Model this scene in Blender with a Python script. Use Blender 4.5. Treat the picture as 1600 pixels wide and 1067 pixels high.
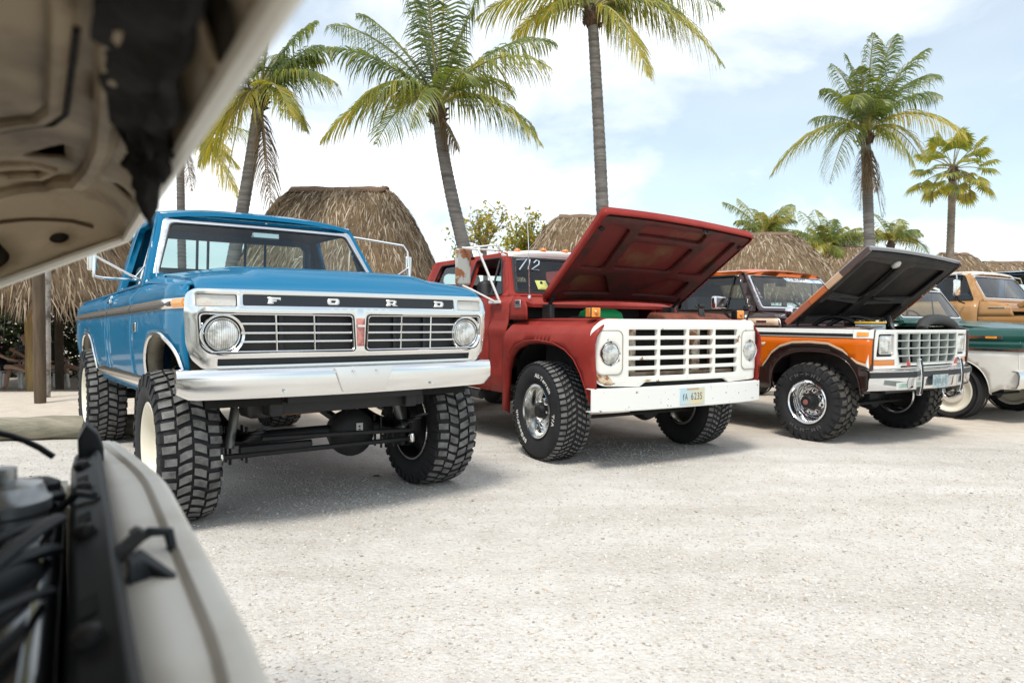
import bpy, bmesh, math, random
from math import sin, cos, pi, radians, sqrt, atan2
from mathutils import Vector, Matrix, Euler
from mathutils.geometry import delaunay_2d_cdt
random.seed(7)
S = bpy.context.scene
COL = S.collection
for o in list(bpy.data.objects):
    bpy.data.objects.remove(o)

# ---------------------------------------------------------------- camera
CAM_H = 1.22
cd = bpy.data.cameras.new('camera')
cam = bpy.data.objects.new('camera', cd)
COL.objects.link(cam)
cd.sensor_width = 36.0
cd.lens = 36.0 * 1090 / 1600
cd.clip_start = 0.05
cd.clip_end = 3000
cam.location = (0, 0, CAM_H)
cam.rotation_euler = (Matrix.Rotation(radians(90 - 1.75), 4, 'X') @ Matrix.Rotation(radians(0.45), 4, 'Z')).to_euler()
cd.dof.use_dof = True
cd.dof.focus_distance = 5.2
cd.dof.aperture_fstop = 3.2
S.camera = cam

# ---------------------------------------------------------------- sky + sun
SUN_EL, SUN_AZ = radians(61), radians(-163)      # azimuth from +Y towards +X
w = bpy.data.worlds.new('World')
S.world = w
w.use_nodes = True
nt = w.node_tree
nt.nodes.clear()
def WN(t, **k):
    n = nt.nodes.new(t)
    for a, b in k.items():
        setattr(n, a, b)
    return n
wo = WN('ShaderNodeOutputWorld')
bg = WN('ShaderNodeBackground')
bg.inputs['Strength'].default_value = 0.135
sky = WN('ShaderNodeTexSky')
sky.sky_type = 'NISHITA'
sky.sun_disc = False
sky.sun_elevation = SUN_EL
sky.sun_rotation = SUN_AZ
sky.air_density = 1.0
sky.dust_density = 1.0
sky.ozone_density = 1.2
tc = WN('ShaderNodeTexCoord')
mp = WN('ShaderNodeMapping')
mp.inputs['Scale'].default_value = (1.0, 1.0, 2.1)
mp.inputs['Location'].default_value = (0.35, 0.1, 0.4)
n1 = WN('ShaderNodeTexNoise')
n1.inputs['Scale'].default_value = 2.1
n1.inputs['Detail'].default_value = 9
n1.inputs['Roughness'].default_value = 0.55
n1.inputs['Distortion'].default_value = 0.35
rp = WN('ShaderNodeValToRGB')
rp.color_ramp.elements[0].position = 0.44
rp.color_ramp.elements[0].color = (0.37, 0.37, 0.37, 1)
rp.color_ramp.elements[1].position = 0.64
rp.color_ramp.elements[1].color = (1, 1, 1, 1)
cn = WN('ShaderNodeTexNoise')
cn.inputs['Scale'].default_value = 4.0
cn.inputs['Detail'].default_value = 6
cr = WN('ShaderNodeValToRGB')
cr.color_ramp.elements[0].position = 0.3
cr.color_ramp.elements[0].color = (7.9, 8.25, 8.6, 1)
cr.color_ramp.elements[1].position = 0.65
cr.color_ramp.elements[1].color = (9.9, 9.95, 9.9, 1)
mx = WN('ShaderNodeMix', data_type='RGBA')
L = nt.links.new
L(tc.outputs['Generated'], mp.inputs['Vector'])
L(mp.outputs[0], n1.inputs['Vector'])
L(mp.outputs[0], cn.inputs['Vector'])
L(n1.outputs['Fac'], rp.inputs[0])
L(cn.outputs['Fac'], cr.inputs[0])
L(rp.outputs[0], mx.inputs[0])
tn = WN('ShaderNodeMix', data_type='RGBA', blend_type='MULTIPLY')
tn.inputs[0].default_value = 1.0
tn.inputs[7].default_value = (0.86, 1.06, 1.0, 1)
L(sky.outputs[0], tn.inputs[6])
L(tn.outputs[2], mx.inputs[6])
L(cr.outputs[0], mx.inputs[7])
L(mx.outputs[2], bg.inputs[0])
L(bg.outputs[0], wo.inputs[0])

sd = bpy.data.lights.new('sun', 'SUN')
sd.energy = 2.6
sd.angle = radians(14)
sd.color = (1.0, 0.945, 0.86)
sun = bpy.data.objects.new('sun', sd)
COL.objects.link(sun)
sv = Vector((sin(SUN_AZ) * cos(SUN_EL), cos(SUN_AZ) * cos(SUN_EL), sin(SUN_EL)))
sun.rotation_euler = (-sv).to_track_quat('-Z', 'Y').to_euler()
sun.location = sv * 50

S.render.engine = 'CYCLES'
S.view_settings.view_transform = 'Standard'
S.view_settings.look = 'None'
S.view_settings.gamma = 1
S.view_settings.exposure = 0.25
S.view_settings.use_curve_mapping = False
S.cycles.max_bounces = 8
S.cycles.transparent_max_bounces = 16
S.cycles.diffuse_bounces = 4
S.cycles.glossy_bounces = 4

# ---------------------------------------------------------------- helpers
def P2D(px, py, Y):
    """point on the view ray of photo pixel (px,py) at world depth Y: used only to take measurements of where things stand"""
    ro, p_, f = radians(.45), radians(1.75), 1090.0
    u, v = px - 800, py - 533.5
    uu = u * cos(ro) + v * sin(ro)
    vv = -u * sin(ro) + v * cos(ro)
    dx, dz, dy = uu, -f * sin(p_) - vv * cos(p_), f * cos(p_) - vv * sin(p_)
    return Vector((dx * Y / dy, Y, CAM_H + dz * Y / dy))

class MB:
    def __init__(s):
        s.v, s.f, s.m, s.c = [], [], [], []
        s.mi = 0
        s.cv = 0.5
    def V(s, p):
        s.v.append(Vector(p))
        return len(s.v) - 1
    def F(s, *i):
        s.f.append(tuple(i))
        s.m.append(s.mi)
        s.c.append(s.cv)
    def add(s, vs, fs):
        b = len(s.v)
        s.v += [Vector(p) for p in vs]
        for f in fs:
            s.F(*[b + i for i in f])
    def box(s, c, d, M=None):
        h = [x / 2 for x in d]
        vs = [Vector((x * h[0], y * h[1], z * h[2])) for x in (-1, 1) for y in (-1, 1) for z in (-1, 1)]
        if M is not None:
            vs = [M @ v for v in vs]
        vs = [v + Vector(c) for v in vs]
        s.add(vs, [(0, 1, 3, 2), (4, 6, 7, 5), (0, 4, 5, 1), (2, 3, 7, 6), (0, 2, 6, 4), (1, 5, 7, 3)])
        return s
    def b2(s, a, b):
        s.box([(x + y) / 2 for x, y in zip(a, b)], [abs(y - x) for x, y in zip(a, b)])
        return s
    def hexa(s, p):
        """8 points: bottom loop 4, top loop 4"""
        s.add(p, [(3, 2, 1, 0), (4, 5, 6, 7), (0, 1, 5, 4), (1, 2, 6, 5), (2, 3, 7, 6), (3, 0, 4, 7)])
        return s
    def prism(s, pts, axis, a, b):
        """polygon (list of 2-D points) extruded along axis 0/1/2 from a to b"""
        n = len(pts)
        def P(p, t):
            q = [p[0], p[1]]
            q.insert(axis, t)
            return q
        s.add([P(p, a) for p in pts] + [P(p, b) for p in pts],
              [tuple(range(n))[::-1], tuple(range(n, 2 * n))] + [(i, (i + 1) % n, n + (i + 1) % n, n + i) for i in range(n)])
        return s
    def loft(s, rings, closed=True, caps=True, wrap=False):
        n = len(rings[0])
        b = len(s.v)
        for r in rings:
            s.v += [Vector(p) for p in r]
        R = len(rings)
        for i in range(R if wrap else R - 1):
            j2 = (i + 1) % R
            for j in range(n if closed else n - 1):
                k = (j + 1) % n
                s.F(b + i * n + j, b + i * n + k, b + j2 * n + k, b + j2 * n + j)
        if caps and closed and not wrap:
            s.F(*[b + i for i in range(n)][::-1])
            s.F(*[b + (R - 1) * n + i for i in range(n)])
        return s
    def tube(s, path, r, n=8, caps=True, flat=None, wrap=False):
        path = [Vector(p) for p in path]
        R = r if isinstance(r, (list, tuple)) else [r] * len(path)
        rings = []
        up = None
        m = len(path)
        for i, p in enumerate(path):
            a = path[(i - 1) % m] if (i > 0 or wrap) else path[0]
            c = path[(i + 1) % m] if (i < m - 1 or wrap) else path[-1]
            t = (c - a).normalized()
            if up is None:
                up = Vector((0, 0, 1)) if abs(t.z) < .9 else Vector((1, 0, 0))
            x = t.cross(up).normalized()
            y = x.cross(t).normalized()
            up = y
            fy = flat if flat else 1
            rings.append([p + x * cos(2 * pi * k / n) * R[i] + y * sin(2 * pi * k / n) * R[i] * fy for k in range(n)])
        return s.loft(rings, True, caps, wrap)
    def lathe(s, prof, c, ax, n=32, a0=0, a1=2 * pi):
        """profile [(r, t)] about axis 'ax' through c; t runs along the axis"""
        c, ax = Vector(c), Vector(ax).normalized()
        u = ax.orthogonal().normalized() if abs(ax.z) > .9 else ax.cross(Vector((0, 0, 1))).normalized()
        q = ax.cross(u).normalized()
        full = abs(a1 - a0 - 2 * pi) < 1e-6
        rings = []
        for k in range(n if full else n + 1):
            a = a0 + (a1 - a0) * k / n
            rings.append([c + ax * t + (u * cos(a) + q * sin(a)) * r for r, t in prof])
        s.loft(rings, False, False, full)
        return s
    def grid(s, fn, us, vs):
        b = len(s.v)
        for u in us:
            for v in vs:
                s.v.append(Vector(fn(u, v)))
        n = len(vs)
        for i in range(len(us) - 1):
            for j in range(n - 1):
                s.F(b + i * n + j, b + (i + 1) * n + j, b + (i + 1) * n + j + 1, b + i * n + j + 1)
        return s
    def panel(s, outline, fn, holes=(), res=.07, out=(0, 0, 1), lines=()):
        """curved sheet: a 2-D outline with holes, triangulated and mapped to 3-D by fn(a, b)"""
        def dens(P, close=True):
            q = []
            n = len(P)
            for i in range(n if close else n - 1):
                a, b = Vector(P[i]).to_2d(), Vector(P[(i + 1) % n]).to_2d()
                k = max(1, int((b - a).length / res))
                q += [a + (b - a) * t / k for t in range(k)]
            if not close:
                q.append(Vector(P[-1]).to_2d())
            return q
        def inside(p, P):
            r = False
            n = len(P)
            for i in range(n):
                a, b = P[i], P[i - 1]
                if (a[1] > p[1]) != (b[1] > p[1]) and p[0] < (b[0] - a[0]) * (p[1] - a[1]) / (b[1] - a[1]) + a[0]:
                    r = not r
            return r
        vs, es = [], []
        loops = [dens(P) for P in [outline] + list(holes)]
        for Lp in loops:
            b = len(vs)
            vs += Lp
            es += [(b + i, b + (i + 1) % len(Lp)) for i in range(len(Lp))]
        for ln in lines:
            Lp = dens(ln, False)
            b = len(vs)
            vs += Lp
            es += [(b + i, b + i + 1) for i in range(len(Lp) - 1)]
        bd = [p for Lp in loops for p in Lp]
        x0, x1 = min(p[0] for p in outline), max(p[0] for p in outline)
        y0, y1 = min(p[1] for p in outline), max(p[1] for p in outline)
        nx, ny = int((x1 - x0) / res) + 1, int((y1 - y0) / res) + 1
        for i in range(1, nx):
            for j in range(1, ny):
                p = Vector((x0 + (x1 - x0) * i / nx, y0 + (y1 - y0) * j / ny))
                if inside(p, outline) and not any(inside(p, h) for h in holes):
                    if min((p - q).length_squared for q in bd) > (res * .4) ** 2:
                        vs.append(p)
        r = delaunay_2d_cdt(vs, es, [], 0, 1e-5)
        ov, of = r[0], r[2]
        b = len(s.v)
        p3 = [Vector(fn(p[0], p[1])) for p in ov]
        s.v += p3
        fs = []
        tot = Vector((0, 0, 0))
        for f in of:
            cx = sum((ov[i] for i in f), Vector((0, 0))) / len(f)
            if inside(cx, loops[0]) and not any(inside(cx, h) for h in loops[1:]):
                fs.append(list(f))
                tot += (p3[f[1]] - p3[f[0]]).cross(p3[f[2]] - p3[f[0]])
        fl = tot.dot(Vector(out)) < 0
        for f in fs:
            if fl:
                f = f[::-1]
            s.F(*[b + i for i in f])
        return s
    def mirror(s):
        n = MB()
        n.v = [Vector((-p.x, p.y, p.z)) for p in s.v]
        n.f = [f[::-1] for f in s.f]
        n.m, n.c = list(s.m), list(s.c)
        return n
    def xf(s, M):
        s.v = [M @ p for p in s.v]
        return s
    def mapv(s, fn):
        s.v = [Vector(fn(p)) for p in s.v]
        return s
    def build(s, name, mat, parent=None, bevel=0, seg=2, solid=0, soff=-1, smooth=35, weld=False, sub=0, attr=False, tf=None):
        me = bpy.data.meshes.new(name)
        vs = s.v if tf is None else [tf(p) for p in s.v]
        me.from_pydata([tuple(p) for p in vs], [], s.f)
        mats = mat if isinstance(mat, (list, tuple)) else [mat]
        for m_ in mats:
            me.materials.append(m_)
        if len(mats) > 1:
            me.polygons.foreach_set('material_index', s.m)
        if attr:
            at = me.attributes.new('tone', 'FLOAT', 'FACE')
            at.data.foreach_set('value', s.c)
        if weld:
            bm = bmesh.new()
            bm.from_mesh(me)
            bmesh.ops.remove_doubles(bm, verts=bm.verts, dist=1e-4)
            bmesh.ops.recalc_face_normals(bm, faces=bm.faces)
            bm.to_mesh(me)
            bm.free()
        me.update()
        if smooth:
            me.polygons.foreach_set('use_smooth', [True] * len(me.polygons))
            me.set_sharp_from_angle(angle=radians(smooth))
        o = bpy.data.objects.new(name, me)
        COL.objects.link(o)
        if parent is not None:
            o.parent = parent
        if solid:
            md = o.modifiers.new('solid', 'SOLIDIFY')
            md.thickness = solid
            md.offset = soff
        if bevel:
            md = o.modifiers.new('bevel', 'BEVEL')
            md.width = bevel
            md.segments = seg
            md.limit_method = 'ANGLE'
            md.angle_limit = radians(38)
            md.harden_normals = False
        if sub:
            md = o.modifiers.new('sub', 'SUBSURF')
            md.levels = md.render_levels = sub
        return o

def arc(cx, cy, r, a0, a1, n=8):
    return [(cx + r * cos(radians(a0 + (a1 - a0) * i / n)), cy + r * sin(radians(a0 + (a1 - a0) * i / n))) for i in range(n + 1)]
def rrect(x0, y0, x1, y1, r=.02, n=4):
    return (arc(x1 - r, y1 - r, r, 0, 90, n) + arc(x0 + r, y1 - r, r, 90, 180, n) +
            arc(x0 + r, y0 + r, r, 180, 270, n) + arc(x1 - r, y0 + r, r, 270, 360, n))
def rpoly(P, r=.03, n=4):
    """polygon with rounded corners (r may be a list)"""
    q = []
    m = len(P)
    for i in range(m):
        a, b, c = Vector(P[i - 1]), Vector(P[i]), Vector(P[(i + 1) % m])
        ri = r[i] if isinstance(r, (list, tuple)) else r
        if ri <= 0:
            q.append(tuple(b))
            continue
        d1, d2 = (a - b), (c - b)
        t = min(ri, d1.length * .45, d2.length * .45)
        p, e = b + d1.normalized() * t, b + d2.normalized() * t
        for k in range(n + 1):
            u = k / n
            q.append(tuple(p * (1 - u) ** 2 + b * 2 * u * (1 - u) + e * u * u))
    return q
def lerp(a, b, t):
    return a + (b - a) * t
def sstep(a, b, x):
    t = max(0, min(1, (x - a) / (b - a)))
    return t * t * (3 - 2 * t)
def interp(tab, x):
    if x <= tab[0][0]:
        return tab[0][1]
    for (a, p), (b, q) in zip(tab, tab[1:]):
        if x <= b:
            return p + (q - p) * (x - a) / (b - a)
    return tab[-1][1]
def bez(a, b, c, d, n):
    a, b, c, d = Vector(a), Vector(b), Vector(c), Vector(d)
    return [a * (1 - t) ** 3 + b * 3 * t * (1 - t) ** 2 + c * 3 * t * t * (1 - t) + d * t ** 3 for t in [i / n for i in range(n + 1)]]
def tag(o, label=None, cat=None, group=None, kind=None):
    if label: o['label'] = label
    if cat: o['category'] = cat
    if group: o['group'] = group
    if kind: o['kind'] = kind
    return o
def thing(name, label, cat, loc=(0, 0, 0), rz=0, group=None):
    o = bpy.data.objects.new(name, None)
    COL.objects.link(o)
    o.location = loc
    o.rotation_euler = (0, 0, rz)
    o.empty_display_size = .2
    return tag(o, label, cat, group)
def copy_under(o, parent, M=None):
    c = o.copy()
    COL.objects.link(c)
    c.parent = parent
    if M is not None:
        c.matrix_local = M
    for ch in o.children:
        d = ch.copy()
        COL.objects.link(d)
        d.parent = c
    return c

# ---------------------------------------------------------------- materials
def mat(name, col, rough=.5, metal=0, coat=0, spec=.5, emit=None, var=0, vscale=6, bump=0, bscale=60, col2=None, thr=None, detail=6, coatr=.05, coord='Object', stretch=None, rough2=None):
    """principled material; var / col2 give a procedural variation of colour, bump fine relief"""
    m = bpy.data.materials.new(name)
    m.use_nodes = True
    t = m.node_tree
    b = t.nodes['Principled BSDF']
    c4 = tuple(col) + (1,)
    b.inputs['Base Color'].default_value = c4
    b.inputs['Roughness'].default_value = rough
    b.inputs['Metallic'].default_value = metal
    b.inputs['Specular IOR Level'].default_value = spec
    b.inputs['Coat Weight'].default_value = coat
    b.inputs['Coat Roughness'].default_value = coatr
    if var or col2 or bump or rough2:
        tcn = t.nodes.new('ShaderNodeTexCoord')
        mpn = t.nodes.new('ShaderNodeMapping')
        if stretch:
            mpn.inputs['Scale'].default_value = stretch
        t.links.new(tcn.outputs[coord], mpn.inputs[0])
    if var or col2 or rough2:
        nz = t.nodes.new('ShaderNodeTexNoise')
        nz.inputs['Scale'].default_value = vscale
        nz.inputs['Detail'].default_value = detail
        nz.inputs['Roughness'].default_value = .6
        t.links.new(mpn.outputs[0], nz.inputs['Vector'])
        r = t.nodes.new('ShaderNodeValToRGB')
        if thr:
            r.color_ramp.elements[0].position, r.color_ramp.elements[1].position = thr
        else:
            r.color_ramp.elements[0].position, r.color_ramp.elements[1].position = .3, .7
        if col2:
            r.color_ramp.elements[0].color = c4
            r.color_ramp.elements[1].color = tuple(col2) + (1,)
        else:
            r.color_ramp.elements[0].color = tuple(x * (1 - var) for x in col) + (1,)
            r.color_ramp.elements[1].color = tuple(min(1, x * (1 + var)) for x in col) + (1,)
        t.links.new(nz.outputs['Fac'], r.inputs[0])
        if var or col2:
            t.links.new(r.outputs[0], b.inputs['Base Color'])
        if rough2:
            mr = t.nodes.new('ShaderNodeMapRange')
            mr.inputs[1].default_value, mr.inputs[2].default_value = .35, .65
            mr.inputs[3].default_value, mr.inputs[4].default_value = rough, rough2
            t.links.new(nz.outputs['Fac'], mr.inputs[0])
            t.links.new(mr.outputs[0], b.inputs['Roughness'])
    if bump:
        nb = t.nodes.new('ShaderNodeTexNoise')
        nb.inputs['Scale'].default_value = bscale
        nb.inputs['Detail'].default_value = 4
        t.links.new(mpn.outputs[0], nb.inputs['Vector'])
        bp = t.nodes.new('ShaderNodeBump')
        bp.inputs['Strength'].default_value = bump
        bp.inputs['Distance'].default_value = .01
        t.links.new(nb.outputs['Fac'], bp.inputs['Height'])
        t.links.new(bp.outputs[0], b.inputs['Normal'])
    if emit:
        b.inputs['Emission Color'].default_value = tuple(emit[:3]) + (1,)
        b.inputs['Emission Strength'].default_value = emit[3]
    return m

def tone_mat(name, stops, rough=.8, transl=0, spec=.2, tcol=None):
    """colour from the per-face 'tone' attribute through a ramp"""
    m = bpy.data.materials.new(name)
    m.use_nodes = True
    t = m.node_tree
    b = t.nodes['Principled BSDF']
    at = t.nodes.new('ShaderNodeAttribute')
    at.attribute_name = 'tone'
    r = t.nodes.new('ShaderNodeValToRGB')
    e = r.color_ramp.elements
    while len(e) < len(stops):
        e.new(.5)
    for el, (p, c) in zip(e, stops):
        el.position = p
        el.color = tuple(c) + (1,)
    t.links.new(at.outputs['Fac'], r.inputs[0])
    t.links.new(r.outputs[0], b.inputs['Base Color'])
    b.inputs['Roughness'].default_value = rough
    b.inputs['Specular IOR Level'].default_value = spec
    if transl:
        tr = t.nodes.new('ShaderNodeBsdfTranslucent')
        mixc = t.nodes.new('ShaderNodeMix')
        mixc.data_type = 'RGBA'
        mixc.blend_type = 'MULTIPLY'
        mixc.inputs[0].default_value = 1
        mixc.inputs[7].default_value = tuple(tcol or (1.6, 1.5, .7)) + (1,)
        t.links.new(r.outputs[0], mixc.inputs[6])
        t.links.new(mixc.outputs[2], tr.inputs[0])
        ms = t.nodes.new('ShaderNodeMixShader')
        ms.inputs[0].default_value = transl
        out = t.nodes['Material Output']
        t.links.new(b.outputs[0], ms.inputs[1])
        t.links.new(tr.outputs[0], ms.inputs[2])
        t.links.new(ms.outputs[0], out.inputs[0])
    return m

def glass_mat(name, tint=(.8, .9, .9), gloss=1.0, ior=1.5, rough=.0):
    m = bpy.data.materials.new(name)
    m.use_nodes = True
    t = m.node_tree
    t.nodes.clear()
    out = t.nodes.new('ShaderNodeOutputMaterial')
    tr = t.nodes.new('ShaderNodeBsdfTransparent')
    tr.inputs[0].default_value = tuple(tint) + (1,)
    gl = t.nodes.new('ShaderNodeBsdfGlossy')
    gl.inputs['Roughness'].default_value = rough
    gl.inputs[0].default_value = (gloss, gloss, gloss, 1)
    fr = t.nodes.new('ShaderNodeFresnel')
    fr.inputs[0].default_value = ior
    ms = t.nodes.new('ShaderNodeMixShader')
    t.links.new(fr.outputs[0], ms.inputs[0])
    t.links.new(tr.outputs[0], ms.inputs[1])
    t.links.new(gl.outputs[0], ms.inputs[2])
    t.links.new(ms.outputs[0], out.inputs[0])
    return m
# ---------------------------------------------------------------- setting: ground
def ground_z(x, y):
    z = -.5 * sstep(10.0, 17.5, y) * sstep(-2.5, -5, x)
    return z
def make_ground_mat():
    m = bpy.data.materials.new('shell_gravel')
    m.use_nodes = True
    t = m.node_tree
    b = t.nodes['Principled BSDF']
    N = t.nodes.new
    tcn = N('ShaderNodeTexCoord')
    def noise(scale, det=5, rough=.6):
        n = N('ShaderNodeTexNoise')
        n.inputs['Scale'].default_value = scale
        n.inputs['Detail'].default_value = det
        n.inputs['Roughness'].default_value = rough
        t.links.new(tcn.outputs['Object'], n.inputs['Vector'])
        return n
    def ramp(src, stops):
        r = N('ShaderNodeValToRGB')
        e = r.color_ramp.elements
        while len(e) < len(stops):
            e.new(.5)
        for el, (p, c) in zip(e, stops):
            el.position = p
            el.color = tuple(c) + (1,)
        t.links.new(src, r.inputs[0])
        return r
    def mix(f, a, bb, mode='MIX'):
        x = N('ShaderNodeMix')
        x.data_type = 'RGBA'
        x.blend_type = mode
        if hasattr(f, 'links') or hasattr(f, 'is_linked'):
            t.links.new(f, x.inputs[0])
        else:
            x.inputs[0].default_value = f
        t.links.new(a, x.inputs[6])
        t.links.new(bb, x.inputs[7])
        return x.outputs[2]
    patches = noise(.55, 6, .65)
    mid = noise(5, 6)
    vor = N('ShaderNodeTexVoronoi')
    vor.inputs['Scale'].default_value = 55
    t.links.new(tcn.outputs['Object'], vor.inputs['Vector'])
    vor2 = N('ShaderNodeTexVoronoi')
    vor2.inputs['Scale'].default_value = 120
    t.links.new(tcn.outputs['Object'], vor2.inputs['Vector'])
    base = ramp(patches.outputs['Fac'], [(.35, (.57, .54, .50)), (.62, (.655, .63, .595))])
    grain = ramp(vor.outputs['Color'], [(.1, (.76, .735, .705)), (.5, (1, 1, 1))])
    gf = N('ShaderNodeMapRange')
    gf.inputs[1].default_value, gf.inputs[2].default_value = .38, .60
    gf.inputs[3].default_value, gf.inputs[4].default_value = .75, .22
    t.links.new(patches.outputs['Fac'], gf.inputs[0])
    c1 = mix(gf.outputs[0], base.outputs[0], grain.outputs[0], 'MULTIPLY')
    mott = ramp(mid.outputs['Fac'], [(.3, (.88, .865, .84)), (.6, (1, 1, 1))])
    mpx = N('ShaderNodeMapping')
    mpx.inputs['Rotation'].default_value = (0, 0, radians(28))
    mpx.inputs['Scale'].default_value = (.22, 1.9, 1)
    t.links.new(tcn.outputs['Object'], mpx.inputs[0])
    trk = N('ShaderNodeTexNoise')
    trk.inputs['Scale'].default_value = 1.3
    trk.inputs['Detail'].default_value = 5
    trk.inputs['Distortion'].default_value = .8
    t.links.new(mpx.outputs[0], trk.inputs['Vector'])
    trr = ramp(trk.outputs['Fac'], [(.36, (.88, .865, .845)), (.55, (1, 1, 1))])
    c1 = mix(.75, c1, trr.outputs[0], 'MULTIPLY')
    c2 = mix(.8, c1, mott.outputs[0], 'MULTIPLY')
    # beige sand of the beach bar, left of the parking log
    sep = N('ShaderNodeSeparateXYZ')
    t.links.new(tcn.outputs['Object'], sep.inputs[0])
    wob = N('ShaderNodeMath')
    wob.operation = 'MULTIPLY_ADD'
    t.links.new(mid.outputs['Fac'], wob.inputs[0])
    wob.inputs[1].default_value = 1.0
    t.links.new(sep.outputs['Y'], wob.inputs[2])
    mr = N('ShaderNodeMapRange')
    mr.inputs[1].default_value, mr.inputs[2].default_value = 7.2, 8.6
    t.links.new(wob.outputs[0], mr.inputs[0])
    sand = ramp(mid.outputs['Fac'], [(.3, (.50, .43, .35)), (.65, (.60, .53, .45))])
    mx_ = mix(mr.outputs[0], c2, sand.outputs[0])
    t.links.new(mx_, b.inputs['Base Color'])
    b.inputs['Roughness'].default_value = .95
    b.inputs['Specular IOR Level'].default_value = .15
    bp = N('ShaderNodeBump')
    bp.inputs['Strength'].default_value = .6
    bp.inputs['Distance'].default_value = .013
    ad = N('ShaderNodeMath')
    ad.operation = 'MULTIPLY_ADD'
    t.links.new(vor.outputs['Distance'], ad.inputs[0])
    ad.inputs[1].default_value = -1.0
    t.links.new(mid.outputs['Fac'], ad.inputs[2])
    ad2 = N('ShaderNodeMath')
    ad2.operation = 'MULTIPLY_ADD'
    t.links.new(vor2.outputs['Distance'], ad2.inputs[0])
    ad2.inputs[1].default_value = -.5
    t.links.new(ad.outputs[0], ad2.inputs[2])
    ad3 = N('ShaderNodeMath')
    ad3.operation = 'MULTIPLY_ADD'
    t.links.new(trk.outputs['Fac'], ad3.inputs[0])
    ad3.inputs[1].default_value = 2.2
    t.links.new(ad2.outputs[0], ad3.inputs[2])
    t.links.new(ad3.outputs[0], bp.inputs['Height'])
    t.links.new(bp.outputs[0], b.inputs['Normal'])
    return m
GROUND = make_ground_mat()
def axis_steps(a, b, fine, c, d):
    s = [a, a * .3, a * .1]
    x = c
    while x < d:
        s.append(x)
        x += fine
    return sorted(set([round(v, 3) for v in s + [d, b * .1, b * .3, b]]))
mb = MB()
xs = axis_steps(-1500, 1500, .7, -26, 40)
ys = axis_steps(-800, 2500, .7, -12, 50)
mb.grid(lambda u, v: (u, v, ground_z(u, v)), xs, ys)
tag(mb.build('ground', GROUND, smooth=60), kind='structure')

# loose shell pebbles, uncountable
def pebble_shapes():
    shapes = []
    for k in range(6):
        bm = bmesh.new()
        bmesh.ops.create_icosphere(bm, subdivisions=1, radius=1)
        rs = random.Random(k)
        for v in bm.verts:
            v.co *= rs.uniform(.7, 1.25)
            v.co.z *= .6
        shapes.append(([v.co.copy() for v in bm.verts], [[v.index for v in f.verts] for f in bm.faces]))
        bm.free()
    return shapes
def make_pebbles():
    sh = pebble_shapes()
    mb = MB()
    rs = random.Random(3)
    n = 0
    cl = [(rs.uniform(-1.2, 7), rs.uniform(1.3, 6.5), rs.uniform(.25, .9)) for _ in range(60)]
    while n < 42000:
        if rs.random() < .62:
            cx, cy, r = rs.choice(cl)
            x, y = rs.gauss(cx, r), rs.gauss(cy, r)
        else:
            d = 1.2 + 5.5 * rs.random() ** 1.5
            y = d
            x = rs.uniform(-.9, .78) * d
        if not (1.1 < y < 7.5) or x < -.9 * y or x > .8 * y:
            continue
        s = rs.uniform(.003, .0075) * (1 if rs.random() < .95 else 1.7)
        vs, fs = rs.choice(sh)
        a = rs.uniform(0, 6.28)
        ca, sa = cos(a), sin(a)
        mb.cv = rs.random()
        mb.add([(x + (p.x * ca - p.y * sa) * s, y + (p.x * sa + p.y * ca) * s, s * .25 + p.z * s) for p in vs], fs)
        n += 1
    m = tone_mat('pebble', [(0, (.33, .29, .25)), (.14, (.51, .475, .435)), (.75, (.66, .64, .605)), (1, (.54, .44, .34))], .9)
    tag(mb.build('loose_gravel', m, attr=True, smooth=0), 'loose pale shell pebbles strewn over the white gravel lot', 'gravel', kind='stuff')
make_pebbles()
# a few fallen leaves on the gravel
LEAFDRY = mat('dry_leaf', (.16, .09, .035), .8)
def fallen_leaf(p, r, lab):
    mb = MB()
    u = [(-.03, 0, .006), (-.01, .014, .012), (.02, .012, .016), (.036, 0, .008), (.02, -.012, .005), (-.01, -.013, .006), (0, 0, .003)]
    M = Matrix.Translation(p) @ Matrix.Rotation(r, 4, 'Z')
    mb.add([M @ Vector(q) for q in u], [(0, 1, 6), (1, 2, 6), (2, 3, 6), (3, 4, 6), (4, 5, 6), (5, 0, 6)])
    tag(mb.build('fallen_leaf', LEAFDRY, solid=.003), lab, 'leaf', 'fallen leaves on the gravel')
fallen_leaf(P2D(587, 752, 5.35) * 1, .3, 'small brown fallen leaf on gravel in front of the blue truck axle')
for o_ in [o for o in bpy.data.objects if o.name.startswith('fallen_leaf')]:
    o_.location.z -= min((o_.matrix_world @ v.co).z for v in o_.data.vertices) - .004

# ---------------------------------------------------------------- palms and trees
FROND = tone_mat('palm_leaflet', [(0, (.07, .105, .045)), (.35, (.12, .175, .06)), (.6, (.21, .245, .06)), (.8, (.40, .35, .06)), (1, (.50, .41, .09))], .36, .45, .5, (1.7, 1.55, .55))
DRYF = tone_mat('dry_frond', [(0, (.09, .06, .035)), (1, (.26, .19, .11))], .9, .1, .1, (1, 1, 1))
STALK = mat('frond_stalk', (.22, .19, .05), .5, var=.3, vscale=5)
STALKDRY = mat('dry_stalk', (.20, .14, .08), .8)
def trunk_mat(name, a, b):
    m = mat(name, a, .9, col2=b, vscale=2.2, stretch=(1, 1, 9), thr=(.35, .68), bump=.5, bscale=14)
    return m
TRUNK = trunk_mat('palm_trunk', (.085, .078, .07), (.23, .215, .20))
FIBRE = mat('palm_fibre', (.085, .055, .035), .95, var=.5, vscale=14, bump=.8, bscale=25)
rP = random.Random(11)
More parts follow.
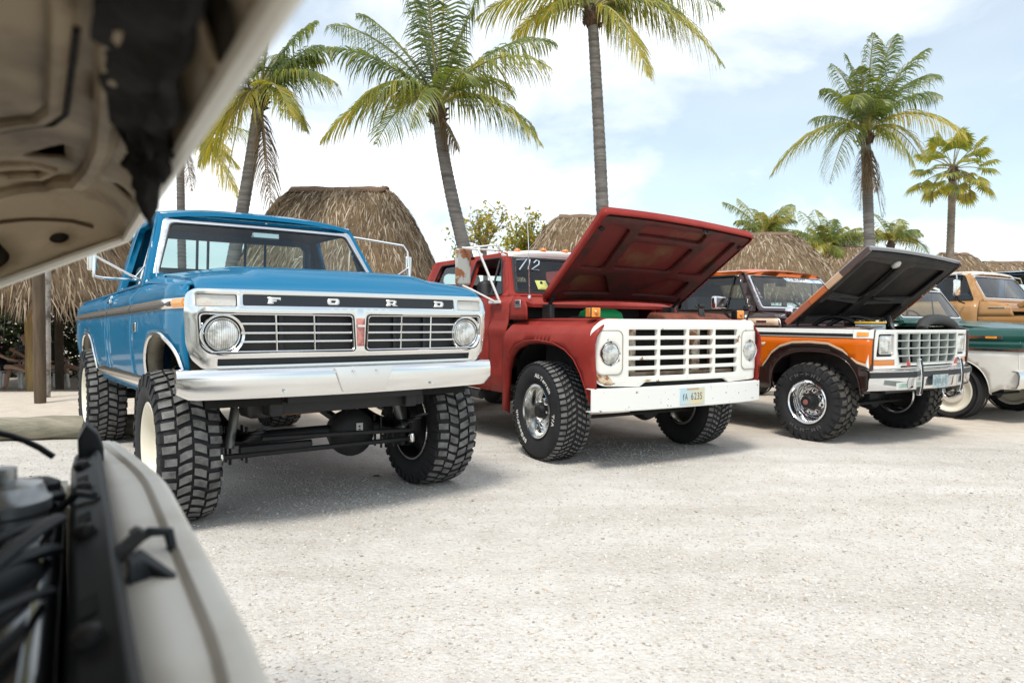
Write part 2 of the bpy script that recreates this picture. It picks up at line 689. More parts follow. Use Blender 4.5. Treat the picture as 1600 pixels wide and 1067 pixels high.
def frond(name, parent, P0, P1, arch, wid=1.0, tone=.4, dry=False, n=52, lean=0.0, droop=.55):
    """coconut frond: arching rachis with two rows of strap leaflets that hang under their own weight"""
    P0, P1 = Vector(P0), Vector(P1)
    d = P1 - P0
    Ln = d.length
    up = Vector((0, 0, 1))
    c1 = P0 + d * .25 + up * arch * Ln
    c2 = P0 + d * .68 + up * arch * Ln * 1.05
    path = bez(P0, c1, c2, P1, 24)
    mb = MB()
    mb.mi = 0
    mb.tube(path, [lerp(.035, .005, (i / 24) ** .8) for i in range(25)], 5)
    mb.mi = 1
    for i in range(n):
        t = .13 + .87 * (i + rP.uniform(-.3, .3)) / n
        t = min(.995, max(.1, t))
        k = t * 24
        a = int(min(23, k))
        q = path[a].lerp(path[a + 1], k - a)
        tg = (path[a + 1] - path[a]).normalized()
        side = tg.cross(up)
        if side.length < .15:
            side = tg.cross(Vector((.4, -1, 0)))
        side.normalize()
        nrm = side.cross(tg).normalized()
        env = (sin(pi * min(1, t * .86 + .12)) ** .75) * (1 if t < .9 else .75)
        for sgn in (-1, 1):
            if rP.random() < .04:
                continue
            L_ = .74 * wid * env * rP.uniform(.82, 1.12) * (Ln / 2.6) ** .4
            fw = lerp(.35, .95, t) + rP.uniform(-.1, .1)
            dr = (side * sgn + tg * fw + nrm * rP.uniform(.05, .35)).normalized()
            g = droop * rP.uniform(.8, 1.5) * 1.5
            w_ = rP.uniform(.011, .017)
            m1 = q + dr * L_ * .45 - up * g * L_ * .14
            m2 = q + dr * L_ * .80 - up * g * L_ * .48
            tp = q + dr * L_ * .95 - up * g * L_ * .85
            wv = (tg * .8 + nrm * .35 * sgn).normalized() * w_
            b = len(mb.v)
            mb.cv = max(0, min(1, tone + rP.gauss(0, .14) + .12 * (t - .5)))
            mb.v += [q - wv * .6, q + wv * .6, m1 - wv, m1 + wv, m2 - wv * .7, m2 + wv * .7, tp]
            mb.F(b, b + 1, b + 3, b + 2)
            mb.F(b + 2, b + 3, b + 5, b + 4)
            mb.F(b + 4, b + 5, b + 6)
    return mb.build(name, [STALKDRY if dry else STALK, DRYF if dry else FROND], parent, attr=True, smooth=60)
def palm_trunk(parent, path, r0, r1, nring=60, mtl=None):
    pts = []
    m = len(path) - 1
    def at(t):
        k = t * m
        a = int(min(m - 1, k))
        return path[a].lerp(path[a + 1], k - a)
    N_ = nring * 2
    rr = []
    for i in range(N_ + 1):
        t = i / N_
        pts.append(at(t))
        r = lerp(r0, r1, t ** .7) * (1 + .25 * max(0, 1 - t * 9)) * (1.03 if i % 2 else .965) * rP.uniform(.985, 1.015)
        rr.append(r)
    MB().tube(pts, rr, 14).build('trunk', mtl or TRUNK, parent, smooth=50)
def crown_base(parent, c, r, h):
    """fibrous boots under the crown"""
    mb = MB()
    mb.lathe([(r * .95, -h), (r * 1.35, -h * .6), (r * 1.5, -h * .1), (r * 1.2, h * .35), (r * .5, h * .6)], c, (0, 0, 1), 14)
    for i in range(26):
        a = rP.uniform(0, 6.28)
        z = rP.uniform(-h * .9, h * .2)
        o = Vector((cos(a), sin(a), 0))
        tq = Vector((-sin(a), cos(a), 0))
        p = Vector(c) + o * r * 1.3 + Vector((0, 0, z))
        e = p + o * r * rP.uniform(.4, .9) + Vector((0, 0, rP.uniform(-.05, .16)))
        w_ = r * rP.uniform(.25, .45)
        mb.add([p - tq * w_, p + tq * w_, e + tq * w_ * .4, e - tq * w_ * .4, p - Vector((0, 0, .07))],
               [(0, 1, 2, 3), (0, 3, 4), (1, 4, 2), (3, 2, 4)])
    mb.build('crown_base', FIBRE, parent, smooth=0)
def coconut_palm(label, base, crown, bend, Y, fronds, r0=.15, r1=.10, dry=(), extra=8, group=None, flen=2.3, xtone=.35):
    """base, crown: photo pixels of the trunk at depth Y; fronds: (tip px, tip py, depth offset, arch, tone)"""
    B = P2D(base[0], base[1], Y)
    C = P2D(crown[0], crown[1], Y)
    G = B + (B - C) * (B.z / max(.1, (C.z - B.z))) * 1.0
    G.z = ground_z(G.x, G.y) - .05
    t = thing('palm_tree', label, 'palm tree', G, 0, group)
    loc = lambda p: Vector(p) - G
    bv = Vector((bend, 0, 0))
    path = bez(loc(G), loc(G).lerp(loc(C), .35) + bv * .2, loc(G).lerp(loc(C), .7) + bv, loc(C), 20)
    palm_trunk(t, path, r0, r1)
    c = loc(C)
    crown_base(t, c, r1 * 1.05, .26)
    for (px, py, dy, ar, tn) in fronds:
        T = loc(P2D(px, py + (14 if ar < .13 else 0), Y + dy))
        frond('frond', t, c + Vector((0, 0, .12)) + (T - c).normalized() * .08, T, max(ar, .15) if py < crown[1] else ar, 1.0, tn, n=72)
    for (px, py, dy, ar) in dry:
        T = loc(P2D(px, py, Y + dy))
        frond('dry_frond', t, c + (T - c).normalized() * .15, T, ar, .55, .5, True, n=34, droop=1.1)
    for i in range(extra):
        a = i * 2.4 + rP.uniform(-.3, .3)
        el = rP.uniform(.15, 1.15)
        d = Vector((cos(a) * cos(el), abs(sin(a)) * cos(el) * .9 + .15, sin(el))).normalized()
        T = c + d * flen * rP.uniform(.8, 1.05)
        T.z -= flen * .28 * (1 - el / 1.3)
        frond('frond', t, c + Vector((0, 0, .12)), T, .12 + .12 * (1 - el), 1.0, xtone + rP.uniform(-.15, .15), n=60)
    return t
coconut_palm('coconut palm with thick leaning grey trunk rising behind the red truck cab', (735, 392), (684, 172), -.22, 13.0,
    [(500, 222, -.6, .30, .62), (512, 75, -.4, .14, .35), (560, 8, .5, .10, .3), (625, -70, .2, .06, .3), (700, -90, .6, .03, .28),
     (662, -60, -.9, .05, .3), (775, -60, .2, .10, .36), (862, 108, -.5, .30, .62), (868, 70, .8, .22, .45), (848, 228, -.2, .30, .58),
     (555, 165, -1.1, .32, .55), (640, 205, -1.2, .42, .5), (735, 130, -1.2, .38, .4), (515, 40, .9, .16, .34), (800, 150, .9, .3, .5)],
    .165, .105, dry=[(715, 232, -.3, .05)], extra=3, flen=2.3)
coconut_palm('tall straight coconut palm with its crown cut by the top of the photo', (940, 330), (925, 22), .05, 14.0,
    [(1132, 106, -.3, .27, .62), (1015, 122, -.9, .28, .72), (1130, 15, .5, .20, .4), (985, 80, .4, .3, .66), (745, 28, -.4, .22, .66), (800, 60, .6, .24, .7),
     (850, 30, -.8, .32, .62), (1060, -70, .2, .15, .35), (880, -140, .3, .06, .3), (960, -150, -.3, .05, .3), (780, -60, .3, .16, .4), (1090, 60, .6, .25, .66)],
    .155, .105, extra=4, flen=2.5)
coconut_palm('coconut palm with curved trunk leaning out beside the open white hood', (372, 335), (406, 150), .10, 13.4,
    [(520, 62, .3, .12, .4), (528, 132, -.3, .24, .5), (478, 205, -.2, .32, .6), (455, 185, -.9, .3, .68), (352, 300, -.6, .35, .78), (300, 210, .5, .22, .7), (330, 120, .4, .2, .5),
     (495, 20, .6, .08, .38), (440, -30, .2, .05, .35), (372, 0, -.3, .06, .4), (340, 60, -.5, .16, .45), (310, 262, -.2, .25, .75), (500, 95, .9, .2, .4)],
    .15, .105, dry=[(425, 330, -.3, .02), (418, 300, .2, .02)], extra=5, flen=1.8)
coconut_palm('slender palm half hidden by the corner of the open white hood', (283, 330), (281, 225), .0, 19.0,
    [(372, 310, -.3, .30, .8), (362, 236, .2, .25, .8), (375, 262, .5, .2, .75), (330, 190, -.2, .2, .7), (200, 200, .3, .2, .6), (210, 260, -.2, .3, .6), (250, 140, .2, .1, .5), (310, 150, .3, .1, .5)],
    .13, .10, dry=[(300, 300, -.4, .3)], extra=4, flen=2.0)
coconut_palm('bushy coconut palm with hanging dead fronds behind the open brown hood', (1358, 395), (1352, 212), .03, 18.0,
    [(1205, 275, -.3, .30, .6), (1296, 288, -.8, .40, .45), (1283, 140, .2, .22, .4), (1320, 70, .3, .08, .35), (1365, 38, -.2, .05, .38), (1400, 40, .4, .05, .35), (1450, 62, .2, .12, .36),
     (1470, 150, -.5, .26, .36), (1466, 120, .6, .2, .34), (1512, 220, -.3, .30, .82), (1430, 262, -.7, .34, .6), (1440, 250, .5, .3, .66), (1330, 170, -1.4, .45, .42), (1385, 165, -1.3, .4, .34), (1345, 90, -.6, .1, .45), (1300, 100, .8, .15, .38)],
    .155, .12, dry=[(1343, 330, -.3, .04), (1378, 340, .1, .06), (1368, 300, -.4, .04), (1348, 300, -.2, .02)], extra=3, flen=2.1)
for lab, b_, c_, Y_, fr in (
    ('young green palm rising behind the thatched roof right of the red hood', (1195, 400), (1193, 372), 26, [(1150, 345, 0, .2, .5), (1188, 318, .3, .05, .72), (1212, 322, -.3, .06, .72), (1238, 322, .2, .1, .6), (1240, 345, .5, .2, .35), (1226, 372, -.2, .3, .35), (1172, 335, .5, .1, .6)]),
    ('low bushy palm between two thatched roofs behind the orange truck', (1290, 420), (1292, 392), 28, [(1240, 362, 0, .15, .5), (1262, 342, .3, .06, .6), (1283, 338, -.3, .05, .6), (1303, 328, .4, .03, .4), (1322, 340, .2, .06, .62), (1345, 356, -.2, .14, .55), (1352, 382, .3, .25, .5), (1232, 388, -.3, .25, .6), (1268, 402, -.8, .3, .7), (1318, 400, -.8, .3, .5)]),
    ('small feathery palm right of the bushy palm trunk', (1400, 410), (1392, 382), 28, [(1370, 345, .2, .1, .7), (1385, 350, -.2, .05, .8), (1410, 338, 0, .06, .6), (1432, 345, .3, .12, .4), (1440, 366, -.2, .25, .45), (1428, 380, .2, .3, .78), (1362, 368, .4, .2, .7)])):
    coconut_palm(lab, b_, c_, 0, Y_, fr, .12, .10, extra=9, flen=2.4, xtone=.5, group='small palms behind the huts')

def fan_palm(label, base, crown, Y):
    B, C = P2D(*base, Y), P2D(*crown, Y)
    G = Vector((B.x, B.y, 0))
    t = thing('fan_palm', label, 'palm tree', G)
    c = C - G
    palm_trunk(t, [Vector((0, 0, -.05)), c * .5, c], .17, .13, 50, mat('fan_palm_trunk', (.20, .165, .13), .9, var=.3, vscale=6, bump=.4, bscale=20))
    crown_base(t, c, .14, .4)
    rs = random.Random(5)
    for i in range(30):
        a = i * 2.399
        el = lerp(1.35, -.85, (i / 29) ** .8)
        d = Vector((cos(a) * cos(el), sin(a) * cos(el), sin(el)))
        Ls = rs.uniform(1.05, 1.35)
        hub = c + Vector((0, 0, .15)) + d * Ls + Vector((0, 0, -.12 * cos(el)))
        mb = MB()
        mb.mi = 0
        mb.tube(bez(c + Vector((0, 0, .1)), c + d * Ls * .4 + Vector((0, 0, .2)), c + d * Ls * .7 + Vector((0, 0, .22)), hub, 6), .018, 4)
        mb.mi = 1
        sd_ = d.cross(Vector((0, 0, 1)))
        sd_ = sd_.normalized() if sd_.length > .1 else Vector((1, 0, 0))
        nn = sd_.cross(d).normalized()
        R = rs.uniform(.5, .66)
        for k in range(26):
            b_ = lerp(-2.0, 2.0, k / 25)
            e = (d * cos(b_) + sd_ * sin(b_)).normalized()
            e2 = Vector((-sin(b_) * d.x + cos(b_) * sd_.x, -sin(b_) * d.y + cos(b_) * sd_.y, -sin(b_) * d.z + cos(b_) * sd_.z))
            mid = hub + e * R * .6 + nn * .06
            tip = hub + e * R * rs.uniform(.92, 1.08) - Vector((0, 0, .26 * R * rs.uniform(.6, 1.4)))
            mb.cv = min(1, max(0, .60 + rs.gauss(0, .13) + (.1 if i > 22 else 0)))
            q = len(mb.v)
            mb.v += [hub, mid - e2 * .045, mid + e2 * .045, tip]
            mb.F(q, q + 1, q + 2)
            mb.F(q + 1, q + 3, q + 2)
        mb.build('fan_leaf', [STALK, FROND], t, attr=True, smooth=0)
    for i in range(9):
        a = rs.uniform(0, 6.28)
        p = c + Vector((cos(a) * .2, sin(a) * .2, -.1))
        e = c + Vector((cos(a) * rs.uniform(.4, .9), sin(a) * .6, -rs.uniform(.8, 1.5)))
        mb = MB()
        mb.cv = .7
        mb.tube(bez(p, p + Vector((cos(a) * .5, sin(a) * .5, .1)), e + Vector((0, 0, .5)), e, 6), .02, 4)
        mb.build('flower_stalk', DRYF, t, attr=True)
fan_palm('slender fan palm with round crown at the right edge of the sky', (1483, 400), (1489, 268), 28)

LEAF = tone_mat('broad_leaf', [(0, (.09, .11, .02)), (.4, (.20, .21, .035)), (.75, (.40, .35, .05)), (1, (.48, .32, .06))], .6, .35, .3, (1.5, 1.4, .6))
BARK = mat('grey_bark', (.19, .17, .15), .9, var=.3, vscale=8)
def leafy_tree(label, base, tips, Y, dens=14, spread=.22, seed=1, tone=.55, lsize=.09):
    B = P2D(base[0], base[1], Y)
    G = Vector((B.x, B.y, 0))
    t = thing('leafy_tree', label, 'tree', G)
    rs = random.Random(seed)
    tr = MB()
    lf = MB()
    b0 = B - G
    tr.tube([(0, 0, -.05), b0 * .6 + Vector((.05, 0, 0)), b0], [.09, .07, .055], 8)
    for (px, py, dy) in tips:
        T = P2D(px, py, Y + dy) - G
        mid = b0.lerp(T, .5) + Vector((rs.uniform(-.15, .15), rs.uniform(-.1, .1), rs.uniform(0, .2)))
        path = bez(b0 - Vector((0, 0, .2)), b0.lerp(mid, .6), mid, T, 8)
        tr.tube(path, [lerp(.035, .008, i / 8) for i in range(9)], 5)
        for i in range(3, 9):
            for k in range(2):
                q = path[i] + Vector((rs.gauss(0, spread), rs.gauss(0, spread), rs.gauss(.05, spread)))
                tr.tube([path[i], path[i].lerp(q, .6) + Vector((0, 0, .03)), q], [.008, .006, .004], 4)
                for j in range(dens):
                    p = q + Vector((rs.gauss(0, spread * .38), rs.gauss(0, spread * .38), rs.gauss(0, spread * .38)))
                    d = Vector((rs.gauss(0, 1), rs.gauss(0, 1), rs.gauss(-.2, .7))).normalized()
                    s_ = d.cross(Vector((rs.gauss(0, 1), rs.gauss(0, 1), 1))).normalized()
                    L_ = lsize * rs.uniform(.7, 1.3)
                    lf.cv = min(1, max(0, tone + rs.gauss(0, .2)))
                    b = len(lf.v)
                    lf.v += [p, p + d * L_ * .5 + s_ * L_ * .3, p + d * L_, p + d * L_ * .5 - s_ * L_ * .3]
                    lf.F(b, b + 1, b + 2, b + 3)
    tr.build('trunk', BARK, t)
    lf.build('crown', LEAF, t, attr=True, smooth=0)
leafy_tree('sparse yellow-green sapling with thin bare twigs behind the red truck', (757, 385), [(745, 328, 0), (775, 328, .3), (792, 332, -.3), (735, 345, .4), (715, 378, -.4), (728, 352, .2), (762, 340, .5), (784, 350, -.2), (705, 390, .3), (742, 372, 0)], 19, 5, .20, 4, .68, .12)
leafy_tree('small bushy yellow-green tree between the antenna and thatched roof', (822, 400), [(810, 352, 0), (825, 348, .3), (838, 352, -.3), (800, 372, .4), (842, 368, .2), (822, 360, -.4), (815, 378, .3), (832, 380, -.2), (802, 385, .1)], 21, 12, .22, 9, .55, .13)

# ---------------------------------------------------------------- thatched huts
THATCH = tone_mat('thatch_strand', [(0, (.10, .066, .04)), (.35, (.23, .165, .108)), (.7, (.375, .295, .21)), (1, (.54, .455, .36))], .9, 0, .1)
THATCHB = mat('thatch_under', (.15, .10, .055), .95, var=.4, vscale=9, bump=.8, bscale=40)
POST = mat('hut_post', (.21, .15, .085), .85, var=.4, vscale=3, stretch=(3, 3, .5), bump=.4, bscale=30)
RIDGE = mat('ridge_cover', (.17, .105, .065), .9, var=.35, vscale=8, bump=.5, bscale=20)
def hut(label, c, R, zt, ze, ridge, n, seed, rot=0, posts=6, ln=.45, pw=.6, group='thatched huts', wdt=1.0, shade=0.0):
    """thatched hut: c = centre on the ground, R = eave half sizes, ridge = half length of the ridge"""
    rs = random.Random(seed)
    gz = ground_z(c[0], c[1])
    t = thing('thatched_hut', label, 'hut', (c[0], c[1], gz), rot, group)
    zt, ze = zt - gz, ze - gz
    def surf(a, q):
        r = q ** .78
        x = cos(a) * lerp(.06, R[0] - ridge, r) + ridge * max(-1, min(1, cos(a) * 1.7))
        y = sin(a) * lerp(.06, R[1], r)
        z = zt - (zt - ze) * q ** 1.22
        return Vector((x, y, z))
    mb = MB()
    na, nq = 40, 14
    mb.grid(lambda u, v: surf(u, v) - Vector((0, 0, .06)), [2 * pi * i / na for i in range(na + 1)], [j / nq for j in range(nq + 1)])
    mb.build('roof_frame', THATCHB, t, solid=.08)
    mb = MB()
    rows = 15
    for i in range(n):
        q = ((i / n) * rows // 1 + rs.random() * .45 + .3 + .12 * sin(i * .7)) / rows
        q = min(1.0, max(.01, q)) ** .85
        a = rs.uniform(0, 2 * pi)
        p = surf(a, q)
        e = surf(a, min(1, q + .02)) - surf(a, q)
        if q > .97:
            e = surf(a, q) - surf(a, q - .02)
        e.normalize()
        tq = Vector((-sin(a), cos(a), 0))
        nr = tq.cross(e).normalized()
        if nr.z < 0:
            nr = -nr
        L_ = ln * rs.uniform(.6, 1.4)
        d = (e + tq * rs.gauss(0, .20) + nr * rs.uniform(-.04, .22)).normalized()
        w_ = wdt * rs.uniform(.005, .012)
        p = p + nr * rs.uniform(-.02, .05) - d * L_ * .4
        m_ = p + d * L_ * .55 + nr * rs.uniform(-.01, .03)
        f = p + d * L_ - nr * rs.uniform(0, .05) - Vector((0, 0, .12 * L_ * rs.random()))
        s_ = (tq + nr * rs.gauss(0, .5)).normalized() * w_
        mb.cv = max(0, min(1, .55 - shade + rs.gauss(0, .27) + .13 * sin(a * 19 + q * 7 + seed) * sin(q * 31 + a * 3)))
        b = len(mb.v)
        mb.v += [p - s_, p + s_, m_ - s_, m_ + s_, f]
        mb.F(b, b + 1, b + 3, b + 2)
        mb.F(b + 2, b + 3, b + 4)
    tag(mb.build('thatch', THATCH, t, attr=True, smooth=0), kind='stuff')
    mb = MB()
    nn = 12
    for sgn in (-1, 1):
        pass
    prof = [(-.34, -.16), (-.30, -.10), (-.10, .05), (.10, .05), (.30, -.10), (.34, -.16)]
    rings = []
    for i in range(nn + 1):
        x = lerp(-ridge * 1.05 - .1, ridge * 1.05 + .1, i / nn)
        wob = rs.uniform(-.015, .02)
        rings.append([(x + rs.uniform(-.02, .02), p[0] * pw * 1.4, zt + .02 + p[1] * pw + wob) for p in prof])
    mb.loft(rings, False, False)
    mb.build('ridge_cover', RIDGE, t, solid=.04)
    for i in range(posts):
        a = 2 * pi * (i + .5) / posts
        x, y = cos(a) * R[0] * .82, sin(a) * R[1] * .82
        MB().tube([(x, y, -.1), (x, y, ze + .25)], .075, 10).build('post', POST, t)
    return t
def hut_at(label, px, Y, half, top, eave_z, ridge, n, seed, **k):
    c = P2D(px, top, Y)
    return hut(label, (c.x, c.y), (half, half * .85), c.z, eave_z, ridge, n, seed, **k)
hut_at('large thatched hut roof right behind the blue truck cab', 532, 14.5, 2.15, 300, 1.75, .85, 21000, 1, rot=radians(-4))
hut_at('thatched hut roof behind the red truck cab and open red hood', 925, 20, 2.3, 341, 2.0, .8, 9000, 2, wdt=1.3)
hut_at('pale thatched hut roof above the orange truck cab', 1195, 24, 2.65, 368, 2.0, .75, 9000, 3, wdt=1.4)
hut_at('thatched hut with a reddish ridge behind the open brown hood', 1335, 28, 2.4, 388, 2.2, .75, 6500, 4, wdt=1.6)
hut_at('thatched hut roof at the foot of the slender fan palm', 1490, 33, 2.3, 398, 2.3, .5, 2500, 5, wdt=2.0)
hut_at('farthest thatched hut roof above the tan truck, at the right edge', 1577, 36, 2.7, 411, 2.5, 1.2, 2500, 6, wdt=2.0)

# open beach hut on the left, with its posts one by one
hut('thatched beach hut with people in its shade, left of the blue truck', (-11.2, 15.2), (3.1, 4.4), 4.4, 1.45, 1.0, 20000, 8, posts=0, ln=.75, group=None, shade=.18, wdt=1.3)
GREYPOST = mat('palm_log_post', (.34, .31, .28), .9, col2=(.10, .085, .07), vscale=7, thr=(.45, .62), bump=.5, bscale=20)
def post(label, px, py, Y, r, h, mt, lean=0, flare=0):
    g = P2D(px, py, Y)
    z0 = ground_z(g.x, Y)
    rs = random.Random(int(px * 7))
    t = MB()
    rings = [(lean * k / 8, 0, h * k / 8) for k in range(9)]
    rr = [r * (1 + flare * max(0, 1 - k / 1.5)) * rs.uniform(.95, 1.05) for k in range(9)]
    t.tube([(0, 0, -.1)] + rings, [rr[0]] + rr, 12)
    o = t.build('hut_post', mt, None, smooth=60)
    o.location = (g.x, Y, z0)
    return tag(o, label, 'post', 'posts of the beach hut')
post('brown wooden front post of the beach hut, nearest the log', 63, 634, 9.8, .075, 1.85, mat('sawn_post', (.085, .058, .035), .85, var=.45, vscale=4, stretch=(4, 4, .4), bump=.4, bscale=30), .0)
po = post('mottled grey palm-log post just right of the front post', 72, 617, 10.6, .06, 2.1, GREYPOST, .03, .0)
MB().box((0, -.066, 1.15), (.085, .006, .075)).build('paper_notice', mat('white_paper', (.75, .75, .74), .8), po)
post('yellowish round post left of the front post', 48, 600, 13.0, .085, 2.0, mat('yellow_post', (.27, .18, .07), .8, var=.4, vscale=4, stretch=(3, 3, .4)))
post('dark thin post at the back of the beach hut', 93, 590, 16.0, .09, 2.2, mat('dark_post', (.06, .045, .03), .9, var=.3, vscale=4))
# parking log
g0, g1 = P2D(-60, 672, 6.75), P2D(180, 668, 7.05)
mb = MB()
path = []
rs = random.Random(2)
for i in range(15):
    p = Vector((lerp(-5.45, -3.7, i / 14), lerp(6.72, 7.15, i / 14), .115))
    path.append(p + Vector((0, rs.uniform(-.006, .006), rs.uniform(-.006, .006))))
mb.tube(path, [.112 * rs.uniform(.96, 1.04) for _ in path], 20)
LOG = mat('weathered_log', (.15, .145, .105), .9, col2=(.31, .28, .215), vscale=3.0, stretch=(.5, 4, 4), thr=(.35, .65), bump=.6, bscale=18)
tag(mb.build('parking_log', LOG, smooth=60), 'weathered greenish log lying as a parking stop behind the blue truck', 'log')

# dark hedge behind the beach hut; low planting far behind the huts
HEDGE = tone_mat('hedge_leaf', [(0, (.012, .02, .008)), (.5, (.03, .045, .015)), (1, (.07, .085, .025))], .5, .15, .4)
def hedge(name, label, a, b, h, th, n, seed, size, z0=0, cat='hedge'):
    rs = random.Random(seed)
    t = thing(name, label, cat, (a[0], a[1], z0))
    lf, st = MB(), MB()
    A, B_ = Vector((0, 0, 0)), Vector((b[0] - a[0], b[1] - a[1], 0))
    pr = Vector((-(B_.y), B_.x, 0)).normalized()
    for i in range(n):
        u, z = rs.random(), rs.random() ** .9
        top = h * (.8 + .2 * sin(u * 23 + seed) * sin(u * 57))
        p = A.lerp(B_, u) + pr * rs.gauss(0, th) + Vector((0, 0, z * top + .05))
        d = Vector((rs.gauss(0, 1), rs.gauss(0, 1), rs.gauss(-.1, .6))).normalized()
        s_ = d.cross(Vector((rs.gauss(0, 1), rs.gauss(0, 1), 1))).normalized()
        L_ = size * rs.uniform(.6, 1.4)
        lf.cv = max(0, min(1, .45 + rs.gauss(0, .25)))
        q = len(lf.v)
        lf.v += [p, p + d * L_ * .5 + s_ * L_ * .28, p + d * L_, p + d * L_ * .5 - s_ * L_ * .28]
        lf.F(q, q + 1, q + 2, q + 3)
    for i in range(max(3, n // 900)):
        p = A.lerp(B_, rs.random()) + pr * rs.gauss(0, th * .5)
        MB().tube([p, p + Vector((rs.gauss(0, .1), 0, h * .5)), p + Vector((rs.gauss(0, .25), rs.gauss(0, .1), h * .85))], [.03, .02, .01], 5).build('stem', BARK, t)
    tag(lf.build('foliage', HEDGE, t, attr=True, smooth=0), kind='stuff')
hedge('hedge', 'dark leafy hedge with bright gaps behind the beach hut', (-22, 19.5), (-7.6, 20.5), 2.9, .5, 30000, 3, .17, -.5)
hedge('hedge', 'low green planting far behind the thatched huts', (-12, 44), (62, 46), 2.6, .8, 16000, 5, .34, 0)
# ---------------------------------------------------------------- vehicle helpers
GLYPH = {}
def load_glyphs(chars):
    obs = []
    for bold in (0, 1):
        for ch in sorted(set(chars)):
            cu = bpy.data.curves.new('g', 'FONT')
            cu.body = ch
            cu.size = 1.0
            cu.offset = .022 * bold
            cu.resolution_u = 3
            o = bpy.data.objects.new('g', cu)
            COL.objects.link(o)
            obs.append((bold, ch, o))
    dg = bpy.context.evaluated_depsgraph_get()
    for bold, ch, o in obs:
        me = bpy.data.meshes.new_from_object(o.evaluated_get(dg))
        vs = [v.co.to_2d() for v in me.vertices]
        fs = [tuple(p.vertices) for p in me.polygons]
        x0 = min((v.x for v in vs), default=0)
        x1 = max((v.x for v in vs), default=.3)
        GLYPH[(ch, bold)] = ([Vector((v.x - x0, v.y)) for v in vs], fs, x1 - x0)
        bpy.data.meshes.remove(me)
    for _, _, o in obs:
        cu = o.data
        bpy.data.objects.remove(o)
        bpy.data.curves.remove(cu)
load_glyphs('ALITERANBFGOODRICHUSDW0123456789-/.•fkmdoargincheltsMPYKVX')
def text_mesh(txt, h, sp=.12, bold=0, sx=1.0):
    """flat lettering as (verts2d, faces) centred on 0; h = capital height"""
    k = h / .73
    x = 0
    V_, F_ = [], []
    for ch in txt:
        if ch == ' ':
            x += .35 * sx
            continue
        vs, fs, wd = GLYPH[(ch, bold)]
        b = len(V_)
        V_ += [Vector(((v.x * sx + x) * k, v.y * k)) for v in vs]
        F_ += [tuple(b + i for i in f) for f in fs]
        x += wd * sx + sp
    tot = (x - sp) * k
    return [Vector((v.x - tot / 2, v.y)) for v in V_], F_, tot
def flat_text(mb, txt, h, c, xd, yd, sp=.12, bold=0, sx=1.0):
    c, xd, yd = Vector(c), Vector(xd), Vector(yd)
    vs, fs, _ = text_mesh(txt, h, sp, bold, sx)
    mb.add([c + xd * v.x + yd * (v.y - h / 2) for v in vs], fs)
    return mb
def worn_marks(mb, n, w, h, c, xd, yd, seed=1):
    """a row of n small strokes standing for print too small to read in the photograph"""
    rs = random.Random(seed)
    c, xd, yd = Vector(c), Vector(xd), Vector(yd)
    for i in range(n):
        x0 = -w / 2 + w * (i + .12) / n
        x1 = x0 + w / n * rs.uniform(.35, .75)
        y0, y1 = -h / 2 * rs.uniform(.5, 1), h / 2 * rs.uniform(.6, 1)
        mb.add([c + xd * x0 + yd * y0, c + xd * x1 + yd * y0, c + xd * x1 + yd * y1, c + xd * x0 + yd * y1], [(0, 1, 2, 3)])
    return mb
def ring_marks(mb, n, h, r, x, mid, span, seed=1):
    """moulded side-wall characters worn past reading"""
    rs = random.Random(seed)
    for i in range(n):
        a0 = mid + span / 2 - span * (i + .15) / n
        a1 = a0 - span / n * .62
        for k in range(3):
            if rs.random() < .25:
                continue
            p, q = (a0, lerp(a0, a1, .28)) if k == 0 else ((a0, a1) if k == 1 else (lerp(a0, a1, .72), a1))
            r0, r1 = (r, r + h) if k != 1 else (r + h * rs.choice((.0, .38, .76)), 0)
            r1 = r1 or r0 + h * .24
            mb.add([(x - .0004 * k, -cos(t) * rd, sin(t) * rd) for t, rd in ((p, r0), (q, r0), (q, r1), (p, r1))], [(0, 1, 2, 3)])
def ring_text(mb, txt, h, r, x, mid, sgn, sp=.14, bold=1, sx=1.15, inward=False):
    """lettering round the side wall of a tyre; outward normal = -x; mid = angle of the text middle, clockwise as seen from outside"""
    vs, fs, tot = text_mesh(txt, h, sp, bold, sx)
    out = []
    for v in vs:
        rad = r + v.y
        a = mid - v.x / r
        out.append((x, cos(a) * rad * -1 if False else -cos(a) * rad, sin(a) * rad))
    mb.add(out, fs)

RUBBER = mat('tyre_rubber', (.022, .022, .024), .75, var=.25, vscale=9, spec=.3)
TREAD = mat('worn_tread', (.085, .083, .080), .88, col2=(.23, .23, .225), vscale=11, thr=(.35, .68), spec=.2, bump=.3, bscale=70)
TREADD = mat('dusty_tread', (.075, .068, .060), .9, var=.4, vscale=22, spec=.2)
LETTERW = mat('tyre_letter_white', (.72, .71, .68), .7, var=.12, vscale=30)
LETTERG = mat('tyre_letter_grey', (.085, .083, .080), .8)
CHROME = mat('chrome', (.82, .83, .84), .10, 1.0)
CHROMES = mat('satin_chrome', (.83, .83, .82), .17, 1.0)
ALU = mat('polished_aluminium', (.74, .74, .72), .2, 1.0)
STEEL = mat('dark_steel', (.03, .03, .032), .5, .4)
BLACK = mat('black_satin', (.010, .010, .011), .45)
BLACKM = mat('chassis_black', (.012, .012, .013), .6, var=.4, vscale=7)
GREASE = mat('greasy_dark', (.02, .018, .017), .55, var=.5, vscale=11)
DARKIN = mat('dark_cavity', (.006, .006, .006), .9)
CREAMW = mat('cream_wheel_paint', (.78, .73, .61), .35, coat=.3)
WHITEP = mat('white_enamel', (.80, .80, .77), .35, coat=.3, var=.05, vscale=5)
GLASS = glass_mat('window_glass', (.72, .82, .82), 1.0)
WGLASS = glass_mat('windshield_glass', (.74, .84, .85), 1.0)
LENS = glass_mat('lens_glass', (.95, .96, .97), 1.0, 1.5, .05)
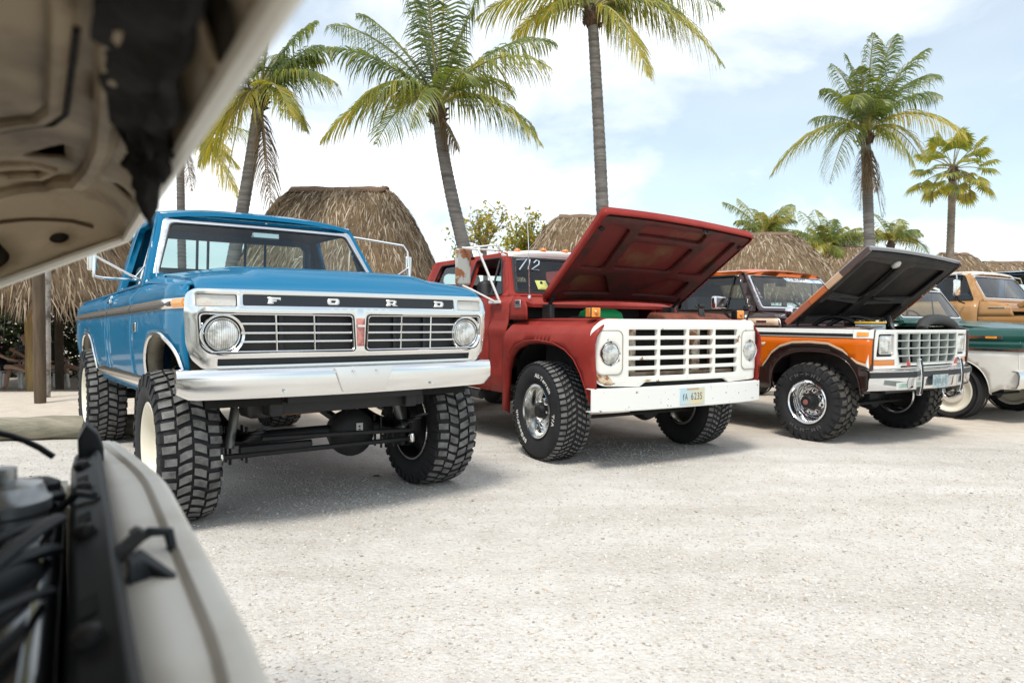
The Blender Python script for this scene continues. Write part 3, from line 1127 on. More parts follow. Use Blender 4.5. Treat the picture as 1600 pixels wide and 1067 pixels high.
REFLECT = mat('lamp_reflector', (.80, .80, .79), .22, 1.0, bump=.25, bscale=55)
AMBER = mat('amber_lens', (.85, .30, .02), .25, coat=.6, var=.2, vscale=40, spec=.6)
AMBERD = mat('amber_lens_deep', (.62, .20, .03), .25, coat=.6)
CLEARL = mat('clear_lamp_lens', (.66, .645, .60), .3, coat=.5, col2=(.62, .46, .33), vscale=5, thr=(.5, .78), bump=.4, bscale=120)
REDL = mat('red_lens', (.45, .05, .04), .3, coat=.4)
DUST = mat('dusty_flange', (.27, .24, .18), .8, var=.3, vscale=12)

def lamp_lens_mat():
    m = mat('sealed_beam', (.80, .81, .80), .16, .45, coat=1.0, bump=.9, bscale=22)
    t = m.node_tree
    b = t.nodes['Principled BSDF']
    tcn = t.nodes.new('ShaderNodeTexCoord')
    wv = t.nodes.new('ShaderNodeTexWave')
    wv.inputs['Scale'].default_value = 28
    wv.inputs['Distortion'].default_value = .6
    t.links.new(tcn.outputs['Object'], wv.inputs['Vector'])
    rp_ = t.nodes.new('ShaderNodeValToRGB')
    rp_.color_ramp.elements[0].color = (.55, .56, .55, 1)
    rp_.color_ramp.elements[1].color = (.90, .90, .87, 1)
    t.links.new(wv.outputs['Fac'], rp_.inputs[0])
    nz_ = t.nodes.new('ShaderNodeTexNoise')
    nz_.inputs['Scale'].default_value = 17
    t.links.new(tcn.outputs['Object'], nz_.inputs['Vector'])
    r2 = t.nodes.new('ShaderNodeValToRGB')
    r2.color_ramp.elements[0].position, r2.color_ramp.elements[1].position = .38, .58
    r2.color_ramp.elements[0].color = (.50, .49, .45, 1)
    t.links.new(nz_.outputs['Fac'], r2.inputs[0])
    mm = t.nodes.new('ShaderNodeMix')
    mm.data_type, mm.blend_type = 'RGBA', 'MULTIPLY'
    mm.inputs[0].default_value = 1
    t.links.new(rp_.outputs[0], mm.inputs[6])
    t.links.new(r2.outputs[0], mm.inputs[7])
    t.links.new(mm.outputs[2], b.inputs['Base Color'])
    return m
SEALED = lamp_lens_mat()

def tyre_mesh(R, W, rr, style, seed=1, nl=36):
    """tyre about the x axis, outside face towards -x"""
    rs = random.Random(seed)
    mb = MB()
    dp = {'mt': .017, 'at': .012, 'mud': .02, 'street': .006}[style]
    Rb = R - dp
    h = W / 2
    prof = [(rr - .004, h * .70), (rr + .012, h * .86), (rr + (Rb - rr) * .35, h * 1.0), (rr + (Rb - rr) * .62, h * 1.02), (Rb - .035, h * .97), (Rb - .010, h * .88), (Rb, h * .72),
            (Rb + .003, 0), (Rb, -h * .72), (Rb - .010, -h * .88), (Rb - .035, -h * .97), (rr + (Rb - rr) * .62, -h * 1.02), (rr + (Rb - rr) * .35, -h * 1.0), (rr + .012, -h * .86), (rr - .004, -h * .70)]
    mb.mi = 0
    mb.lathe(prof, (0, 0, 0), (1, 0, 0), 64)
    # fine moulded rings on the side wall
    for s_ in (-1, 1):
        mb.lathe([(rr + .016, s_ * h * .885), (rr + .020, s_ * h * .935), (rr + .026, s_ * h * .915)], (0, 0, 0), (1, 0, 0), 48)
    def block(pts, r0, r1, top=.92, drop=0):
        """pts: (t, angle) loop; a raised rubber block"""
        n = len(pts)
        ct = sum(p[0] for p in pts) / n
        ca = sum(p[1] for p in pts) / n
        b = len(mb.v)
        for k, rad in ((1, r0), (top, r1)):
            for t, a in pts:
                tt, aa = ct + (t - ct) * k, ca + (a - ca) * k
                rd = rad - (drop * max(0, abs(tt) / h - .7) / .3 if rad == r1 else 0)
                mb.v.append(Vector((tt, -cos(aa) * rd, sin(aa) * rd)))
        mb.mi = 0
        for i in range(n):
            j = (i + 1) % n
            mb.F(b + i, b + j, b + n + j, b + n + i)
        mb.mi = 1
        mb.F(*[b + n + i for i in range(n)])
        mb.mi = 0
    p = 2 * pi / nl
    if style in ('mt', 'mud'):
        for i in range(nl):
            a = i * p
            alt = .04 if i % 2 else 0
            j = lambda q=.03: rs.uniform(-q, q) * p
            a += rs.uniform(-.045, .045) * p
            for s_ in (-1, 1):
                ph = 0 if s_ < 0 else p * .5
                # shoulder lug, running over the edge of the tread
                t0, t1 = s_ * h * (.97 if i % 2 else .90), s_ * h * (.50 + alt)
                block([(t0, a + ph), (t0, a + ph + p * .66), (t1 + j() * 0, a + ph + p * .70), (t1, a + ph + p * .06)], Rb - .02, R, .94, .022)
                # centre lugs: interlocked slanted blocks
                c0, c1 = s_ * h * (.44 + alt), s_ * h * .03
                sk = p * .40
                ph2 = ph + p * .28
                block([(c0, a + ph2), (c0, a + ph2 + p * .68), (lerp(c0, c1, .5), a + ph2 + p * .80 + sk * .35), (c1, a + ph2 + p * .62 + sk), (c1, a + ph2 + p * .02 + sk), (lerp(c0, c1, .5), a + ph2 + p * .10 + sk * .3)], Rb - .004, R, .95)
                # side biters
                aw = p * (.30 if i % 2 else .62)
                rA, rB = Rb - .075, Rb - .006
                x0 = s_ * h * 1.02
                b = len(mb.v)
                for xx, k in ((s_ * h * .93, 1), (s_ * h * (1.045 if i % 2 else 1.06), .86)):
                    for rd, an in ((rA, a + ph + p * .05), (rA, a + ph + p * .05 + aw), (rB, a + ph + p * .05 + aw), (rB, a + ph + p * .05)):
                        mb.v.append(Vector((xx * (1 if rd == rA else .955), -cos(an) * rd, sin(an) * rd)))
                mb.F(b + 4, b + 5, b + 6, b + 7)
                for q in range(4):
                    mb.F(b + q, b + (q + 1) % 4, b + 4 + (q + 1) % 4, b + 4 + q)
    elif style == 'at':
        n2 = nl
        for i in range(n2):
            a = i * p
            for s_ in (-1, 1):
                ph = 0 if s_ < 0 else p * .5
                block([(s_ * h * .96, a + ph), (s_ * h * .96, a + ph + p * .62), (s_ * h * .62, a + ph + p * .74), (s_ * h * .60, a + ph + p * .10)], Rb - .014, R, .93, .016)
                for lane, (q0, q1) in enumerate(((.56, .34), (.30, .06))):
                    o_ = ph + p * (.2 + .45 * lane)
                    # hooked, zig-zag blocks
                    ts = [q0, q0, lerp(q0, q1, .45), q1, q1, lerp(q0, q1, .55)]
                    an = [0, .50, .62, .86, .36, .22]
                    block([(s_ * h * t, a + o_ + p * x) for t, x in zip(ts, an)], Rb - .004, R, .9)
    else:
        for q in (-.55, -.2, .2, .55):
            mb.lathe([(R - .006, (q - .13) * W), (R, (q - .11) * W), (R, (q + .11) * W), (R - .006, (q + .13) * W)], (0, 0, 0), (1, 0, 0), 56)
    return mb
def wheel_family(R, W, rr, style, rimfn, treadmat=None, letters=None, nl=36, seed=1, lmat=None):
    """builds one wheel (rim mesh + tyre, hub parts) at the origin, outside towards -x; returns a function that places copies"""
    ty = tyre_mesh(R, W, rr, style, seed, nl).build('tyre', [RUBBER, treadmat or TREAD], None, smooth=40)
    rim, subs = rimfn(R, W, rr)
    subs.append(ty)
    if letters:
        for txt, mid, hh in letters:
            mb = MB()
            if isinstance(txt, int):
                ring_marks(mb, txt, hh, rr + (R - rr) * .30, -W / 2 * 1.03, mid, radians(78), txt + int(mid * 3))
            else:
                ring_text(mb, txt, hh, rr + (R - rr) * .36, -W / 2 * 1.028, mid, -1)
            subs.append(mb.build('tyre_lettering', lmat or LETTERW, None, solid=.003, soff=0, smooth=0))
    for s_ in subs:
        s_.parent = rim
    used = []
    def place(parent, x, y, spin=0, steer=0, z=None):
        o = rim
        if used:
            o = rim.copy()
            COL.objects.link(o)
            for ch in subs:
                c = ch.copy()
                COL.objects.link(c)
                c.parent = o
        used.append(1)
        o.parent = parent
        M = Matrix.Translation((x, y, R - .012 if z is None else z)) @ Matrix.Rotation(steer + (0 if x < 0 else pi), 4, 'Z') @ Matrix.Rotation(spin, 4, 'X')
        o.matrix_local = M
        return o
    return place
def rim_white(R, W, rr):
    h = W / 2
    mb = MB()
    mb.lathe([(rr + .012, -h * .84), (rr + .014, -h * .90), (rr + .002, -h * .92), (rr - .010, -h * .86), (rr - .022, -h * .6), (rr - .030, -h * .05), (rr - .045, h * .05), (rr * .72, h * .10), (rr * .55, -h * .02), (rr * .34, -h * .06), (rr * .32, -h * .02), (0, -h * .02)], (0, 0, 0), (1, 0, 0), 56)
    rim = mb.build('wheel', CREAMW, None, smooth=40)
    bk = MB().lathe([(rr - .016, h * .84), (rr - .024, h * .2), (rr - .04, h * .14), (rr * .5, h * .2), (0, h * .2)], (0, 0, 0), (1, 0, 0), 56).build('wheel_back', BLACKM, None)
    lp_ = MB().lathe([(rr + .010, h * .86), (rr + .010, h * .92), (rr - .004, h * .925), (rr - .016, h * .84)], (0, 0, 0), (1, 0, 0), 56).build('inner_rim_lip', CHROMES, None)
    hub = MB()
    hub.lathe([(rr * .30, -h * .02), (rr * .29, -h * .25), (rr * .20, -h * .5), (rr * .17, -h * .62), (0, -h * .64)], (0, 0, 0), (1, 0, 0), 20)
    for i in range(8):
        a = 2 * pi * i / 8
        hub.lathe([(.012, -h * .05), (.012, -h * .16), (0, -h * .17)], (0, cos(a) * rr * .42, sin(a) * rr * .42), (1, 0, 0), 6)
    return rim, [hub.build('hub', STEEL, None, smooth=35), bk, lp_]
def rim_slot(R, W, rr):
    """polished five-slot alloy wheel with deep outer lip"""
    h = W / 2
    mb = MB()
    mb.lathe([(rr + .004, -h * .82), (rr + .012, -h * .92), (rr + .002, -h * .95), (rr - .012, -h * .90), (rr - .020, -h * .62), (rr - .026, -h * .30), (rr - .040, -h * .24)], (0, 0, 0), (1, 0, 0), 56)
    mb.lathe([(rr + .010, h * .88), (rr - .004, h * .92), (rr - .016, h * .84), (rr - .03, h * .1), (rr - .04, -h * .2)], (0, 0, 0), (1, 0, 0), 40)
    out = [(cos(2 * pi * i / 60) * (rr - .036), sin(2 * pi * i / 60) * (rr - .036)) for i in range(60)]
    holes = []
    for k in range(5):
        a = 2 * pi * k / 5 + .3
        pts = rrect(-.040, -.030, .040, .036, .022, 4)
        holes.append([((rr * .64 + p[1]) * cos(a) - p[0] * sin(a), (rr * .64 + p[1]) * sin(a) + p[0] * cos(a)) for p in pts])
    def fn(a, b):
        r = sqrt(a * a + b * b) / rr
        return (-h * (.26 + .22 * sstep(.85, .42, r)), a, b)
    f = MB()
    f.panel(out, fn, holes, .03, (-1, 0, 0))
    face = f.build('wheel_face', ALU, None, solid=.03, bevel=.005, smooth=40)
    rim = mb.build('wheel', ALU, None, smooth=40)
    hub = MB()
    hub.lathe([(rr * .36, -h * .30), (rr * .34, -h * .52), (rr * .30, -h * .56), (rr * .26, -h * .80), (rr * .2, -h * .86), (0, -h * .86)], (0, 0, 0), (1, 0, 0), 24)
    nuts = MB()
    for i in range(8):
        a = 2 * pi * i / 8
        nuts.lathe([(.013, -h * .48), (.012, -h * .62), (.006, -h * .66), (0, -h * .66)], (0, cos(a) * rr * .44, sin(a) * rr * .44), (1, 0, 0), 6)
    back = MB()
    back.lathe([(rr - .03, h * .1), (0, h * .12)], (0, 0, 0), (1, 0, 0), 32)
    return rim, [face, hub.build('hub_cap', BLACK, None), nuts.build('lug_nuts', CHROMES, None, smooth=0), back.build('brake_drum', GREASE, None)]
def rim_chrome(R, W, rr):
    """chromed steel wheel, ring of round holes, dark hub"""
    h = W / 2
    mb = MB()
    mb.lathe([(rr + .004, -h * .80), (rr + .012, -h * .90), (rr + .001, -h * .93), (rr - .011, -h * .86), (rr - .018, -h * .66), (rr - .022, -h * .60), (rr - .034, -h * .10), (rr - .055, 0)], (0, 0, 0), (1, 0, 0), 56)
    mb.lathe([(rr + .010, h * .88), (rr - .004, h * .92), (rr - .016, h * .84), (rr - .03, h * .1), (rr - .05, 0)], (0, 0, 0), (1, 0, 0), 40)
    out = [(cos(2 * pi * i / 60) * (rr - .05), sin(2 * pi * i / 60) * (rr - .05)) for i in range(60)]
    holes = []
    for k in range(8):
        a = 2 * pi * k / 8 + .2
        holes.append([(cos(a) * rr * .565 + cos(t) * .015, sin(a) * rr * .565 + sin(t) * .015) for t in [2 * pi * j / 12 for j in range(12)]])
    def fn(a, b):
        r = sqrt(a * a + b * b) / rr
        return (-h * (.02 + .34 * sstep(.74, .60, r)), a, b)
    face = MB().panel(out, fn, holes, .03, (-1, 0, 0)).build('wheel_face', CHROMES, None, solid=.012, smooth=45)
    rim = mb.build('wheel', CHROME, None, smooth=40)
    hub = MB()
    hub.lathe([(rr * .40, -h * .30), (rr * .38, -h * .46), (rr * .33, -h * .50), (rr * .31, -h * .92), (rr * .28, -h * .98), (0, -h * .98)], (0, 0, 0), (1, 0, 0), 24)
    cap = MB()
    cap.lathe([(rr * .13, -h * .975), (rr * .13, -h * 1.01), (0, -h * 1.02)], (0, 0, 0), (1, 0, 0), 18)
    back = MB()
    back.lathe([(rr - .05, h * .05), (0, h * .08)], (0, 0, 0), (1, 0, 0), 32)
    return rim, [face, hub.build('locking_hub', STEEL, None), cap.build('hub_badge', mat('hub_badge_red', (.32, .12, .11), .4), None), back.build('brake_drum', GREASE, None)]
def rim_cap(R, W, rr):
    """cream steel wheel with a chrome dog-dish cap"""
    h = W / 2
    mb = MB()
    mb.lathe([(rr + .012, -h * .84), (rr + .012, -h * .94), (rr - .002, -h * .96), (rr - .012, -h * .88), (rr - .03, -h * .62), (rr * .80, -h * .50), (rr * .62, -h * .46), (rr * .55, -h * .60), (0, -h * .62)], (0, 0, 0), (1, 0, 0), 48)
    mb.lathe([(rr + .010, h * .9), (rr - .02, h * .84), (rr - .04, h * .1), (0, h * .12)], (0, 0, 0), (1, 0, 0), 32)
    rim = mb.build('wheel', CREAMW, None, smooth=40)
    c = MB().lathe([(rr * .60, -h * .56), (rr * .58, -h * .70), (rr * .42, -h * .92), (rr * .34, -h * .94), (rr * .30, -h * .82), (rr * .22, -h * .80), (rr * .17, -h * .98), (0, -h * 1.02)], (0, 0, 0), (1, 0, 0), 36)
    return rim, [c.build('hub_cap', CHROME, None)]

def strip_on(fn, ys, za, zb, off, name, m, parent, tf=None, thick=.006):
    """trim moulding that follows a body side: fn(y,z) -> x half width (positive); built for one side by sign"""
    pass
def arch_pts(cy, cz, ry, rz, a0=0, a1=180, n=22, pw=2.5):
    q = []
    for i in range(n + 1):
        a = radians(lerp(a0, a1, i / n))
        c, s_ = cos(a), sin(a)
        q.append((cy + ry * math.copysign(abs(c) ** (2 / pw), c), cz + rz * abs(s_) ** (2 / pw)))
    return q
def body_sides(mbf, name, m, parent, tf=None, **k):
    """build a left mesh and its mirrored right twin"""
    l = mbf.build(name, m, parent, tf=tf, **k)
    r = mbf.mirror().build(name, m, parent, tf=tf, **k)
    return l, r
def both(f):
    return [f(-1), f(1)]
def wheel_well(parent, cy, r, x0, x1, z0, z1, tf=None, name='wheel_well'):
    """dark inner wing: half drum open towards the wheel"""
    for s_ in (-1, 1):
        mb = MB()
        rings = []
        for i in range(13):
            a = radians(lerp(-8, 188, i / 12))
            y, z = cy + r * cos(a), z0 + (z1 - z0) * max(-.12, sin(a))
            rings.append([(s_ * x0, y, z), (s_ * x1, y, z)])
        mb.loft(rings, False, False)
        mb.prism([(q[0][1], q[0][2]) for q in rings], 0, s_ * x1 - .004, s_ * x1 + .004)
        mb.build(name, DARKIN, parent, tf=tf)
def solid_tube(name, path, r, m, parent, n=8, tf=None):
    return MB().tube(path, r, n).build(name, m, parent, tf=tf)
def headlight(parent, c, r, ringm, seal=None, ringr=1.28, dirv=(0, -1, 0), name='headlight'):
    """round sealed-beam lamp; returns the bezel-less lens object"""
    seal = seal or SEALED
    mb = MB()
    prof = [(0, .030)] + [(r * sin(radians(a)), .030 * cos(radians(a)) ** 1.0) for a in (18, 36, 54, 72, 90)]
    mb.lathe(prof, (0, 0, 0), dirv, 36)
    o = mb.build(name, seal, parent)
    o.location = c
    if ringm:
        q = MB()
        q.lathe([(r * .99, -.01), (r * 1.0, .012), (r * 1.05, .016), (r * 1.10, .008), (r * 1.12, -.012)], (0, 0, 0), dirv, 36)
        q.build('lamp_ring', ringm, o)
    return o
def mirror_copy(o, parent):
    pass
# ---------------------------------------------------------------- blue pickup
def build_blue():
    PB = mat('blue_paint', (.0, .135, .272), .42, coat=.42, coatr=.012, spec=.03)
    PBD = mat('blue_inner_paint', (.008, .09, .19), .5)
    SEAT = mat('teal_vinyl', (.03, .07, .09), .6, var=.2)
    HEADL = mat('teal_headliner', (.02, .06, .075), .8)
    T = thing('pickup_truck', 'lifted blue pickup truck with white grille and huge mud tyres', 'pickup truck', (-1.338, 4.734, 0), radians(36.98))
    sh = lambda p: Vector((p[0], p[1], p[2] - .0185 * p[1]))
    B = lambda mb, n, m, par=None, **k: mb.build(n, m, par or T, tf=sh, **k)
    def X(y, z):
        x = interp([(.70, .93), (.80, .958), (.95, .982), (1.10, .992), (1.24, .988), (1.27, .978), (1.30, .978), (1.33, .990), (1.37, .983), (1.41, .962), (1.445, .925), (1.46, .89)], z)
        x -= .05 * sstep(-.30, -.62, y)
        x -= .03 * sstep(4.0, 4.7, y) * .6
        return x
    side = lambda y, z: (-X(y, z), y, z)
    zl = lambda y0, y1: [[(y0, z), (y1, z)] for z in (1.24, 1.27, 1.30, 1.33)]
    fa = arch_pts(-.11, .80, .445, .325)
    # front wings
    fo = [(-.600, .90), (-.606, 1.05), (-.606, 1.34), (-.600, 1.388), (.2, 1.43), (.775, 1.452), (.785, 1.30), (.79, 1.0), (.79, .785)] + fa
    fo = [(y, z) for y, z in fo]
    fo.append((-.56, .86))
    f = MB().panel(fo, side, res=.075, out=(-1, 0, 0), lines=[[(-.60, z), (.75, z)] for z in (1.24, 1.27, 1.30, 1.33)])
    body_sides(f, 'front_wing', PB, T, sh, solid=.012)
    # doors
    do = rpoly([(.80, 1.452), (.80, .80), (1.90, .80), (1.90, 1.452)], [0, .05, .06, 0])
    d = MB().panel(do, side, res=.09, out=(-1, 0, 0), lines=zl(.83, 1.87))
    dl, dr = body_sides(d, 'door', PB, T, sh, solid=.012)
    # cab corners
    co = [(1.91, 1.452), (1.91, .80), (2.06, .80), (2.06, 1.452)]
    body_sides(MB().panel(co, side, res=.09, out=(-1, 0, 0), lines=zl(1.93, 2.04)), 'cab_corner', PB, T, sh, solid=.012)
    # rocker panels
    body_sides(MB().panel([(.36, .72), (2.70, .72), (2.70, .795), (.36, .795)], lambda y, z: (-.935 - .02 * sstep(.72, .80, z), y, z), res=.1, out=(-1, 0, 0)), 'rocker_panel', PB, T, sh, solid=.012)
    # load bed sides
    ra = arch_pts(3.40, .80, .50, .315)
    bo = [(2.08, 1.452), (2.08, .79)] + ra[::-1] + [(4.56, .86), (4.60, 1.0), (4.62, 1.42), (4.60, 1.455)]
    body_sides(MB().panel(bo, side, res=.09, out=(-1, 0, 0), lines=zl(2.11, 4.58)), 'bed_side', PB, T, sh, solid=.012)
    # bed: rails, floor, front wall, tailgate, inner walls
    for s_ in (-1, 1):
        B(MB().loft([[(s_ * x, y, z) for x, z in ((.90, 1.43), (.925, 1.458), (.89, 1.472), (.80, 1.465), (.80, 1.43))] for y in (2.08, 4.60)]), 'bed_rail', PB, bevel=.006)
        B(MB().box((s_ * .80, 3.34, 1.18), (.02, 2.5, .52)), 'bed_inner_wall', PB)
        B(MB().box((s_ * .66, 3.40, .98), (.30, 1.0, .28)), 'wheel_box', PBD, bevel=.04)
    B(MB().box((0, 3.34, .93), (1.6, 2.5, .03)), 'bed_floor', PBD)
    B(MB().box((0, 2.10, 1.2), (1.62, .03, .52)), 'bed_front_wall', PB)
    B(MB().box((0, 4.62, 1.16), (1.72, .05, .56)), 'tailgate', PB, bevel=.015)
    # greenhouse
    def GX(z):
        return lerp(.915, .745, max(0, min(1, (z - 1.452) / .60)))
    gs = lambda y, z: (-GX(z), y, z)
    go = rpoly([(.80, 1.455), (1.155, 2.035), (1.98, 2.05), (2.06, 1.90), (2.06, 1.455)], [0, .04, .08, .05, 0])
    gh = [rpoly([(.925, 1.475), (1.20, 1.965), (1.86, 1.975), (1.89, 1.475)], [.02, .05, .06, .03])]
    body_sides(MB().panel(go, gs, gh, res=.07, out=(-1, 0, .2)), 'cab_pillar_frame', PB, T, sh, solid=.045, bevel=.006)
    # vent wing posts + rear-lowered side glass (windows are open: only the quarter vents stay)
    for s_ in (-1, 1):
        B(MB().tube([(s_ * (GX(1.47) - .02), 1.10, 1.472), (s_ * (GX(1.95) - .02), 1.20, 1.95)], .011, 6), 'vent_bar', CHROMES)
        B(MB().panel([(.945, 1.48), (1.21, 1.955), (1.195, 1.48), ][:2] + [(1.205, 1.94), (1.105, 1.48)], lambda y, z: (s_ * (GX(z) - .03), y, z), res=.1, out=(s_, 0, 0)), 'vent_glass', GLASS)
    # windshield frame, trim and glass
    def W(a, b):
        return (a, lerp(.785, 1.165, b) - .055 * (1 - (a / .85) ** 2), lerp(1.462, 2.03, b))
    wo_ = [(-.905, 0), (.905, 0), (.745, 1.0), (-.745, 1.0)]
    def wr(i, n_=.05):
        return rpoly([(-.852 + i, .075 + i * 1.6), (.852 - i, .075 + i * 1.6), (.722 - i, .90 - i * 1.6), (-.722 + i, .90 - i * 1.6)], n_)
    B(MB().panel(wo_, W, [wr(0)], .06, (0, -1, .3)), 'windshield_frame', PB, solid=.035, bevel=.005)
    off = lambda k: (lambda a, b: Vector(W(a, b)) + Vector((0, -.86, .5)) * k)
    B(MB().panel(wr(-.004), off(.006), [wr(.036)], .05, (0, -1, .3)), 'windshield_trim', CHROMES, solid=.012, bevel=.003)
    B(MB().panel(wr(.034), off(.0085), [wr(.046)], .05, (0, -1, .3)), 'windshield_seal', BLACK, solid=.01)
    B(MB().panel(wr(.044), off(.003), (), .09, (0, -1, .3)), 'windshield', WGLASS)
    # roof
    def Rf(x, y):
        e = max(abs(x) / .765, 0)
        z = 2.088 - .050 * e ** 3.2 - .045 * sstep(1.28, 1.06, y) - .03 * sstep(1.85, 2.07, y)
        return (x, y - .05 * (1 - (x / .76) ** 2) * sstep(1.5, 1.1, y), z)
    ro = rpoly([(-.760, 1.10), (.760, 1.10), (.758, 2.06), (-.758, 2.06)], .10, 5)
    B(MB().panel(ro, Rf, (), .07, (0, 0, 1)), 'roof', PB, solid=.03, bevel=.010)
    B(MB().panel(rpoly([(-.70, 1.2), (.70, 1.2), (.70, 2.0), (-.70, 2.0)], .1), lambda x, y: (x, y, 2.005 - .03 * (x / .7) ** 2), (), .2, (0, 0, -1)), 'headliner', HEADL)
    B(MB().tube([W(a / 20 * .742, .965) for a in range(-20, 21)], .012, 6), 'drip_rail', CHROMES)
    # rear wall with sliding window
    bwo = [(-.905, 1.0), (.905, 1.0), (.905, 1.455), (.755, 2.04), (-.755, 2.04), (-.905, 1.455)]
    bw = rrect(-.67, 1.655, .67, 1.945, .06)
    B(MB().panel(bwo, lambda x, z: (x, 2.055 - .06 * sstep(1.5, 2.0, z), z), [bw], .1, (0, 1, 0)), 'cab_back', PB, solid=.03)
    B(MB().panel(bw, lambda x, z: (x, 2.052 - .06 * sstep(1.5, 2.0, z), z), (), .1, (0, 1, 0)), 'rear_window', GLASS)
    for x in (-.29, -.20, .12, .30):
        B(MB().tube([(x, 2.03, 1.65), (x, 2.0, 1.95)], .012, 6), 'window_divider', PB)
    B(MB().tube([W(-2, 0)] if False else [(p[0], 2.0 + .02 * (1.95 - p[1]) / .3, p[1]) for p in bw], .014, 6, wrap=True), 'rear_window_trim', CHROMES)
    # cabin
    B(MB().box((0, 1.88, 1.36), (1.58, .20, .62), Matrix.Rotation(radians(-10), 3, 'X')), 'seat_back', SEAT, bevel=.05, seg=3)
    B(MB().box((0, 1.60, 1.12), (1.58, .52, .18)), 'seat_cushion', SEAT, bevel=.05, seg=3)
    B(MB().loft([[(x, y, z) for y, z in ((.83, 1.46), (1.02, 1.475), (1.10, 1.43), (1.09, 1.20), (.84, 1.18))] for x in (-.84, .84)]), 'dashboard', SEAT, bevel=.02)
    B(MB().box((0, 1.4, .86), (1.7, 1.25, .03)), 'cab_floor', BLACK)
    sc = Vector((.40, 1.24, 1.47))
    ax = Vector((0, -.8, .6)).normalized()
    mb = MB().lathe([(.205 + .013 * cos(t), .013 * sin(t)) for t in [2 * pi * i / 8 for i in range(9)]], sc, -ax, 36)
    for a in (0, 180, 270):
        u = Vector((1, 0, 0)) * cos(radians(a)) + ax.cross(Vector((1, 0, 0))) * sin(radians(a))
        mb.tube([sc, sc + u * .2], .010, 6)
    mb.tube([sc, sc + Vector((0, -.30, -.22))], .022, 8)
    B(mb, 'steering_wheel', BLACK)
    B(MB().box((.02, 1.10, 1.90), (.22, .025, .055)), 'inside_mirror', CHROMES, bevel=.01)
    B(MB().tube([(.02, 1.10, 1.92), (.02, 1.09, 2.0)], .008, 6), 'inside_mirror_stem', CHROMES)
    # hood
    def H(x, y):
        z = interp([(-.70, 1.352), (-.655, 1.366), (-.62, 1.398), (-.56, 1.432), (-.45, 1.463), (-.2, 1.497), (.1, 1.522), (.45, 1.540), (.74, 1.545)], y)
        ax_ = abs(x)
        z += .026 * sstep(.62, .50, ax_) * sstep(-.62, -.38, y)
        z += .010 * sstep(.875, .845, ax_) * sstep(-.66, -.5, y)
        z -= .030 * sstep(.62, .89, ax_) * sstep(-.64, -.3, y)
        z -= .012 * (x / .9) ** 2
        return (x, y - .035 * (1 - (x / .9) ** 2) * sstep(.3, -.6, y), z)
    ho = rpoly([(-.900, -.662), (.900, -.662), (.875, .70), (-.875, .70)], [.03, .03, .02, .02])
    B(MB().panel(ho, H, (), .045, (0, 0, 1), lines=[[(s_ * .62, -.5), (s_ * .60, .66)] for s_ in (-1, 1)] + [[(s_ * .50, -.5), (s_ * .50, .66)] for s_ in (-1, 1)]), 'hood', PB, solid=.03, bevel=.008)
    # wing tops beside the hood
    for s_ in (-1, 1):
        def FT(x, y, s_=s_):
            h_ = H(.885, y)[2]
            xo = X(y, lerp(1.385, 1.452, sstep(-.66, .75, y)))
            t = (x - .885) / max(.02, xo - .885)
            return (s_ * x, y, lerp(h_ - .012, lerp(1.385, 1.452, sstep(-.66, .75, y)), t))
        mb = MB()
        ys_ = [-.602, -.56, -.5, -.4, -.2, 0, .2, .4, .6, .775]
        xsf = lambda y: [lerp(.888, X(y, lerp(1.385, 1.452, sstep(-.66, .75, y))) - .002, k / 4) for k in range(5)]
        rings = [[FT(x, y) for x in xsf(y)] for y in ys_]
        mb.loft(rings, False, False)
        B(mb, 'wing_top', PB, solid=.008, soff=0)
    # cowl with vents
    B(MB().loft([[(x, y, z) for y, z in ((.705, 1.515), (.715, 1.538), (.80, 1.525 - .02 * (x / .9) ** 2), (.86, 1.462), (.86, 1.43), (.705, 1.43))] for x in [k / 8 * .885 for k in range(-8, 9)]]), 'cowl', PB)
    for s_, x0 in ((1, -.42), (1, .22)):
        pa = [Vector((x0 + .02, .765, 1.535)), Vector((x0 + .05, .755, 1.548)), Vector(W(x0 - .30, .12)) + Vector((0, -.02, .012)), Vector(W(x0 - .36, .125)) + Vector((0, -.02, .012))]
        B(MB().tube(pa, .006, 5), 'wiper_arm', BLACK)
        B(MB().tube([Vector(W(x0 - .44, .115)) + Vector((0, -.016, .008)), Vector(W(x0 + .02, .105)) + Vector((0, -.016, .008))], .007, 5), 'wiper_blade', BLACK)
    # grille surround
    def G(x, z):
        e = abs(x)
        y = -.725 + .050 * (x / .95) ** 2 + .03 * sstep(.84, .965, e)
        y += .010 * sstep(1.24, 1.34, z) - .0 + .012 * sstep(1.02, .95, z)
        return (x, y, z)
    go_ = rpoly([(-.950, 1.07), (-.925, .99), (-.87, .935), (.87, .935), (.925, .99), (.950, 1.07), (.957, 1.25), (.948, 1.335), (.91, 1.362), (-.91, 1.362), (-.948, 1.335), (-.957, 1.25)], .02)
    op = rpoly([(.032, 1.018), (.045, 1.232), (.895, 1.236), (.885, 1.06), (.845, 1.018)], [.025, .025, .03, .03, .03])
    opl = [(-x, z) for x, z in op][::-1]
    sig = lambda s_: rrect(.700, 1.268, .905, 1.334, .01) if s_ > 0 else rrect(-.905, 1.268, -.700, 1.334, .01)
    bandh = rrect(-.672, 1.274, .672, 1.336, .01)
    slot = rrect(-.80, .950, .80, .988, .004)
    gs_ = B(MB().panel(go_, G, [op, opl, sig(1), sig(-1), bandh, slot], .05, (0, -1, 0)), 'grille_surround', CHROMES, solid=.05, bevel=.006)
    # black letter band and lettering
    Gk = lambda k: (lambda x, z: Vector(G(x, z)) + Vector((0, k, 0)))
    bd_ = B(MB().panel(rrect(-.68, 1.27, .68, 1.34, .01), Gk(.012), (), .06, (0, -1, 0)), 'letter_band', mat('black_gloss', (.006, .006, .007), .2, coat=.5))
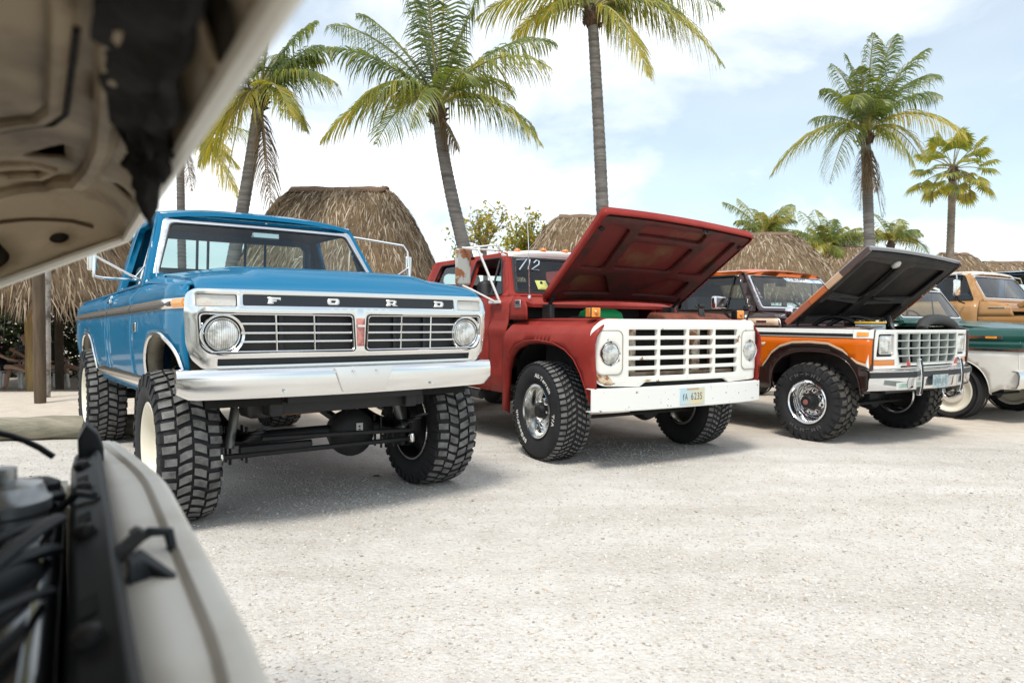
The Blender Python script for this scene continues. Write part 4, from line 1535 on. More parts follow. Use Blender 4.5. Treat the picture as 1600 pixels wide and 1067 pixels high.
    for ch, xc in (('F', -.505), ('O', -.165), ('R', .21), ('D', .555)):
        w_, h_, st, bt = .072, .036, .022, .011
        z0, z1 = 1.305 - h_ / 2, 1.305 + h_ / 2
        x0, x1 = xc - w_ / 2, xc + w_ / 2
        if ch == 'F':
            sh_ = [([(x0, z0), (x0 + st * 1.5, z0), (x0 + st * 1.5, z0 + .007), (x0 + st * 1.2, z0 + .007), (x0 + st * 1.2, 1.305 - .006), (x1 - .022, 1.305 - .006), (x1 - .022, 1.305 + .004), (x0 + st * 1.2, 1.305 + .004), (x0 + st * 1.2, z1 - bt), (x1 - .006, z1 - bt), (x1 - .006, z1 - bt - .005), (x1, z1 - bt - .005), (x1, z1), (x0, z1), (x0, z1 - .007), (x0 + .005, z1 - .007), (x0 + .005, z0 + .007), (x0, z0 + .007)], [])]
        elif ch == 'O':
            sh_ = [(rrect(x0, z0, x1, z1, .014), [rrect(x0 + st, z0 + bt, x1 - st, z1 - bt, .005)])]
        elif ch == 'R':
            sh_ = [([(x0, z0), (x0 + st * 1.3, z0), (x0 + st * 1.3, z0 + .012), (x0 + st * 1.5, z0 + .012), (x1 - st * 1.05, z0), (x1 + .006, z0), (x1 - .016, z0 + .014), (x1 - .004, 1.305 - .001), (x1 - .002, z1 - .006), (x1 - .012, z1), (x0, z1), (x0, z1 - .007), (x0 + .005, z1 - .007), (x0 + .005, z0 + .007), (x0, z0 + .007)], [rrect(x0 + st * 1.2, 1.305 - .002, x1 - st, z1 - .009, .004)])]
        else:
            sh_ = [(rpoly([(x0, z0), (x1 - .012, z0), (x1, z0 + .012), (x1, z1 - .012), (x1 - .012, z1), (x0, z1), (x0, z1 - .007), (x0 + .005, z1 - .007), (x0 + .005, z0 + .007), (x0, z0 + .007)], 0), [rrect(x0 + st * 1.1, z0 + bt, x1 - st, z1 - bt, .005)])]
        mb = MB()
        for o_, hs in sh_:
            mb.panel(o_, Gk(.000), hs, .05, (0, -1, 0))
        B(mb, 'letter', mat('letter_silver', (.82, .82, .81), .3, .6), bd_, solid=.014, smooth=20)
    # turn signals
    for s_ in (-1, 1):
        q = rrect(*(sorted((s_ * .703, s_ * .902))[0:1] + [1.271] + sorted((s_ * .703, s_ * .902))[1:2] + [1.331]), .008)
        B(MB().panel(q, Gk(.014), (), .05, (0, -1, 0)), 'turn_signal', CLEARL, solid=.01, bevel=.004)
    # grille inserts
    for s_ in (-1, 1):
        o2 = op if s_ > 0 else opl
        B(MB().panel(o2, Gk(.055), (), .1, (0, -1, 0)), 'grille_backing', mat('grille_black', (.012, .012, .012), .6))
        fr = B(MB().tube([Gk(.0)(x * .988 + s_ * .005, 1.126 + (z - 1.126) * .955) for x, z in o2], .0058, 6, wrap=True), 'grille_frame', CHROMES)
        B(MB().tube([Gk(-.004)(x, z) for x, z in o2], .0045, 5, wrap=True), 'grille_gasket', BLACK)
        for z in (1.078, 1.126, 1.176):
            for xa, xb in ((.050, .680), (.862, .888)):
                B(MB().tube([Gk(.014)(s_ * lerp(xa, xb, k / 8), z) for k in range(9)], .0058, 6), 'grille_bar', CHROMES)
        for x in (.275, .49):
            B(MB().tube([Gk(.012)(s_ * x, 1.025), Gk(.012)(s_ * (x + .006), 1.228)], .0052, 6), 'grille_upright', CHROMES)
            B(MB().box(Gk(.040)(s_ * (x - .03), 1.126), (.020, .012, .20)), 'grille_brace', STEEL)
        c = Vector(Gk(.020)(s_ * .772, 1.118))
        hl = headlight(T, sh(c), .084, CHROMES)
        q = MB().lathe([(.094, .02), (.100, -.012), (.112, -.022), (.117, -.010), (.117, .03)], (0, 0, 0), (0, 1, 0), 40)
        q.build('lamp_bezel', CHROMES, hl)
        MB().lathe([(.0855, .008), (.096, .008)], (0, 0, 0), (0, 1, 0), 40).build('lamp_gap', BLACK, hl)
    # centre emblem
    B(MB().panel(rpoly([(-.022, 1.045), (.022, 1.045), (.027, 1.21), (-.027, 1.21)], .004), Gk(-.003), (), .05, (0, -1, 0)), 'centre_emblem', mat('emblem_red', (.55, .22, .19), .5, var=.3, vscale=40), solid=.008)
    B(MB().box(Gk(-.012)(0, 1.165), (.05, .006, .012)), 'emblem_bar', CHROMES)
    B(MB().panel(rrect(-.82, .94, .82, .995, .004), Gk(.05), (), .1, (0, -1, 0)), 'slot_backing', mat('slot_dark', (.03, .034, .036), .5))
    # front bumper
    def bump_ring(x):
        e = abs(x) / .995
        y0 = -.765 + .115 * e ** 2.6
        zt, zb = .930, .768 + .004 * e
        if e > .93:
            zb += .035 * ((e - .93) / .07) ** 1.5
        sec = [(.05, zt + .004), (.012, zt + .003), (.0, zt - .006), (-.008, zt - .045), (-.006, zb + .02), (.006, zb), (.04, zb - .002), (.04, zb + .006), (.012, zb + .010), (.006, zb + .03), (.006, zt - .04), (.014, zt - .010), (.05, zt - .006)]
        return [(x, y0 + a, z) for a, z in sec]
    xsb = [-.995, -.985, -.97, -.94] + [k * .09 for k in range(-10, 11)] + [.94, .97, .985, .995]
    mb = MB().loft([bump_ring(x) for x in xsb])
    for s_ in (-1, 1):
        r0 = bump_ring(s_ * .995)
        mb.loft([[(p[0], p[1], p[2]) for p in r0], [(p[0] * .985, p[1] + .12, p[2] + .005) for p in r0], [(p[0] * .94, p[1] + .26, p[2] + .012) for p in r0]])
    bp_ = B(mb, 'front_bumper', CHROMES, smooth=45)
    pl = [(-.185, .926), (.185, .926), (.135, .782), (-.135, .782)]
    B(MB().panel(pl, lambda x, z: (x, -.786 + .004 * abs(x), z), (), .2, (0, -1, 0)), 'plate_recess', mat('plate_recess_metal', (.80, .79, .77), .4, .85), bp_, solid=.012, bevel=.002)
    for x, z in ((-.47, .80), (.47, .80), (-.075, .905), (.075, .905)):
        MB().lathe([(.010, 0), (.010, .006), (.004, .010), (0, .010)], sh((x, -.770 if abs(x) > .2 else -.786, z)), (0, -1, 0), 10).build('bumper_bolt', CHROMES, bp_)
    # side trim
    def trim(y0, y1, za, zb, k, name, m, par=None, sides=(-1, 1)):
        n = max(2, int((y1 - y0) / .12))
        for s_ in sides:
            rings = []
            for i in range(n + 1):
                y = lerp(y0, y1, i / n)
                x = X(y, (za + zb) / 2)
                rings.append([(s_ * (x - .004), y, za), (s_ * (x + k * .7), y, za + .002), (s_ * (x + k), y, (za + zb) / 2), (s_ * (x + k * .7), y, zb - .002), (s_ * (x - .004), y, zb)])
            B(MB().loft(rings), name, m, par)
    for y0, y1 in ((-.602, .785), (.803, 1.897), (1.915, 4.60)):
        trim(y0, y1, 1.258, 1.318, .020, 'side_moulding', CHROMES)
    for y0, y1 in ((-.42, .77), (.82, 1.88), (1.94, 4.55)):
        trim(y0, y1, 1.271, 1.302, .026, 'moulding_insert', mat('moulding_dark', (.07, .055, .045), .5))
    trim(-.590, -.455, 1.262, 1.314, .030, 'side_marker', AMBER)
    trim(.38, 2.72, .775, .845, .012, 'rocker_trim', CHROMES)
    # wheel arch mouldings and flanges
    for s_ in (-1, 1):
        for A in (fa, ra):
            B(MB().tube([(s_ * (X(y, z) + .003), y, z) for y, z in A], .012, 6), 'arch_moulding', CHROMES)
            B(MB().loft([[(s_ * (X(y, z) - .002), y, z), (s_ * (X(y, z) - .10), y + .006, z - .012)] for y, z in A], False, False), 'arch_flange', DUST, solid=.006, soff=0)
    wheel_well(T, -.11, .47, .84, .42, .76, 1.15, sh)
    wheel_well(T, 3.40, .53, .84, .42, .76, 1.12, sh)
    # door handles, fuel/badges, aerial
    for s_ in (-1, 1):
        h_ = B(MB().loft([[(s_ * (X(y, 1.37) + o_), y, z) for o_, z in ((.0, 1.36), (.022, 1.358), (.026, 1.37), (.022, 1.382), (0, 1.38))] for y in (1.70, 1.74, 1.80, 1.84)]), 'door_handle', CHROME, bevel=.004)
        B(MB().lathe([(.018, 0), (.018, .012), (.010, .018), (0, .018)], (s_ * X(1.82, 1.40), 1.83, 1.405), (s_, 0, 0), 12), 'door_lock', CHROME)
    mb = MB().box((-(X(.63, 1.165) + .004), .63, 1.165), (.008, .085, .060))
    bg_ = B(mb, 'badge', CHROMES, bevel=.003)
    mt_ = MB()
    worn_marks(mt_, 4, .06, .022, (-(X(.63, 1.165) + .0095), .63, 1.172), (0, -1, 0), (0, 0, 1), 3)
    B(mt_, 'badge_lettering', BLACK, bg_, smooth=0)
    B(MB().tube([(-.86, .62, 1.475), (-.862, .63, 1.60)], .004, 5), 'aerial', CHROMES)
    # west-coast mirrors
    for s_, full in ((-1, True), (1, True)):
        a = Vector((s_ * .925, .98, 1.50))
        d_ = Vector((s_ * .80, 1.20, 1.96))
        e = Vector((s_ * 1.20, .86, 1.50))
        t_ = Vector((s_ * 1.19, .90, 1.80 if s_ < 0 else 1.88))
        m1 = B(MB().tube([a, a.lerp(e, .8), e + Vector((0, 0, .01)), e + Vector((0, 0, .06)), t_ - Vector((0, 0, .05)), t_ - Vector((s_ * .04, 0, 0)), d_.lerp(t_, .3), d_], .010, 8), 'mirror_arm', CHROMES)
        B(MB().tube([a + Vector((0, .02, .03)), Vector((s_ * .86, 1.0, 1.62))], .007, 6), 'mirror_strut', CHROMES)
        B(MB().tube([Vector((s_ * .905, .90, 1.49)), e.lerp(t_, .5)], .009, 8), 'mirror_brace', CHROMES)
        B(MB().box(e.lerp(t_, .5) + Vector((s_ * .01, .025, 0)), (.060, .022, .20)), 'side_mirror', ALU, bevel=.012)
    # rear bumper
    B(MB().box((0, 4.74, .80), (1.86, .10, .16)), 'rear_bumper', mat('rear_bumper_steel', (.10, .10, .10), .5, .6), bevel=.02)
    # frame and running gear
    for s_ in (-1, 1):
        B(MB().b2((s_ * .40, -.55, .64), (s_ * .48, 4.6, .80)), 'frame_rail', BLACKM, bevel=.01)
        for yb, L0 in ((0, .58), (3.385, .66)):
            for k in range(5):
                ll = L0 * (1 - .15 * k)
                MB().tube([(s_ * .52, yb + t * ll, .500 - .012 * k + .10 * t * t * (ll / L0) ** 2 * 1.0) for t in [i / 6 for i in range(-6, 7)]], .034, 4, flat=.16).build('leaf_spring', BLACKM, T, smooth=0)
            for dy in (-.05, .05):
                for dx in (-.05, .05):
                    solid_tube('spring_bolt', [(s_ * .52 + dx, yb + dy, .30), (s_ * .52 + dx, yb + dy, .53)], .009, STEEL, T, 6)
        solid_tube('shock_absorber', [(s_ * .60, -.14, .42), (s_ * .55, -.10, .66)], .030, mat('shock_grey', (.20, .20, .19), .4, .5), T, 12)
        solid_tube('shock_rod', [(s_ * .55, -.10, .66), (s_ * .52, -.06, .92)], .016, CHROMES, T, 8)
        solid_tube('steering_knuckle', [(s_ * .66, 0, .30), (s_ * .68, 0, .60)], .05, BLACKM, T, 10)
        MB().lathe([(.155, -.04), (.16, -.02), (.16, .03), (.05, .05), (0, .05)], (s_ * .70, 0, .448), (s_, 0, 0), 24).build('brake_backplate', BLACKM, T)
    B(MB().b2((-.46, -.50, .645), (.56, -.44, .722)), 'front_crossmember', BLACKM, bevel=.006)
    B(MB().b2((-.40, -.62, .72), (.48, -.58, .80)), 'bumper_bracket', BLACKM)
    # axle with offset pumpkin
    solid_tube('front_axle', [(-.70, 0, .448), (.70, 0, .448)], .042, BLACKM, T, 14)
    mb = MB().lathe([(.06, -.20), (.135, -.12), (.165, -.02), (.165, .03), (.14, .06), (.09, .085), (0, .09)], (.25, -.02, .43), (0, -1, 0), 24)
    dif = mb.build('axle_housing', BLACKM, T, smooth=30)
    mb = MB()
    for i in range(10):
        a = 2 * pi * i / 10
        mb.lathe([(.011, 0), (.011, .014), (0, .015)], (.25 + cos(a) * .150, -.045, .43 + sin(a) * .150), (0, -1, 0), 6)
    mb.build('cover_bolts', STEEL, dif)
    lb = MB()
    lb.box((.275, -.112, .46), (.048, .004, .082))
    lb = lb.build('axle_sticker', mat('sticker_white', (.62, .62, .6), .6), T)
    mt_ = MB()
    worn_marks(mt_, 3, .058, .018, (.275, -.1155, .46), (0, 0, 1), (-1, 0, 0), 2)
    mt_.build('sticker_lettering', BLACK, lb, smooth=0)
    solid_tube('tie_rod', [(-.66, -.16, .372), (.66, -.16, .366)], .017, BLACKM, T, 10)
    solid_tube('drag_link', [(-.42, -.20, .47), (.1, -.20, .455), (.62, -.20, .435)], .016, BLACKM, T, 10)
    solid_tube('steering_stabiliser', [(-.55, -.19, .415), (-.1, -.19, .41)], .026, BLACKM, T, 10)
    for s_ in (-1, 1):
        MB().lathe([(.022, -.03), (.030, 0), (.022, .03), (0, .035)], (s_ * .66, -.16, .372), (0, 0, 1), 12).build('tie_rod_end', CHROMES, T)
    B(MB().box((-.50, -.32, .70), (.14, .20, .16)), 'steering_box', GREASE, bevel=.03)
    solid_tube('rusty_pipe', [(-.46, -.36, .655), (-.12, -.38, .66)], .028, mat('rusty_iron', (.16, .07, .03), .8, var=.4, vscale=14), T, 10)
    mb = MB().loft([[(-.17, y, .68), (.17, y, .68), (.13, y, .62 if y < .2 else .60), (-.13, y, .62 if y < .2 else .60)] for y in (-.15, .1, .25, .55)])
    B(mb, 'oil_pan', GREASE, bevel=.02)
    B(MB().box((0, .25, .78), (.50, .85, .36)), 'engine_block', GREASE, bevel=.04)
    solid_tube('front_driveshaft', [(.25, .10, .47), (.22, 1.5, .70)], .032, BLACKM, T, 10)
    B(MB().box((.08, 1.6, .72), (.34, .5, .2)), 'transfer_case', GREASE, bevel=.05)
    solid_tube('rear_driveshaft', [(.0, 1.8, .60), (0, 3.2, .47)], .04, BLACKM, T, 10)
    solid_tube('rear_axle', [(-.72, 3.385, .448), (.72, 3.385, .448)], .05, BLACKM, T, 12)
    MB().lathe([(.06, -.22), (.15, -.1), (.17, 0), (.14, .08), (0, .12)], (0, 3.40, .44), (0, 1, 0), 20).build('rear_axle_housing', BLACKM, T)
    solid_tube('exhaust_pipe', [(-.3, .4, .62), (-.32, 1.5, .62), (-.30, 4.2, .70)], .03, GREASE, T, 10)
    B(MB().box((0, 1.4, .80), (1.2, 1.2, .06)), 'floor_pan', BLACKM)
    B(MB().box((0, -.40, 1.10), (1.3, .06, .42)), 'radiator', GREASE)
    B(MB().box((0, .72, 1.15), (1.75, .04, .60)), 'firewall', PBD)
    # tyres
    pw = wheel_family(.460, .325, .258, 'mt', rim_white, TREAD, None, 42, 5)
    for x, y, sp in ((-.872, 0, .1), (.872, 0, .5), (-.872, 3.385, .3), (.872, 3.385, .8)):
        pw(T, x, y, sp)
    return T
BLUE = build_blue()
# ---------------------------------------------------------------- shared cab builder for the other trucks
def steering(parent, c, tf=None, r=.20):
    sc = Vector(c)
    ax = Vector((0, -.8, .6)).normalized()
    mb = MB().lathe([(r + .013 * cos(t), .013 * sin(t)) for t in [2 * pi * i / 8 for i in range(9)]], sc, -ax, 32)
    for a in (0, 180):
        u = Vector((1, 0, 0)) * cos(radians(a)) + ax.cross(Vector((1, 0, 0))) * sin(radians(a))
        mb.tube([sc, sc + u * r], .010, 6)
    mb.tube([sc, sc + Vector((0, -.30, -.22))], .022, 8)
    mb.build('steering_wheel', BLACK, parent, tf=tf)
def cab(T, tf, paint, roofm, zb, zr, xb, xr, ya, yat, yr, wins, trim=CHROMES, seatm=None, backwin=True, glass=None, open_win=(), bow=.05, wsm=(.075, .90), visor=None, rows=(1.7,), dashm=None, seal=True, pillar=None, roof_t=.03):
    """greenhouse of a truck: pillars, glass, roof, cabin. zb belt, zr roof edge, xb/xr half widths, ya/yat foot/top of A pillar, yr rear"""
    B = lambda mb, n, m, par=None, **k: mb.build(n, m, par or T, tf=tf, **k)
    seatm = seatm or mat('cab_vinyl', (.03, .03, .032), .6)
    GX = lambda z: lerp(xb, xr, max(0, min(1.05, (z - zb) / (zr - zb))))
    go = rpoly([(ya, zb), (yat, zr), (yr - .06, zr + .01), (yr, zr - .14), (yr, zb)], [0, .04, .08, .05, 0])
    hs = [rpoly(w_, [.02, .05, .05, .03][:len(w_)]) for w_ in wins]
    body_sides(MB().panel(go, lambda y, z: (-GX(z), y, z), hs, res=.08, out=(-1, 0, .2)), 'cab_pillar_frame', pillar or paint, T, tf, solid=.05, bevel=.006)
    for i, h in enumerate(hs):
        for s_ in (-1, 1):
            B(MB().tube([(s_ * (GX(z) + .002), y, z) for y, z in h], .010, 5, wrap=True), 'window_seal', BLACK)
            if i in open_win:
                continue
            B(MB().panel(h, lambda y, z: (s_ * (GX(z) - .022), y, z), (), .12, (s_, 0, 0)), 'side_window', glass or GLASS)
    w0 = wins[0]
    for s_ in (-1, 1):
        y0 = lerp(w0[0][0], w0[-1][0], .30)
        B(MB().tube([(s_ * (GX(w0[0][1]) - .01), y0, w0[0][1]), (s_ * (GX(w0[1][1]) - .01), w0[1][0] + .05, w0[1][1])], .011, 6), 'vent_bar', BLACK)
        if 0 in open_win:
            B(MB().panel([(w0[0][0] + .02, w0[0][1]), (w0[1][0] + .03, w0[1][1] - .02), (y0, w0[0][1])], lambda y, z: (s_ * (GX(z) - .022), y, z), (), .12, (s_, 0, 0)), 'vent_glass', glass or GLASS)
    def W(a, b):
        return (a, lerp(ya - .01, yat + .01, b) - bow * (1 - (a / xb) ** 2), lerp(zb + .005, zr - .005, b))
    def wr(i, r_=.05):
        e = lambda b: lerp(xb, xr, b)
        lo, hi = wsm
        return rpoly([(-e(lo) + .055 + i, lo + i * 1.6), (e(lo) - .055 - i, lo + i * 1.6), (e(hi) - .045 - i, hi - i * 1.6), (-e(hi) + .045 + i, hi - i * 1.6)], r_)
    k = Vector((0, -(zr - zb), (yat - ya))).normalized()
    off = lambda d: (lambda a, b: Vector(W(a, b)) + k * d)
    B(MB().panel([(-xb, 0), (xb, 0), (xr, 1), (-xr, 1)], W, [wr(0)], .08, (0, -1, .3)), 'windshield_frame', paint, solid=.04, bevel=.005)
    B(MB().panel(wr(-.004), off(.006), [wr(.024)], .06, (0, -1, .3)), 'windshield_trim', trim, solid=.012, bevel=.003)
    B(MB().panel(wr(.022), off(.0085), [wr(.036)], .06, (0, -1, .3)), 'windshield_seal', BLACK, solid=.01)
    B(MB().panel(wr(.034), off(.003), (), .12, (0, -1, .3)), 'windshield', WGLASS)
    def Rf(x, y):
        e = abs(x) / (xr + .02)
        z = zr + .052 - .052 * e ** 3.2 - .04 * sstep(yat + .14, yat - .08, y) - .03 * sstep(yr - .25, yr, y)
        return (x, y - bow * (1 - (x / xr) ** 2) * sstep(yat + .35, yat - .06, y), z)
    vy = yat + .10 if visor else yat - .045
    ro = rpoly([(-xr - .016, vy), (xr + .016, vy), (xr + .014, yr), (-xr - .014, yr)], .10 if not visor else .02, 5)
    B(MB().panel(ro, Rf, (), .09, (0, 0, 1)), 'roof', roofm, solid=roof_t, bevel=.010)
    if visor:
        B(MB().panel(rpoly([(-xr - .016, yat - .05), (xr + .016, yat - .05), (xr + .016, vy - .003), (-xr - .016, vy - .003)], [.08, .08, .01, .01]), Rf, (), .06, (0, 0, 1)), 'roof_front_panel', visor, solid=.045, bevel=.012)
    B(MB().box((0, (yat + yr) / 2, zr - .03), (xr * 1.86, yr - yat - .2, .02)), 'headliner', seatm)
    bwo = [(-xb, zb - .5), (xb, zb - .5), (xb, zb), (xr, zr), (-xr, zr), (-xb, zb)]
    hw = [rrect(-xr * .84, zb + .12, xr * .84, zr - .12, .06)] if backwin else []
    B(MB().panel(bwo, lambda x, z: (x, yr - .01 - .05 * sstep(zb, zr, z), z), hw, .12, (0, 1, 0)), 'cab_back', paint, solid=.03)
    if backwin:
        B(MB().panel(hw[0], lambda x, z: (x, yr - .02 - .05 * sstep(zb, zr, z), z), (), .15, (0, 1, 0)), 'rear_window', glass or GLASS)
    for ry in rows:
        B(MB().box((0, ry, zb - .12), (xb * 1.68, .18, .62), Matrix.Rotation(radians(-10), 3, 'X')), 'seat_back', seatm, bevel=.05, seg=3)
        B(MB().box((0, ry - .28, zb - .38), (xb * 1.68, .5, .18)), 'seat_cushion', seatm, bevel=.05, seg=3)
    B(MB().loft([[(x, y, z) for y, z in ((ya + .03, zb - .005), (ya + .20, zb + .005), (ya + .28, zb - .05), (ya + .27, zb - .26), (ya + .03, zb - .28))] for x in (-xb * .92, xb * .92)]), 'dashboard', dashm or seatm, bevel=.02)
    B(MB().box((0, (ya + yr) / 2, zb - .60), (xb * 1.85, yr - ya - .1, .03)), 'cab_floor', BLACK)
    steering(T, (xb * .48, ya + .44, zb + .0), tf)
    B(MB().box((0, yat + .03, zr - .13), (.20, .02, .055)), 'inside_mirror', BLACK, bevel=.01)
    return W, off
def grid_holes(x0, x1, z0, z1, nc, nr, bar, rad=.006):
    hs = []
    cw = (x1 - x0 - bar * (nc - 1)) / nc
    rh = (z1 - z0 - bar * (nr - 1)) / nr
    for i in range(nc):
        for j in range(nr):
            xa, za = x0 + i * (cw + bar), z0 + j * (rh + bar)
            hs.append(rrect(xa, za, xa + cw, za + rh, rad, 2))
    return hs
def chassis(T, xr, y0, y1, z0, z1, axz, track, yrear, tf=None, eng=True):
    for s_ in (-1, 1):
        MB().b2((s_ * (xr - .04), y0, z0), (s_ * (xr + .04), y1, z1)).build('frame_rail', BLACKM, T, tf=tf)
        for yb in (0, yrear):
            MB().tube([(s_ * (xr + .1), yb + t * .55, axz + .07 + .08 * t * t) for t in [i / 5 for i in range(-5, 6)]], .035, 4, flat=.5).build('leaf_spring', BLACKM, T)
    solid_tube('front_axle', [(-track + .16, 0, axz), (track - .16, 0, axz)], .045, BLACKM, T, 12)
    solid_tube('rear_axle', [(-track + .16, yrear, axz), (track - .16, yrear, axz)], .05, BLACKM, T, 12)
    MB().lathe([(.06, -.2), (.14, -.1), (.16, 0), (.13, .07), (0, .1)], (.22, -.02, axz), (0, -1, 0), 20).build('axle_housing', BLACKM, T)
    solid_tube('tie_rod', [(-track + .2, -.15, axz - .06), (track - .2, -.15, axz - .06)], .017, BLACKM, T, 8)
    solid_tube('driveshaft', [(.1, .1, axz + .1), (0, yrear, axz + .05)], .035, BLACKM, T, 8)
    MB().b2((-xr, y0 - .02, z0 + .02), (xr, y0 + .05, z1 - .02)).build('front_crossmember', BLACKM, T, tf=tf)
def engine_bay(T, tf, zf, xw, yf, yb, bits=True):
    """dark bay with engine, air cleaner, radiator, hoses, battery"""
    B = lambda mb, n, m, **k: mb.build(n, m, T, tf=tf, **k)
    B(MB().box((0, yb, zf - .30), (xw * 2, .03, .62)), 'firewall', GREASE)
    for s_ in (-1, 1):
        B(MB().box((s_ * xw, (yf + yb) / 2, zf - .34), (.02, yb - yf, .5)), 'inner_wing', GREASE)
    B(MB().box((0, yf + .10, zf - .34), (xw * 1.5, .07, .52)), 'radiator', GREASE)
    B(MB().box((0, yf + .10, zf - .065), (xw * 1.2, .10, .05)), 'radiator_tank', BLACK, bevel=.015)
    B(MB().box((0, (yf + yb) / 2 + .05, zf - .42), (.55, .75, .42)), 'engine_block', GREASE, bevel=.04)
    for s_ in (-1, 1):
        B(MB().box((s_ * .21, (yf + yb) / 2 + .05, zf - .19), (.16, .58, .07)), 'valve_cover', mat('valve_cover_black', (.02, .02, .022), .3, coat=.4), bevel=.02)
    B(MB().box((0, (yf + yb) / 2, zf - .62), (xw * 1.9, yb - yf, .02)), 'bay_floor', DARKIN)
def dense(P, n=8):
    q = []
    for i in range(len(P)):
        a, b = P[i], P[(i + 1) % len(P)]
        k = n if abs(a[0] - b[0]) + abs(a[1] - b[1]) > .2 else 1
        q += [(lerp(a[0], b[0], t / k), lerp(a[1], b[1], t / k)) for t in range(k)]
    return q
def hood_frame(c0, c1, L_, hw0, hw1, twist=(0, 0)):
    """maps hood coordinates (x, s in 0..1 from hinge to tip, d = depth under the skin) to truck space.
    c0 = (y,z) hinge line, c1 = (y,z) tip"""
    dy, dz = c1[0] - c0[0], c1[1] - c0[1]
    ln = sqrt(dy * dy + dz * dz)
    ny, nz = dz / ln, -dy / ln         # outward (upper) normal, pointing back-up
    if nz < 0:
        ny, nz = -ny, -nz
    def fn(x, s_, d=0.0):
        u = (x / hw1 + 1) / 2
        crown = .035 * (1 - (x / hw1) ** 2)
        y = c0[0] + dy * s_ + ny * (crown - d) + twist[0] * u * (1 - s_)
        z = c0[1] + dz * s_ + nz * (crown - d) + twist[1] * u * s_
        return Vector((x, y, z))
    return fn

